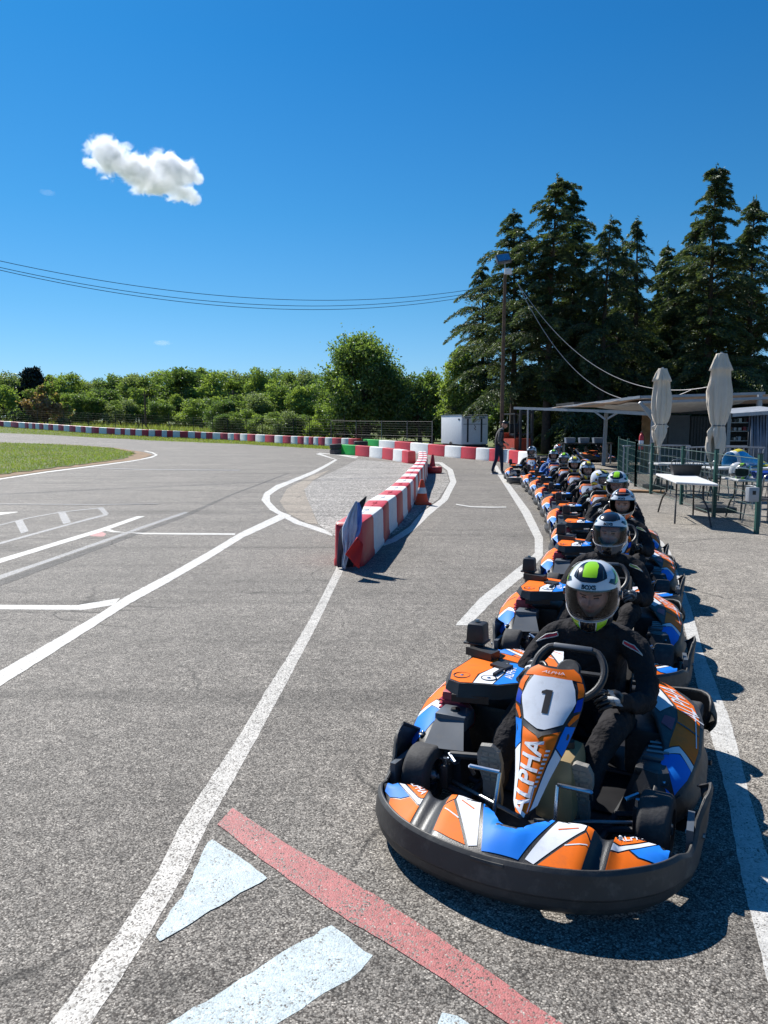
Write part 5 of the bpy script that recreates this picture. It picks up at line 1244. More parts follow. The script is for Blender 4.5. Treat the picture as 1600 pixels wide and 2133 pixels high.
def broadleaf(H, W, seed, mats, nleaf=9000, leaf=.16, clumps=46, base=.16, trunk_r=.18, tall=0.0, trunks=1, name='deciduous_tree', shell=.62):
    rg = np.random.default_rng(seed); t = empty(name); tr = MB(); cz = H * (base + 1) / 2; rz = H * (1 - base) / 2
    cl = []
    for k in range(clumps):
        for _ in range(50):
            d = rg.normal(0, 1, 3); d /= np.linalg.norm(d)
            if d[2] > -.75: break
        r = rg.uniform(.45, 1.0) ** .55; taper = 1 - max(0, d[2]) * tall
        p = np.array([d[0] * W / 2 * taper * r, d[1] * W / 2 * taper * r, cz + d[2] * rz * r]) * np.array([.86, .86, 1]); p[2] = min(p[2], H * .97)
        cl.append((p, rg.uniform(.075, .19) * min(W, H * .8), rg.random()))
    for j in range(trunks):
        o_ = rg.normal(0, .25 if trunks > 1 else 0, 2); tr.tube([(o_[0], o_[1], -.1), (o_[0] * 1.5, o_[1] * 1.5, H * .25), (o_[0] * 3, o_[1] * 3, H * .62)], [trunk_r, trunk_r * .75, trunk_r * .3], M['bark'], 8)
    for p, r, q in cl[:28]:
        a = Vector((0, 0, H * rg.uniform(.12, .42))); b = Vector(p); md = a.lerp(b, .5) + Vector((0, 0, -.05 * H)); tr.tube([a, md, b], [trunk_r * .35, trunk_r * .2, .01], M['bark'], 5, cap=False)
    tr.build('trunk', t, sharp=0); cs = []; tn = []
    vol = np.array([r ** 2 for _, r, _ in cl]); nn = (nleaf * vol / vol.sum()).astype(int)
    for (p, r, q), n in zip(cl, nn):
        d = unit(rg.normal(0, 1, (n, 3))); rad = r * np.where(rg.random(n) < .07, rg.uniform(1.0, 1.5, n), rg.uniform(shell, 1.12, n))[:, None] * (1 + .35 * np.sin(d[:, :1] * 6 + q * 9) * np.cos(d[:, 2:] * 5 + q * 5) + .18 * np.sin(d[:, 1:2] * 13 + q * 20)); pts = p + d * rad * np.array([1.1, 1.1, .85])
        cs.append(pts); tn.append(np.full(n, q))
    c = np.concatenate(cs); q = np.concatenate(tn); n = len(c); keep = c[:, 2] > .05; c = c[keep]; q = q[keep]; n = len(c)
    u = unit(rg.normal(0, 1, (n, 3)) + np.array([0, 0, -.4])); v = unit(np.cross(u, rg.normal(0, 1, (n, 3)))); s = rg.uniform(.6, 1.15, n)[:, None] * leaf
    mi = np.where(q + rg.normal(0, .18, n) > .72, 2, np.where(q + rg.normal(0, .18, n) > .35, 0, 1)); mi = np.minimum(mi, len(mats) - 1)
    quadmesh('crown', c, u * s * .62, v * s * .42, [M[x] for x in mats], mi, t)
    return t
def put(t, X, label, cat='tree', group=None, rz=0, sc=(1, 1, 1)):
    t.location = (X[0], X[1], gz(X[0], X[1])); t.rotation_euler = (0, 0, rz); t.scale = sc; return tagp(t, label, cat, group)
def hpx(v, Y, x=0): return ry(CX, v, Y).z - gz(x, Y)
G = 'row of tall dark conifers behind the terrace'
for i, (u, vtop, Y, Rr, loose, dens, lab) in enumerate([
        (1078, 437, 44, 3.9, .3, 1.0, 'conifer at the left end of the row whose lower boughs reach out over the trailer'),
        (1150, 366, 42, 3.7, .0, 1.1, 'tallest conifer of the left group with a hooked top'),
        (1206, 392, 44, 3.4, .1, 1.1, 'conifer whose top stands just right of the hooked one'),
        (1010, 548, 52, 3.6, .4, 1.0, 'shorter conifer leaning out at the far left of the row behind the pole'),
        (1296, 498, 47, 2.4, .4, .9, 'short conifer tucked between the ragged one and the thin one'),
        (1386, 505, 48, 2.6, .3, .9, 'short conifer right of the thin see-through one'),
        (1446, 455, 46, 2.6, .2, 1.0, 'conifer whose top shows left of the very tall right-hand one'),
        (1262, 452, 41, 2.9, .6, .8, 'ragged conifer with drooping tip between the left group and the thin tree'),
        (1336, 450, 43, 2.4, .9, .7, 'thin see-through conifer standing alone in the gap'),
        (1412, 540, 45, 3.2, .2, 1.0, 'lower conifer filling the space left of the tallest right-hand one'),
        (1493, 345, 40, 3.9, .0, 1.15, 'very tall pointed conifer above the right-hand parasol'),
        (1578, 412, 41, 3.4, .2, 1.0, 'conifer cut by the right edge of the photo')]):
    x = ry(u, vtop, Y).x; H = hpx(vtop, Y, x) - .15
    put(conifer(H, Rr, 100 + i, dens=dens, loose=loose, start=.2 if u < 1160 else .06), (x, Y), lab, 'conifer', G, rz=i)
Gd = 'dark understorey conifers behind the row'
for i, (u, vtop, Y) in enumerate([(1120, 590, 50), (1180, 600, 52), (1225, 570, 51), (1300, 600, 50), (1350, 640, 51), (1400, 610, 50), (1470, 590, 49), (1545, 590, 50), (1640, 560, 46)]):
    x = (u - CX) / F * Y; H = hpx(vtop, Y, x)
    if i == 0: uc = conifer(7.5, 3.0, 140, start=.02, dens=1.0, loose=.2); uc0 = uc
    else: uc = copy_thing(uc0)
    put(uc, (x, Y), 'dark lower conifer filling the gaps behind the tall row', 'conifer', Gd, rz=i * 1.3, sc=(1.05, 1.05, H / 7.5))
# deciduous
x = (760 - CX) / F * 58; put(broadleaf(hpx(704, 58, x), 7.0, 5, ['leaf_mid', 'leaf_deep', 'leaf_mid'], 42000, .19, 95, base=.05, tall=.30, trunk_r=.2, trunks=4), (x, 58), 'big green leafy tree with several stems behind the barriers', 'tree')
x = (880 - CX) / F * 56; put(broadleaf(hpx(778, 56, x), 4.2, 6, ['leaf_deep', 'leaf_deep', 'leaf_mid'], 16000, .17, 50, base=.03, trunks=2), (x, 56), 'darker rounded tree right of the big green tree', 'tree')
x = (962 - CX) / F * 52; put(broadleaf(hpx(722, 52, x), 3.3, 7, ['leaf_bright', 'leaf_bright', 'leaf_mid'], 20000, .15, 55, base=.03, tall=.45), (x, 52), 'bright yellow-green tree behind the white trailer', 'tree')
for i, (u, v, Y, W_, lab) in enumerate([(1175, 868, 50, 5, 'sunlit green bush seen between the conifer trunks on the left under the canopy'), (1235, 862, 49, 4, 'sunlit green bush behind the canopy post'), (1300, 860, 49, 4, 'sunlit green bush left of the shed wall')]):
    x = (u - CX) / F * Y; put(broadleaf(hpx(v, Y, x) + .6, W_, 20 + i, ['leaf_mid', 'leaf_bright', 'leaf_deep'], 7000, .16, 30, base=.0, trunks=2, trunk_r=.06, name='shrub'), (x, Y), lab, 'shrub')
x = (1032 - CX) / F * 49; put(broadleaf(3.6, 3.6, 77, ['leaf_deep', 'leaf_deep', 'leaf_mid'], 9000, .15, 40, base=.0, trunks=2, trunk_r=.06, name='shrub'), (x, 49), 'dark bush between the trailer and the forklift', 'shrub')
sb = None
for u in (700, 742, 790, 835, 878, 915):
    Y = 63; x = (u - CX) / F * Y; sb = broadleaf(2.6, 3.4, 81, ['leaf_deep', 'leaf_deep', 'leaf_mid'], 7000, .15, 36, base=.0, trunks=2, trunk_r=.05, name='shrub') if sb is None else copy_thing(sb0)
    sb0 = sb if u == 700 else sb0
    put(sb, (x, Y), 'dark low bush growing behind the taller fence under the big green tree', 'bush', 'dark bushes under the big tree', rz=u, sc=(1, 1, .8 + .2 * math.sin(u)))
# wood along the far side: few source trees, many copies
src = [broadleaf(8, 7, 31, ['leaf_mid', 'leaf_deep', 'leaf_bright'], 15000, .27, 46, base=.04), broadleaf(8, 6.2, 32, ['leaf_bright', 'leaf_mid', 'leaf_bright'], 14000, .26, 40, base=.04, tall=.35),
       broadleaf(8, 7.5, 33, ['leaf_grey', 'leaf_mid', 'leaf_grey'], 15000, .26, 42, base=.04), broadleaf(8, 5, 34, ['leaf_bright', 'leaf_bright', 'leaf_mid'], 12000, .24, 34, base=.05, tall=.6),
       broadleaf(8, 7, 35, ['leaf_deep', 'leaf_mid', 'leaf_deep'], 15000, .27, 50, base=.03)]
used = [False] * 5
def wood(k, x, Y, H, sc, rz, label, cat, group):
    t = src[k] if not used[k] else copy_thing(src[k]); used[k] = True
    put(t, (x, Y), label, cat, group, rz, (sc, sc, H / 8))
prof = [(-60, 800), (0, 783), (20, 785), (45, 795), (110, 792), (130, 776), (150, 778), (175, 800), (210, 784), (240, 778), (290, 790), (320, 776), (350, 772), (380, 764), (410, 764), (430, 772), (470, 776), (500, 782), (540, 770), (570, 768), (610, 770), (640, 778), (670, 792), (700, 800), (760, 800), (860, 800), (930, 815)]
pxs = [p_[0] for p_ in prof]; pys = [p_[1] for p_ in prof]; rr = random.Random(3)
u = -40; k = 0
while u < 940:
    Y = rr.uniform(108, 122); x = (u - CX) / F * Y; v = interp(u, pxs, pys) + rr.uniform(-3, 7)
    wood([0, 2, 1, 4, 3, 1, 2, 0][k % 8], x, Y, hpx(v, Y, x) + .3, rr.uniform(.85, 1.25), rr.uniform(0, 6), 'leafy green tree in the back of the wood beyond the meadow', 'tree', 'back trees of the wood beyond the meadow')
    u += rr.uniform(30, 46); k += 1
u = 150; k = 0
while u < 700:
    Y = rr.uniform(96, 104) - (16 if u > 470 else 0); x = (u - CX) / F * Y; v = rr.uniform(806, 838) - (12 if u > 520 else 0)
    wood([1, 0, 4, 2, 1, 0, 3][k % 7], x, Y, hpx(v, Y, x), rr.uniform(.55, .85), rr.uniform(0, 6), 'lower green tree along the front edge of the wood', 'tree', 'front trees of the wood beyond the meadow')
    u += rr.uniform(30, 44); k += 1
u = 470; k = 0
while u < 690:
    p0 = at(u, interp(u, [q[0] for q in D_base], [q[1] for q in D_base])); Y = max(p0.y + rr.uniform(4, 9), 60); x = (u - CX) / F * Y; v = rr.uniform(842, 868)
    wood([4, 1, 0, 2][k % 4], x, Y, hpx(v, Y, x), rr.uniform(.32, .5), rr.uniform(0, 6), 'green bush standing in the meadow close behind the far fence', 'bush', 'bushes behind the far fence')
    u += rr.uniform(28, 50); k += 1
for nm, u, v, Y, W_, ms, n_, lab in [('deciduous_tree', 103, 804, 88, 5.6, ['leaf_brown', 'leaf_brown', 'leaf_mid'], 12000, 'reddish-brown rounded tree at the left beyond the far wall'),
        ('shrub', 57, 848, 88, 3.2, ['leaf_deep', 'leaf_mid', 'leaf_deep'], 4000, 'low dark green bush left of the brown tree'),
        ('shrub', 14, 806, 95, 4.0, ['leaf_bright', 'leaf_mid', 'leaf_bright'], 5000, 'light green tree at the left edge of the photo'),
        ('shrub', 138, 868, 86, 1.6, ['leaf_deep', 'leaf_brown', 'leaf_deep'], 1800, 'small dark bush under the right side of the brown tree')]:
    x = (u - CX) / F * Y; put(broadleaf(hpx(v, Y, x), W_, 50 + u, ms, n_, .24, 40, base=.02, trunks=2, trunk_r=.1, name=nm), (x, Y), lab, 'tree' if nm != 'shrub' else 'bush')
for u, v, lab in [(70, 763, 'left one of two dark blue-green conifers above the brown tree'), (85, 765, 'right one of two dark blue-green conifers above the brown tree')]:
    Y = 104; x = (u - CX) / F * Y; put(broadleaf(hpx(v, Y, x), 3.4, u, ['leaf_navy'], 6000, .3, 50, base=.02, tall=.92, name='conifer_tree'), (x, Y), lab, 'conifer', 'pair of dark conifers at the far left')
# tall grass of the meadow and the turf on the island
def blades(name, n, fn, h0, h1, w_, mats, label, seed, cat):
    rg = np.random.default_rng(seed); P_ = np.array([fn(rg) for _ in range(n)]); hh = rg.uniform(h0, h1, n)
    c = P_.copy(); c[:, 2] += hh * .5; up = np.c_[rg.normal(0, .25, (n, 2)), np.ones(n)]; up = unit(up); a = rg.uniform(0, PI, n); sd = np.c_[np.cos(a), np.sin(a), np.zeros(n)]
    o = quadmesh(name, c, up * (hh * .55)[:, None], sd * w_, mats, (rg.random(n) * len(mats) * .999).astype(int)); o['kind'] = 'stuff'; o['label'] = label; o['category'] = cat
    return o
def fm_(rg):
    u = rg.uniform(-150, 720); Y = 0; base = interp(u, [p_[0] for p_ in D_base], [p_[1] for p_ in D_base]); p0 = at(u, base); k = rg.uniform(1.0, 1.0 + 45 / p0.y) ; x, y = p0.x * k, p0.y * k + .8
    return (x, y, gz(x, y) - .03)
blades('meadow_grass', 26000, fm_, .15, .6, .035, [M['dry_grass'], M['leaf_grey'], M['turf_blade'], M['dry_grass']], 'tall uncut grass in the meadow behind the far wall', 1, 'grass')
fb = blades('meadow_flowers', 900, lambda rg: fm_(rg), .45, .6, .06, [M['flower']], 'yellow flowers scattered through the meadow', 2, 'flowers')
isl = px(isl2); ix0 = min(p_[0] for p_ in isl); ix1 = max(p_[0] for p_ in isl); iy0 = min(p_[1] for p_ in isl); iy1 = max(p_[1] for p_ in isl)
def inside(x, y, poly):
    c_ = False
    for i in range(len(poly)):
        a, b = poly[i - 1], poly[i]
        if (a[1] > y) != (b[1] > y) and x < (b[0] - a[0]) * (y - a[1]) / (b[1] - a[1]) + a[0]: c_ = not c_
    return c_
def fi_(rg):
    while True:
        x, y = rg.uniform(max(ix0, -32), ix1), rg.uniform(iy0, min(iy1, 70))
        if inside(x, y, isl): return (x, y, gz(x, y) + .02)
blades('island_turf', 30000, fi_, .03, .10, .016, [M['turf_blade'], M['dry_grass'], M['leaf_mid']], 'short green turf on the grass island left of the track', 3, 'grass')
vg = px(verge); db = px(D_base)
def fv_(rg):
    u = rg.uniform(-100, 690); p0 = at(u, interp(u, [q[0] for q in verge], [q[1] for q in verge])); p1 = at(u, interp(u, [q[0] for q in D_base], [q[1] for q in D_base])); q = p0.lerp(p1, rg.uniform(.03, .97)); return (q.x, q.y, gz(q.x, q.y) - .03)
blades('verge_grass', 12000, fv_, .05, .14, .02, [M['turf_blade'], M['dry_grass']], 'narrow strip of rough grass in front of the far wall', 4, 'grass')

# ================================================================ FENCES, POLES, CABLES
M['wood_pole'] = mat('wood_pole', (.12, .075, .05), .9, var=.3, bump=.6, bscale=20)
M['post_grey'] = mat('post_grey', (.22, .21, .2), .7)
M['post_dark'] = mat('post_dark', (.03, .035, .03), .7)
M['cable'] = mat('cable', (.02, .02, .022), .6)
M['cable_pale'] = mat('cable_pale', (.35, .35, .36), .5)
wf = empty('wire_fence', tuple(at(300, 905)), 0, 'long wire mesh fence on thin posts behind the far wall', 'fence'); wo = wf.location.copy(); wo.z = 0; wf.location.z = 0
dl = polyfn([(p_.x, p_.y, 0) for p_ in [at(u, v) * 1.0 + Vector((0, 1.6, 0)) for u, v in D_base[1:]]]); pts = []
posts_u = [28, 80, 134, 185, 242, 298, 353, 404, 444, 475, 514, 547, 580, 612, 645, 690, 718]
def fpt(u):
    v = interp(u, [q[0] for q in D_base], [q[1] for q in D_base]); p0 = at(u, v); k = 1 + 1.8 / p0.y; return Vector((p0.x * k, p0.y * k, 0))
fps = [fpt(u) for u in [-20] + posts_u]
for k_, q in enumerate(fps):
    h = 2.05 if k_ % 2 else 1.8; mb = MB(); z = gz(q.x, q.y); mb.tube([(q.x - wo.x, q.y - wo.y, z - .1), (q.x - wo.x, q.y - wo.y, z + h)], .03, M['post_dark'], 6)
    if k_ in (1, 6): 
        for s_ in (-1, 1): mb.tube([(q.x - wo.x + s_ * .8, q.y - wo.y, z), (q.x - wo.x, q.y - wo.y, z + h * .8)], .03, M['post_dark'], 6)
    mb.build('post', wf)
mb = MB()
for a, b in zip(fps[:-1], fps[1:]):
    za, zb = gz(a.x, a.y), gz(b.x, b.y)
    for j in range(9): mb.tube([(a.x - wo.x, a.y - wo.y, za + .1 + j * .21), (b.x - wo.x, b.y - wo.y, zb + .1 + j * .21)], .0035, M['post_dark'], 3, cap=False)
    L = (b - a).length; nv = int(L / .25)
    for j in range(nv):
        q = a.lerp(b, j / nv); z = lerp(za, zb, j / nv); mb.tube([(q.x - wo.x, q.y - wo.y, z + .05), (q.x - wo.x, q.y - wo.y, z + 1.8)], .0022, M['post_dark'], 3, cap=False)
mb.build('wire_mesh', wf)
nf_pts = [ry(690, 915, 53), ry(742, 918, 50), ry(795, 920, 48.5), ry(848, 922, 47), ry(900, 925, 46)]
nf = empty('wire_fence', (nf_pts[0].x, nf_pts[0].y, 0), 0, 'taller green wire fence left of the trailer, in front of the big tree', 'fence'); wo = nf.location.copy(); mb = MB()
for q in nf_pts:
    z = gz(q.x, q.y); m_ = MB(); m_.tube([(q.x - wo.x, q.y - wo.y, z - .1), (q.x - wo.x, q.y - wo.y, z + 1.75)], .028, M['post_grey'], 6); m_.build('post', nf)
for a, b in zip(nf_pts[:-1], nf_pts[1:]):
    za, zb = gz(a.x, a.y), gz(b.x, b.y)
    for j in range(12): mb.tube([(a.x - wo.x, a.y - wo.y, za + .1 + j * .145), (b.x - wo.x, b.y - wo.y, zb + .1 + j * .145)], .009 if j in (5, 11) else .004, M['post_grey'] if j in (5, 11) else M['post_dark'], 3, cap=False)
    for j in range(14):
        q = a.lerp(b, j / 14); mb.tube([(q.x - wo.x, q.y - wo.y, .05), (q.x - wo.x, q.y - wo.y, lerp(za, zb, j / 14) + 1.7)], .004, M['post_dark'], 3, cap=False)
mb.build('wire_mesh', nf)
for u, v0, v1, Y, lab in [(307, 815, 872, 90, 'thin dark utility pole in the wood nearer the brown tree'), (489, 812, 862, 84, 'thin dark utility pole among the trees left of the big tree')]:
    x = (u - CX) / F * Y; z = gz(x, Y); mb = MB(); mb.tube([(0, 0, 0), (0, 0, hpx(v0, Y, x))], [.13, .09], M['wood_pole'], 8); mb.box((0, 0, hpx(v0, Y, x) - .4), (1.0, .08, .1), M['wood_pole']); o = mb.build('utility_pole'); o.location = (x, Y, z); tagp(o, lab, 'pole', 'distant utility poles')
# floodlight pole
Y = 34.0; x = (1044 - CX) / F * Y * 1.0; zt = 8.15
fp = empty('floodlight_pole', (x, Y, gz(x, Y)), 0, 'tall brown wooden pole carrying a floodlight in front of the conifers', 'pole')
mb = MB(); mb.tube([(0, 0, -.2), (.0, 0, 4), (.03, 0, zt)], [.085, .08, .065], M['wood_pole'], 10); mb.build('pole', fp)
mb = MB(); Xf = Matrix.Translation((-.08, -.1, zt + .55)) @ Matrix.Rotation(R(-35), 4, 'X') @ Matrix.Rotation(R(-12), 4, 'Y')
mb.box((0, 0, 0), (.62, .16, .46), M['grey_plastic'], Xf, bev=.03); mb.box((0, -.085, 0), (.52, .01, .36), M['chrome'], Xf); mb.box((.14, 0, -.42), (.30, .16, .24), M['white_sticker'], Matrix.Translation((0, -.05, zt + .45))); mb.tube([(0.02, 0, zt - .3), (0, -.05, zt + .4)], .03, M['steel'], 6); mb.build('floodlight', fp)
top = Vector((x, Y, zt - .2))
def cable(name, p0, p1, sag, r, m, label, group, n=40):
    pts = [p0.lerp(p1, k / n) + Vector((0, 0, -sag * 4 * (k / n) * (1 - k / n))) for k in range(n + 1)]; mb = MB(); mb.tube([q - p0 for q in pts], r, m, 5); o = mb.build(name); o.location = p0; return tagp(o, label, 'cable', group)
pe = [ry(1046, 592, Y), ry(1046, 598, Y), ry(1046, 604, Y)]
st = [(-500, 412, 22), (-500, 422, 22), (-500, 424, 22.0)]
for i, (lab, sg) in enumerate([('uppermost of the overhead cables crossing the sky', 1.56), ('middle overhead cable crossing the sky', 1.66), ('lowest overhead cable, sagging deepest across the sky', 1.71)]):
    u, v, Y0 = st[i]; cable('overhead_cable', ry(u, v - 4, 22), pe[i], sg, .010, M['cable'], lab, 'overhead cables from the left to the floodlight pole')
cable('overhead_cable', ry(1080, 592, 34), ry(1475, 806, 26), 1.5, .012, M['cable_pale'], 'upper pale cable sagging from the pole to the canopy', 'pale cables to the canopy')
cable('overhead_cable', ry(1076, 585, 34), ry(1440, 812, 26.5), 2.1, .012, M['cable_pale'], 'lower pale cable sagging from the pole to the canopy', 'pale cables to the canopy')

# ================================================================ TRAILER
M['trailer_white'] = mat('trailer_white', (.78, .80, .82), .4, var=.04, dirt=.15)
tl = ry(962, 864, 43.0); ang = math.atan2(.55, 1.62); tr_ = empty('box_trailer', (tl.x, 43.0, gz(tl.x, 43)), ang, 'white box trailer with black locking bars parked behind the barrier', 'trailer')
mb = MB(); Lt = 2.9; Wt_ = 1.62; z0, z1 = .45, tl.z - gz(tl.x, 43)
mb.box((Wt_ / 2, Lt / 2, (z0 + z1) / 2), (Wt_, Lt, z1 - z0), M['trailer_white'], bev=.02)
for xx in (0, Wt_): mb.box((xx, Lt / 2, z1), (.05, Lt, .05), M['steel'])
mb.build('body', tr_)
mb = MB(); mb.box((Wt_ / 2, -.012, (z0 + z1) / 2 - .03), (Wt_ - .14, .02, z1 - z0 - .16), M['trailer_white']); mb.box((Wt_ / 2, -.03, z1 - .03), (Wt_, .03, .05), M['dark_metal'])
for xx in (.36, 1.2): mb.box((xx, -.035, (z0 + z1) / 2 - .05), (.09, .03, z1 - z0 - .35), M['dark_metal'])
for xx in (.36, 1.24): mb.box((xx, -.035, z1 - .17), (.38, .03, .05), M['ink'])
mb.box((Wt_ / 2, -.035, z1 - .52), (Wt_ - .2, .02, .03), M['steel']); mb.tube([(.76, -.045, z1 - .56), (.84, -.045, z1 - .68), (.76, -.045, z1 - .76), (.85, -.045, z1 - .84)], .018, M['ink'], 6); mb.build('rear_door', tr_)
mb = MB(); mb.box((Wt_ / 2, -.03, .36), (Wt_, .06, .1), M['dark_metal']); mb.box((Wt_ / 2, Lt / 2, .4), (Wt_ - .2, Lt, .08), M['dark_metal']); mb.tube([(Wt_ / 2, Lt, .4), (Wt_ / 2, Lt + 1, .4)], .04, M['steel'], 6); mb.build('chassis', tr_)
for xx in (.06, Wt_ - .06):
    w1 = tyre_mb(.30, .18).build('wheel', tr_); w1.location = (xx, Lt / 2, .30); w1.rotation_euler = (0, PI / 2, 0)
mb = MB(); mb.box((-.01, .35, z1 - .25), (.012, .2, .08), M['ink']); mb.build('badge', tr_)

# ================================================================ CANOPY, SHED, PARASOLS
M['galv'] = mat('galv', (.33, .35, .38), .45, metal=.3, var=.1, dirt=.3)
M['canopy_cloth'] = mat('canopy_cloth', (.55, .42, .33), .9, var=.1, dirt=.2)
M['sail_pale'] = mat('sail_pale', (.6, .58, .55), .85)
M['shutter'] = mat('shutter', (.10, .105, .11), .6)
M['boards'] = mat('boards', (.30, .17, .08), .8, var=.35, scale=4)
M['tarp'] = mat('tarp', (.20, .25, .33), .7, var=.25, scale=3)
cp = empty('pergola', (8.0, 28.2, gz(8, 28.2)), 0, 'steel pergola with sun cloths over the terrace', 'pergola'); co = cp.location.copy(); J = lambda p_: Vector(p_) - co
def beam(nm, p0, p1, s, m='galv', parent=cp):
    mb = MB(); a, b = J(p0), J(p1); X = xf_axis(a, b); L = (b - a).length; mb.box((0, 0, L / 2), (s, s, L), M[m], X); return mb.build(nm, parent)
pb = at(1257, 969)
beam('post', (pb.x, pb.y, gz(pb.x, pb.y)), (pb.x + .05, pb.y, 2.2), .13); 
q = at(1222, 944); beam('post', (q.x, q.y, gz(q.x, q.y)), (q.x, q.y, 2.5), .09, 'boards')
beam('post', (ry(1100, 900, 33).x, 33, gz(6, 33)), tuple(ry(1100, 852, 33)), .06)
beam('beam', ry(1072, 850, 33), ry(1268, 857, 28.2), .10); beam('beam', ry(1268, 857, 28.2), ry(1372, 863, 26.0), .12)
beam('beam', ry(1135, 853, 32), ry(1335, 827, 26), .09); beam('beam', ry(1335, 827, 26), ry(1594, 819, 24), .08); beam('beam', ry(1335, 838, 26), ry(1600, 829, 23.8), .08)
beam('beam', ry(1335, 842, 26), ry(1362, 864, 26), .10); beam('brace', ry(1332, 838, 25.9), ry(1358, 872, 26.0), .08); beam('brace', ry(1262, 874, 28.2), ry(1240, 858, 28.5), .06); beam('brace', ry(1266, 872, 28.2), ry(1290, 858, 27.8), .06)
q = ry(1362, 845, 26); beam('post', (q.x, 26, 0), tuple(q), .12); q = ry(1583, 822, 24); beam('post', (q.x, 24, 0), (q.x, 24, q.z), .12)
for k in range(5):
    a = ry(1150, 851, 31.5).lerp(ry(1335, 826, 26), .2 + k * .17); beam('rafter', a + Vector((0, 0, .03)), a + Vector((3.2, 2.2, .15)), .05)
def cloth(nm, cs, sag, m, n=10, parent=cp, wav=0.03):
    mb = MB(); cs = [J(c_) for c_ in cs]; vs = []
    for i in range(n + 1):
        for j in range(n + 1):
            s, r_ = i / n, j / n; q = cs[0].lerp(cs[1], r_).lerp(cs[3].lerp(cs[2], r_), s); q = q + Vector((0, 0, -sag * 16 * s * (1 - s) * r_ * (1 - r_) + wav * math.sin(r_ * 17 + s * 5))); vs.append(q)
    mb.add(vs, [(i * (n + 1) + j, i * (n + 1) + j + 1, (i + 1) * (n + 1) + j + 1, (i + 1) * (n + 1) + j) for i in range(n) for j in range(n)], M[m], True); o = mb.build(nm, parent, sharp=0); thicken(o, .01, 0); return o
cloth('sun_cloth', [ry(1150, 850, 31), ry(1335, 829, 26), ry(1600, 822, 24), ry(1640, 838, 30)], .12, 'canopy_cloth'); cloth('sun_cloth', [ry(1210, 848, 31), ry(1335, 838, 26.2), ry(1560, 834, 25), ry(1500, 850, 30)], .25, 'sail_pale')
# shed
sh_ = empty('shed', (11.0, 31.2, 0), 0, 'low dark shed with roller shutter, board wall and tool shelves behind the terrace', 'shed'); co = sh_.location.copy()
def wallp(nm, u0, u1, zt, m, Y=31.2, th=.1, dz=0.0, ribs=0, z0=0.0):
    x0, x1 = (u0 - CX) / F * Y * 1.0, (u1 - CX) / F * Y * 1.0; mb = MB(); mb.box(((x0 + x1) / 2 - co.x, Y - co.y, (z0 + zt) / 2), (x1 - x0 - .01, th, zt - z0), M[m])
    for k in range(ribs):
        if m == 'shutter' or m == 'boards': mb.box(((x0 + x1) / 2 - co.x, Y - co.y - th / 2 - .008, z0 + (zt - z0) * (k + .5) / ribs), (x1 - x0 - .03, .02, (zt - z0) / ribs * .7), M[m])
        else: mb.box((lerp(x0, x1, (k + .5) / ribs) - co.x, Y - co.y - th / 2 - .012, (z0 + zt) / 2), ((x1 - x0) / ribs * .5, .03, zt - z0 - .02), M[m])
    return mb.build(nm, sh_)
wallp('board_wall', 1334, 1366, 2.1, 'boards', ribs=9); wallp('roller_shutter', 1388, 1432, 2.05, 'shutter', ribs=22); wallp('wall', 1367, 1387, 2.15, 'shutter'); wallp('corrugated_wall', 1433, 1508, 2.0, 'dark_metal', ribs=12); wallp('door_frame', 1509, 1517, 2.15, 'galv', Y=31.1); wallp('wall', 1334, 1517, 2.45, 'dark_metal', Y=31.6, z0=2.1)
wallp('back_wall', 1517, 1740, 2.4, 'dark_metal', Y=33.0); wallp('lintel', 1517, 1600, 2.25, 'galv', Y=31.1, z0=2.12); wallp('end_wall', 1600, 1760, 2.4, 'shutter', Y=31.2)
mb = MB(); mb.box((1.5, 1.0, 2.52), (10.0, 3.2, .08), M['dark_metal']); mb.build('roof', sh_)
for k, z in enumerate((.6, 1.0, 1.4, 1.75)):
    xa, xb = 13.9 - co.x, 15.4 - co.x; mb = MB(); mb.box(((xa + xb) / 2, 1.1, z), (xb - xa, .4, .03), M['steel']); rr = random.Random(k)
    for j in range(7): mb.box((xa + .12 + j * .2, 1.05, z + .02 + .07), (rr.uniform(.08, .16), .16, rr.uniform(.1, .2)), M[rr.choice(['white_sticker', 'black_plastic', 'boards', 'steel', 'red_metal', 'grey_plastic'])])
    mb.build('tool_shelf', sh_)
mb = MB(); vs = []; n = 26
for i in range(n + 1):
    uu = lerp(1561, 1606, i / n); q = ry(uu, 860, 21.5 + .06 * math.sin(i * 1.7)); vs += [(q.x, q.y, q.z), (q.x - .05 * math.sin(i), q.y - .15, .35)]
mb.add(vs, [(2 * i, 2 * i + 1, 2 * i + 3, 2 * i + 2) for i in range(n)], M['tarp'], True); o = mb.build('curtain', sharp=0); thicken(o, .01); tagp(o, 'blue-grey plastic curtain hanging at the right edge of the photo', 'curtain')
mb = MB(); a, b = ry(1526, 861, 21.8), ry(1640, 853, 20.5)
mb.add([a, b, b + Vector((0, 1.5, .12)), a + Vector((0, 1.5, .12)), a + Vector((0, 0, -.1)), b + Vector((0, 0, -.10))], [(0, 1, 2, 3), (0, 4, 5, 1)], M['galv']); mb.tube([ry(1563, 862, 21.4), ry(1563, 866, 21.4) + Vector((0, 0, -2.0))], .035, M['ink'], 8)
o = mb.build('awning', sharp=0); tagp(o, 'pale small awning on a black post at the right edge', 'awning')
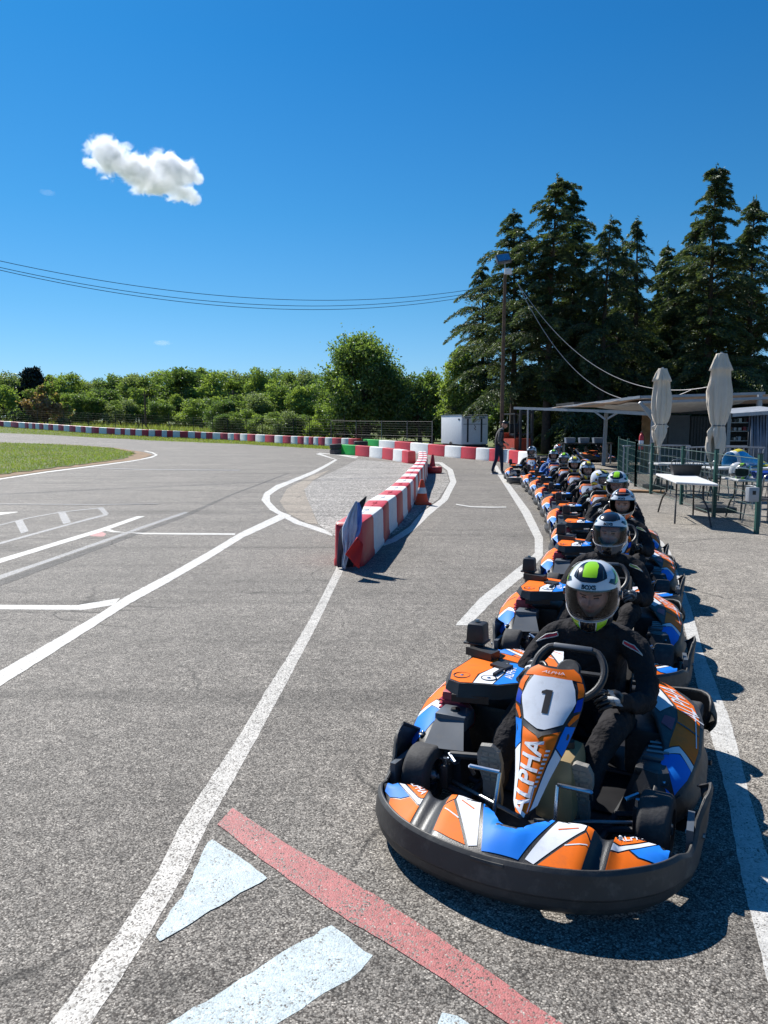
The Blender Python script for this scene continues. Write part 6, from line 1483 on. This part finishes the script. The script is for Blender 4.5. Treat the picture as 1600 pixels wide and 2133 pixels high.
# parasols
M['parasol_cloth'] = mat('parasol_cloth', (.60, .53, .44), .9, var=.08, scale=3, bump=.3, bscale=30)
def parasol(u_base, Y, vt, vb, vtie, wpx, seed, label):
    x = (u_base - CX) / F * (Y * math.cos(PITCH) + 1.2 * math.sin(PITCH)); t = empty('parasol', (x, Y, 0), 0, label, 'parasol', 'closed cream parasols on the terrace')
    zt, zb, ztie = CAM_H + (HZ - vt) * Y / F, CAM_H + (HZ - vb) * Y / F, CAM_H + (HZ - vtie) * Y / F; W_ = wpx * Y / F / 2; rg = random.Random(seed)
    ph = [rg.uniform(0, 6) for _ in range(8)]
    prof = [(0, .02), (.001, .54), (.012, .58), (.06, .68), (.12, .90), (.16, 1.02), (.166, .84), (.25, .88), (.36, .98), (.48, 1.0), (.58, .92), (.66, .74), (.70, .62)]
    Hh = zt - zb; ftie = (zt - ztie) / Hh; mb = MB(); n = 64; rows = []
    f_ = [(a * ftie / .70, r) for a, r in prof] + [(ftie + (1 - ftie) * k, r) for k, r in ((.12, .66), (.35, .85), (.6, .82), (.8, .62), (1.0, .40))]
    vs = []; 
    for j, (a, r) in enumerate(f_):
        for k in range(n):
            th = 2 * PI * k / n; fold = (.10 + .08 * (a > .25)) * math.sin(th * 8 + ph[0] + a * 1.3) + .10 * math.sin(th * 13 + ph[1] + a * 4) + .30 * mnoise.noise(Vector((math.cos(th) * 2.6, math.sin(th) * 2.6, a * 3 + seed * 5))) + .16 * mnoise.noise(Vector((math.cos(th) * 6, math.sin(th) * 6, a * 7 + seed)))
            if a < .04: fold *= .15
            if abs(a - ftie) < .03: fold *= .45
            rr_ = W_ * r * (1 + fold); z = zt - Hh * a
            if a > ftie + .02: z += (a - ftie) / (1 - ftie) * Hh * .16 * (1 + math.sin(th * 2 + ph[3])) * .9 ; 
            ox = -W_ * .22 * max(0, a - ftie) / (1 - ftie) if a > ftie else 0
            vs.append((rr_ * math.cos(th) + ox, rr_ * math.sin(th) * .85, z))
    m_ = len(f_); mb.add(vs, [(j * n + k, (j + 1) * n + k, (j + 1) * n + (k + 1) % n, j * n + (k + 1) % n) for j in range(m_ - 1) for k in range(n)] + [tuple(range(n))], M['parasol_cloth'], True)
    thicken(mb.build('canopy', t, sharp=0), .006, -1)
    mb = MB(); mb.tube([(W_ * .62 * math.cos(2 * PI * k / 24), W_ * .56 * math.sin(2 * PI * k / 24), ztie) for k in range(24)], .010, M['grey_plastic'], 5, closed=True); mb.build('tie_strap', t)
    mb = MB(); mb.tube([(0, 0, .05), (0, 0, zt + .03)], .028, M['galv'], 8); mb.build('pole', t)
    mb = MB(); mb.box((0, 0, .05), (.62, .62, .1), M['dark_metal'], bev=.02); mb.tube([(0, 0, .1), (0, 0, .55)], .045, M['dark_metal'], 10); mb.build('base', t)
    return t
parasol(1372, 20.3, 770, 948, 884, 32, 1, 'closed cream parasol nearer the pergola, the smaller-looking of the two')
parasol(1490, 15.0, 740, 976, 887, 40, 2, 'closed cream parasol standing in front, the larger-looking of the two')

# ================================================================ TERRACE FENCE AND FURNITURE
M['fence_green'] = mat('fence_green', (.012, .075, .06), .45, dirt=.2)
fl = [Vector((8.3, 27.2, 0)), Vector((7.35, 23.2, 0)), Vector((6.86, 20.9, 0)), Vector((6.52, 18.7, 0)), Vector((6.30, 16.2, 0)), Vector((6.05, 14.0, 0)), Vector((5.80, 11.85, 0))]
def mfence(pts, h, label):
    t = empty('mesh_fence', tuple(pts[0]), 0, label, 'fence', 'green mesh fence round the terrace'); o_ = pts[0]
    for q in pts: 
        mb = MB(); q = q - o_; mb.box((q.x, q.y, h / 2 + .03), (.06, .06, h + .06), M['fence_green']); mb.box((q.x, q.y, h + .065), (.07, .07, .012), M['ink']); mb.build('post', t)
    for a, b in zip(pts[:-1], pts[1:]):
        a, b = a - o_, b - o_; mb = MB(); L = (b - a).length; n = int(L / .055)
        for k in range(1, n): q = a.lerp(b, k / n); mb.tube([(q.x, q.y, .05), (q.x, q.y, h)], .0028, M['fence_green'], 3, cap=False)
        for k in range(7): z = .06 + (h - .08) * k / 6; mb.tube([(a.x, a.y, z), (b.x, b.y, z)], .0036 if k not in (0, 6) else .006, M['fence_green'], 4, cap=False)
        mb.build('mesh_panel', t)
    return t
mfence(fl[:3], 1.2, 'far run of green mesh fence beyond the gate posts'); mfence(fl[2:], 1.18, 'near run of green mesh fence beside the white folding table')
o = MB(); o.box((0, 0, 0), (.16, .12, .22), M['galv'], bev=.01); o.box((0, -.062, .03), (.05, .006, .06), M['ink']); o = o.build('gate_lock'); o.location = (5.80 - .12, 11.80, .62); tagp(o, 'grey metal box fixed to the nearest green fence post', 'lock box')
rail = MB(); rail.tube(spline([(6.05, 11.7, 0), (6.05, 11.7, .95), (6.12, 11.7, 1.08), (6.3, 11.72, 1.1), (7.4, 11.8, 1.1)], 6), .026, M['galv'], 8); rail.tube([(6.05, 11.7, .5), (7.4, 11.8, .5)], .02, M['galv'], 8); rail.box((6.75, 11.76, .62), (.6, .02, .3), M['white_sticker']); o = rail.build('hand_rail'); tagp(o, 'galvanised hand rail with a white panel at the right edge', 'railing')
def crowd_barrier(x, y, rz, label):
    t = empty('crowd_barrier', (x, y, 0), rz, label, 'barrier', 'galvanised crowd barriers on the terrace'); mb = MB(); W_ = 2.0
    mb.tube(spline([(-W_ / 2, 0, .05), (-W_ / 2, 0, .95), (-W_ / 2 + .12, 0, 1.06), (W_ / 2 - .12, 0, 1.06), (W_ / 2, 0, .95), (W_ / 2, 0, .05)], 4), .02, M['galv'], 8); mb.tube([(-W_ / 2, 0, .25), (W_ / 2, 0, .25)], .016, M['galv'], 6); mb.build('frame', t)
    mb = MB()
    for k in range(1, 16): mb.tube([(-W_ / 2 + k * W_ / 16, 0, .25), (-W_ / 2 + k * W_ / 16, 0, 1.05)], .008, M['galv'], 5)
    mb.build('bars', t)
    for s in (-1, 1): mb = MB(); mb.tube([(s * (W_ / 2 - .15), -.25, .01), (s * (W_ / 2 - .15), 0, .08), (s * (W_ / 2 - .15), .25, .01)], .016, M['galv'], 6); mb.build('foot', t)
crowd_barrier(8.0, 22.6, .12, 'crowd barrier behind the left parasol'); crowd_barrier(9.3, 21.0, -.1, 'crowd barrier between the two parasols'); crowd_barrier(10.1, 21.9, .1, 'crowd barrier right of the larger parasol')
M['table_white'] = mat('table_white', (.68, .68, .67), .5, var=.04, dirt=.15)
def table(cs, label, z=.74):
    c_ = sum(cs, Vector()) / 4; t = empty('folding_table', (c_.x, c_.y, 0), 0, label, 'table', 'white folding tables'); L = [p_ - c_ for p_ in cs]
    mb = MB(); mb.prism([(p_.x, p_.y) for p_ in L], z - .045, z, M['table_white']); tp = mb.build('tabletop', t); bv = tp.modifiers.new('b', 'BEVEL'); bv.width = .018; bv.segments = 3
    for a, b in ((0, 1), (3, 2)):
        A_, B_ = L[a] * .82, L[b] * .82; inn = ((L[0] + L[1]) / 2 - (L[2] + L[3]) / 2).normalized() * (-1 if a == 0 else 1)
        mb = MB()
        for q, o_ in ((A_, B_), (B_, A_)):
            top_ = q.lerp(o_, .22) + inn * .06; foot = q + inn * -.02
            mb.tube(spline([(top_.x, top_.y, z - .05), (top_.x, top_.y, z - .30), (lerp(top_.x, foot.x, .5), lerp(top_.y, foot.y, .5), .30), (foot.x, foot.y, .01)], 6), .016, M['dark_metal'], 8)
        p0, p1 = A_.lerp(B_, .2) + inn * .06, B_.lerp(A_, .2) + inn * .06; mb.tube([(p0.x, p0.y, z - .32), (p1.x, p1.y, z - .32)], .012, M['dark_metal'], 6); mb.build('leg', t)
    return t
def tz(u, v, z=.74): d = ray(u, v); t_ = (z - CAM_H) / d.z; return Vector((d.x * t_, d.y * t_, 0))
table([tz(1366, 986), tz(1408, 1003), tz(1497, 1008), tz(1449, 990)], 'white folding table standing outside the green fence with a black planter on it')
c_ = tz(1424, 990); mb = MB(); mb.prism([(-.23, -.09), (.23, -.09), (.23, .09), (-.23, .09)], 0, .19, M['black_plastic'], top=[(-.27, -.12), (.27, -.12), (.27, .12), (-.27, .12)]); mb.box((0, -.12, .185), (.56, .02, .025), M['black_plastic']); o = mb.build('planter_box'); o.location = (c_.x + .05, c_.y + .05, .742); o.rotation_euler = (0, 0, -.12); tagp(o, 'black plastic trough planter on the nearest white table', 'planter')
c1 = Vector((6.72, 13.7, 0)); table([c1 + Vector((-.55, .35, 0)), c1 + Vector((-.55, -.35, 0)), c1 + Vector((.75, -.35, 0)), c1 + Vector((.75, .35, 0))], 'white folding table behind the fence carrying a helmet and a blue basket')
c2 = Vector((7.55, 19.0, 0)); table([c2 + Vector((-.9, .35, 0)), c2 + Vector((-.9, -.35, 0)), c2 + Vector((.6, -.35, 0)), c2 + Vector((.6, .35, 0))], 'white folding table between the two parasols, deep on the terrace')
c3 = Vector((8.15, 17.2, 0)); table([c3 + Vector((-.9, .35, 0)), c3 + Vector((-.9, -.35, 0)), c3 + Vector((.9, -.35, 0)), c3 + Vector((.9, .35, 0))], 'white folding table under the yellow and blue kart bodywork')
def spare_helmet(x, y, z, acc, rz, label):
    t = empty('helmet', (x, y, z + .125), 0, label, 'helmet', 'spare helmets on the tables'); helmet(acc, t, Vector((0, 0, 0)), rz, 0.0, 'up' if acc else 'down', True); return t
spare_helmet(6.34, 13.55, .74, 'helmet_green', R(-50), 'spare white and green helmet on the table behind the fence')
spare_helmet(7.35, 14.9, .93, None, R(60), 'spare white and black helmet on the chair behind the blue basket') if False else spare_helmet(6.42, 13.90, .74, None, R(70), 'spare white and black helmet behind the green one on the table')
M['basket'] = mat('basket', (.01, .08, .45), .5)
mb = MB(); mb.lathe([(.0, .01), (.19, .01), (.23, .11), (.245, .115), (.235, .125), (.21, .11), (.18, .02), (0, .02)], M['basket'], 28, Matrix.Scale(1.25, 4, (1, 0, 0))); 
for k in range(28): a = 2 * PI * k / 28; mb.tube([(.2 * 1.25 * math.cos(a), .2 * math.sin(a), .01), (.245 * 1.25 * math.cos(a), .245 * math.sin(a), .12)], .006, M['basket'], 4)
o = mb.build('basket'); o.location = (6.80, 13.55, .742); tagp(o, 'blue oval plastic basket beside the spare helmet', 'basket')
def chair(x, y, rz, label, first=[None]):
    if first[0] is None:
        t = empty('terrace_chair', (0, 0, 0)); mb = MB(); mb.box((0, 0, .44), (.44, .42, .025), M['dark_metal'], bev=.01); mb.build('seat', t)
        mb = MB(); mb.tube(spline([(-.22, .2, .44), (-.23, .26, .7), (-.2, .3, .86), (.2, .3, .86), (.23, .26, .7), (.22, .2, .44)], 5), .013, M['steel'], 6)
        for k in range(8): mb.tube([(-.16 + k * .045, .22, .48), (-.16 + k * .045, .30, .85)], .006, M['dark_metal'], 4)
        mb.build('backrest', t)
        for sx in (-1, 1):
            for sy in (-1, 1): mb = MB(); mb.tube([(sx * .2, sy * .19, .44), (sx * .24, sy * .24, 0)], .012, M['steel'], 6); mb.build('leg', t)
            mb = MB(); mb.tube(spline([(sx * .22, .2, .44 + .2), (sx * .26, 0, .66), (sx * .25, -.2, .62), (sx * .22, -.2, .44)], 4), .012, M['steel'], 6); mb.build('armrest', t)
        first[0] = t
    else: t = copy_thing(first[0])
    t.location = (x, y, 0); t.rotation_euler = (0, 0, rz); tagp(t, label, 'chair', 'dark metal terrace chairs')
for x, y, a, lb in [(6.9, 17.0, 2.6, 'dark terrace chair left of the large parasol nearest the fence'), (7.5, 15.6, .4, 'dark terrace chair just behind the larger parasol'), (6.45, 12.95, 3.3, 'dark terrace chair in front of the table with the blue basket'), (7.1, 12.85, 2.9, 'dark terrace chair at the right end of the table with the blue basket'),
        (7.0, 18.2, 3.0, 'dark terrace chair in front of the deep table between the parasols'), (7.8, 18.1, 3.3, 'dark terrace chair right of centre before the deep table'), (8.4, 14.9, -.6, 'dark terrace chair at the far right under the awning'), (7.5, 19.9, .1, 'dark terrace chair on the far side of the deep table')]: chair(x, y, a, lb)
# kart bodywork on the table
def fbody(u, v):
    a = v * PI; w_ = .20 * (1 - .35 * u); return (-.55 + 1.15 * u, w_ * math.cos(a), .03 + (.30 - .24 * max(0, u) ** 1.6) * max(0, math.sin(a)) ** .7 + .10 * math.exp(-((u - .28) / .18) ** 2) * math.sin(a))
M['yellow_gel'] = mat('yellow_gel', (.75, .6, .02), .25, coat=.4); M['cyan_gel'] = mat('cyan_gel', (.02, .35, .75), .25, coat=.4)
t = empty('kart_bodywork', (8.1, 17.2, .745), .5, 'yellow, blue and white kart bodywork lying on a terrace table', 'kart bodywork'); mb = MB(); mb.patch(fbody, [(0, 0), (1, 0), (1, 1), (0, 1)], (.05, .05), M['cyan_gel'])
mb.patch(fbody, [(.05, .3), (.35, .25), (.55, .45), (.35, .7), (.05, .65)], (.05, .05), M['yellow_gel'], -.004); mb.patch(fbody, [(.62, .05), (.95, .1), (.95, .9), (.70, .9)], (.05, .05), M['yellow_gel'], -.004); mb.patch(fbody, [(.40, .12), (.5, .12), (.66, .5), (.55, .5)], (.05, .05), M['white_sticker'], -.005); mb.patch(fbody, [(0, .05), (.12, .05), (.1, .95), (0, .95)], (.05, .05), M['white_sticker'], -.004)
thicken(mb.build('shell', t, sharp=0), .01, 0); mb = MB(); mb.box((.5, 0, .03), (.22, .42, .05), M['yellow_gel'], bev=.015); mb.build('front_lip', t)
# fire extinguisher
mb = MB(); mb.lathe([(0, .0), (.07, .0), (.075, .03), (.075, .42), (.05, .5), (.025, .52), (.025, .56), (0, .56)], M['block_red'], 18); mb.box((0, -.02, .58), (.04, .12, .04), M['ink']); mb.tube(spline([(0, .03, .57), (.09, .02, .45), (.085, 0, .2)], 5), .012, M['ink'], 6); mb.lathe([(.0765, .18), (.0765, .3)], M['white_sticker'], 18)
q = ry(1350, 940, 25.5); o = mb.build('fire_extinguisher'); o.location = (q.x - .12, 25.85, .85); tagp(o, 'red fire extinguisher hanging on the pergola post left of the parasol', 'fire extinguisher')
# wooden board on the ground
q = at(1365, 1026); mb = MB(); mb.box((0, 0, .025), (.9, .3, .05), M['boards'], rz=-.45); o = mb.build('wooden_board'); o.location = (q.x - .25, q.y, 0.006); tagp(o, 'orange-brown wooden board lying at the foot of the fence', 'board')

# ================================================================ WORKSHOP CORNER
pk = [(at(1213, 972), R(62), 'parked go-kart with white, orange and blue nose under the pergola'), (at(1262, 968) + Vector((.5, 1.2, 0)), R(80), 'parked go-kart behind the pergola post with a red nose')]
for q, a, lb in pk:
    k = copy_thing(kart0); k.location = (q.x, q.y + 1.2, gz(q.x, q.y + 1.2) + .004); k.rotation_euler = (0, 0, a); tagp(k, lb, 'go-kart', 'karts parked under the pergola')
M['lift_orange'] = mat('lift_orange', (.50, .06, .02), .5, dirt=.4)
t = empty('forklift', (6.15, 35.5, gz(6.1, 35.5)), R(20), 'dark forklift with a rusty orange body standing behind the last karts', 'forklift')
mb = MB(); mb.prism([(-.5, -.6), (.5, -.6), (.5, .9), (-.5, .9)], .35, 1.0, M['lift_orange'], top=[(-.45, -.5), (.45, -.5), (.45, .8), (-.45, .8)]); mb.prism([(-.45, .5), (.45, .5), (.45, 1.0), (-.45, 1.0)], 1.0, 1.25, M['lift_orange']); mb.build('body', t)
mb = MB()
for sx in (-.42, .42):
    for sy in (-.5, .8): mb.tube([(sx, sy, 1.0), (sx, sy * .8, 2.1)], .035, M['dark_metal'], 6)
mb.box((0, .1, 2.12), (.95, 1.3, .06), M['dark_metal']); mb.build('cab_frame', t); mb = MB(); mb.box((0, .2, 1.15), (.45, .45, .15), M['ink'], bev=.04); mb.box((0, .4, 1.45), (.42, .12, .5), M['ink'], bev=.04); mb.build('seat', t)
mb = MB()
for sx in (-.3, .3): mb.box((sx, -.75, 1.2), (.09, .1, 2.3), M['dark_metal']); mb.box((sx, -1.2, .12), (.1, .9, .04), M['steel'])
for z in (.4, 1.2, 2.2): mb.box((0, -.75, z), (.7, .08, .08), M['dark_metal'])
mb.build('mast', t)
for sx in (-.5, .5):
    for sy, r in ((-.45, .3), (.7, .25)): w1 = tyre_mb(r, .2).build('wheel', t); w1.location = (sx, sy, r); w1.rotation_euler = (0, PI / 2, 0)
t = empty('workbench', (8.7, 33.2, gz(8.7, 33)), 0, 'dark workbench with blue bins beneath the pergola', 'workbench'); mb = MB(); mb.box((0, 0, .85), (2.2, .6, .05), M['dark_metal']); mb.build('top', t)
for sx in (-1, 1):
    for sy in (-.25, .25): mb = MB(); mb.box((sx * 1.0, sy, .41), (.06, .06, .82), M['steel']); mb.build('leg', t)
for k in range(3):
    mb = MB(); mb.prism([(-.18, -.15), (.18, -.15), (.18, .15), (-.18, .15)], 0, .22, M['tarp'], top=[(-.21, -.18), (.21, -.18), (.21, .18), (-.21, .18)]); o = mb.build('plastic_bin'); o.location = (8.0 + k * .6, 33.2, gz(8.7, 33) + .877); tagp(o, ['left', 'middle', 'right'][k] + ' blue-grey bin on the workbench under the pergola', 'bin', 'bins on the workbench')

# ================================================================ THE MAN STANDING
def man():
    M['jacket'] = mat('jacket', (.028, .024, .024), .8, var=.2, bump=.8, bscale=25); M['jeans'] = mat('jeans', (.012, .018, .045), .85, var=.25, bump=.5, bscale=30); M['sleeve_light'] = mat('sleeve_light', (.16, .16, .165), .8); M['shoe_grey'] = mat('shoe_grey', (.12, .12, .125), .8)
    p = at(1040, 987); t = empty('person', (p.x, p.y, gz(p.x, p.y)), 0, 'man in dark padded jacket, jeans and black cap standing beside the last karts looking down', 'person')
    V = [(-.05, 0, .98), (-.03, 0, 1.12), (.0, 0, 1.32), (.035, 0, 1.46), (.075, 0, 1.53), (.12, -.01, 1.60)]; E_ = [(i, i + 1) for i in range(5)]; Rr = [(.15, .165), (.15, .165), (.16, .19), (.10, .12), (.055, .055), (.05, .05)]
    def ch(par, pts, rad):
        q = par
        for a, r in zip(pts, rad): V.append(a); Rr.append(r); E_.append((q, len(V) - 1)); q = len(V) - 1
    ch(2, [(.0, -.17, 1.42), (-.035, -.23, 1.26), (-.05, -.25, 1.10), (.04, -.225, 1.00), (.12, -.17, .94)], [(.075, .075), (.058, .058), (.05, .05), (.042, .042), (.030, .030)])
    ch(2, [(.0, .17, 1.42), (.06, .22, 1.25), (.08, .23, 1.14), (.17, .18, 1.08), (.24, .10, 1.04)], [(.075, .075), (.058, .058), (.05, .05), (.042, .042), (.030, .030)])
    ch(0, [(-.07, -.09, .90), (-.10, -.10, .72), (-.12, -.10, .52), (-.20, -.10, .30), (-.25, -.10, .12), (-.24, -.10, .08)], [(.105, .10), (.088, .085), (.068, .068), (.06, .06), (.052, .05), (.045, .045)])
    ch(0, [(-.03, .09, .90), (.05, .10, .72), (.09, .10, .52), (.10, .10, .30), (.105, .10, .12), (.11, .10, .08)], [(.105, .10), (.088, .085), (.068, .068), (.06, .06), (.052, .05), (.045, .045)])
    V2, F2 = skin_mesh([Vector(v) for v in V], E_, Rr, 2); b = MB()
    for f in F2:
        c_ = sum((V2[i] for i in f), Vector()) / len(f)
    up = [f for f in F2 if sum(V2[i].z for i in f) / len(f) >= .97]; lo = [f for f in F2 if sum(V2[i].z for i in f) / len(f) < .97]
    hands_ = [f for f in up if (lambda c_: c_.x > .19 and c_.z < 1.2 and abs(c_.y) > .05)(sum((V2[i] for i in f), Vector()) / len(f))]
    b.add(V2, [f for f in up if f not in hands_], M['jacket'], True); b.add(V2, lo, M['jeans'], True); b.add(V2, hands_, M['skin'], True)
    hv, hf, mk = head_mesh(Vector((.155, -.01, 1.665)), R(78), R(18), 1.0)
    for m in ('skin', 'eye', 'brow', 'lip'): b.add(hv, [f for f, k in zip(hf, mk) if k == m], M[m], True)
    # stubbly beard as darker skin folds and hands with fingers
    hand(b, (.11, -.175, .945), (.7, .5, -.5), (0, 0, 1), M['skin'], M['skin'], 1); hand(b, (.235, .105, 1.04), (.6, -.6, -.4), (0, 0, 1), M['skin'], M['skin'], -1)
    b.build('body', t, sharp=0)
    c = MB(); X = Matrix.Translation((.155, -.01, 1.672)) @ Matrix.Rotation(R(78), 4, 'Z') @ Matrix.Rotation(R(18), 4, 'X'); c.lathe([(.092, .035), (.096, .05), (.088, .09), (.055, .125), (0, .135)], M['ink'], 24, X @ Matrix.Scale(1.08, 4, (0, 1, 0)))
    c.add([X @ Vector(q) for q in [(-.06, -.08, .045), (.06, -.08, .045), (.045, -.165, .03), (-.045, -.165, .03), (-.06, -.08, .038), (.06, -.08, .038), (.045, -.165, .023), (-.045, -.165, .023)]], [(0, 1, 2, 3), (7, 6, 5, 4), (2, 6, 7, 3), (1, 5, 6, 2), (3, 7, 4, 0)], M['ink']); c.build('cap', t)
    h = MB(); h.tube([(.04 + .06 * math.cos(a), .085 * math.sin(a), 1.52 + .02 * math.cos(a)) for a in [2 * PI * k / 20 for k in range(20)]], .035, M['sleeve_light'], 8, closed=True); h.build('hood', t)
    s = MB()
    for s_, pts in ((-1, [(.0, -.19, 1.41), (-.04, -.25, 1.26), (-.055, -.265, 1.10), (.05, -.25, 1.0)]),):
        f = polyfn(pts)
        for k in range(13):
            a, b2 = f(k / 13 + .01), f(k / 13 + .05); s.tube([a, b2], [lerp(.074, .052, k / 13)] * 2, M['sleeve_light'], 12)
    s.build('striped_sleeve', t)
    for x, y, a in ((-.22, -.10, -.15), (.13, .10, .05)):
        q = MB(); Vs, Fs = skin_mesh([Vector((x - .06, y, .06)), Vector((x + .02, y, .055)), Vector((x + .12, y, .04)), Vector((x + .18, y, .035))], [(0, 1), (1, 2), (2, 3)], [(.045, .045), (.045, .05), (.045, .03), (.035, .022)], 2); Vs = [Vector((v.x, v.y, max(.012, v.z))) for v in Vs]; q.add(Vs, Fs, M['shoe_grey'], True); q.box((x + .06, y, .008), (.28, .088, .016), M['white_sticker'], bev=.005); q.build('shoe', t)
man()

# ================================================================ CLOUDS
def cloud(name, uc, vc, Y, blobs, label, dens=.05, nscale=.045, wisp=.55, soft=.28):
    """blobs: (du,dv,ru,rv) in photograph pixels turned into metres at the cloud's distance"""
    c_ = ry(uc, vc, Y); k = c_.length / F * 1.0
    L = [(a * k, -b * k, ru * k, rv * k) for a, b, ru, rv in blobs]
    x0 = min(a - ru for a, b, ru, rv in L) * 1.15; x1 = max(a + ru for a, b, ru, rv in L) * 1.15; z0 = min(b - rv for a, b, ru, rv in L) - 8; z1 = max(b + rv for a, b, ru, rv in L) + 8; dp = max(rv for a, b, ru, rv in L) * 1.5
    mb = MB(); mb.box(((x0 + x1) / 2, 0, (z0 + z1) / 2), (x1 - x0, 2 * dp, z1 - z0), M['ink']); o = mb.build(name, sharp=0); o.location = c_
    az = math.atan2(c_.x, c_.y); o.rotation_euler = (math.atan2(c_.z, math.hypot(c_.x, c_.y)), 0, -az)
    m = bpy.data.materials.new(name); m.use_nodes = True; n = m.node_tree; n.nodes.clear(); Lk = n.links.new
    out_ = n.nodes.new('ShaderNodeOutputMaterial'); pv = n.nodes.new('ShaderNodeVolumePrincipled'); tc = n.nodes.new('ShaderNodeTexCoord')
    acc = None
    nz = n.nodes.new('ShaderNodeTexNoise'); nz.inputs['Scale'].default_value = nscale; nz.inputs['Detail'].default_value = 9; nz.inputs['Roughness'].default_value = .62; nz.inputs['Distortion'].default_value = .5; Lk(tc.outputs['Object'], nz.inputs['Vector'])
    for a, b, ru, rv in L:
        s = n.nodes.new('ShaderNodeVectorMath'); s.operation = 'SUBTRACT'; s.inputs[1].default_value = (a, 0, b); Lk(tc.outputs['Object'], s.inputs[0])
        d = n.nodes.new('ShaderNodeVectorMath'); d.operation = 'DIVIDE'; d.inputs[1].default_value = (ru, (ru + rv) / 2, rv); Lk(s.outputs[0], d.inputs[0])
        l_ = n.nodes.new('ShaderNodeVectorMath'); l_.operation = 'LENGTH'; Lk(d.outputs[0], l_.inputs[0])
        if acc is None: acc = l_.outputs['Value']
        else:
            mn = n.nodes.new('ShaderNodeMath'); mn.operation = 'SMOOTH_MIN'; mn.inputs[2].default_value = .25; Lk(acc, mn.inputs[0]); Lk(l_.outputs['Value'], mn.inputs[1]); acc = mn.outputs[0]
    # field = noise*wisp*2 + (1 - dist) - wisp
    q = n.nodes.new('ShaderNodeMath'); q.operation = 'MULTIPLY_ADD'; Lk(nz.outputs['Fac'], q.inputs[0]); q.inputs[1].default_value = 2.6 * wisp; q.inputs[2].default_value = 1 - 1.3 * wisp
    w_ = n.nodes.new('ShaderNodeMath'); w_.operation = 'SUBTRACT'; Lk(q.outputs[0], w_.inputs[0]); Lk(acc, w_.inputs[1])
    r = n.nodes.new('ShaderNodeMapRange'); r.interpolation_type = 'SMOOTHSTEP'; r.inputs['From Min'].default_value = .0; r.inputs['From Max'].default_value = soft; r.inputs['To Max'].default_value = dens; Lk(w_.outputs[0], r.inputs['Value'])
    Lk(r.outputs[0], pv.inputs['Density']); pv.inputs['Color'].default_value = (.99, .99, 1, 1); pv.inputs['Anisotropy'].default_value = .3; Lk(pv.outputs[0], out_.inputs['Volume'])
    o.data.materials.clear(); o.data.materials.append(m); return tagp(o, label, 'cloud')
cloud('cloud', 298, 352, 900, [(-66, -26, 30, 27), (-50, -10, 36, 32), (-22, -2, 42, 29), (4, 12, 45, 26), (36, -12, 30, 27), (52, 2, 36, 32), (72, 4, 26, 27), (26, 26, 49, 20), (64, 36, 32, 18), (84, 42, 18, 12), (-88, -2, 16, 10), (98, 10, 12, 13)], 'single white puffy cloud in the upper left sky', dens=.15, nscale=.06, wisp=1.05, soft=.45)
cloud('cloud', 100, 401, 900, [(0, 0, 15, 6), (-8, -2, 6, 4)], 'tiny faint wisp of cloud left below the big cloud', dens=.006, nscale=.12)
cloud('cloud', 338, 714, 1400, [(0, 0, 18, 6), (8, 1, 9, 4)], 'small thin cloud low over the wood', dens=.010, nscale=.08)
scene.cycles.volume_step_rate = .3; scene.cycles.volume_max_steps = 256; scene.cycles.volume_bounces = 8
for i, k in enumerate(KARTS):
    if nums[i]:
        pp = [c for c in _kid[k.name] if c.name.startswith('number_plate')][0]
        number(pp, nums[i])
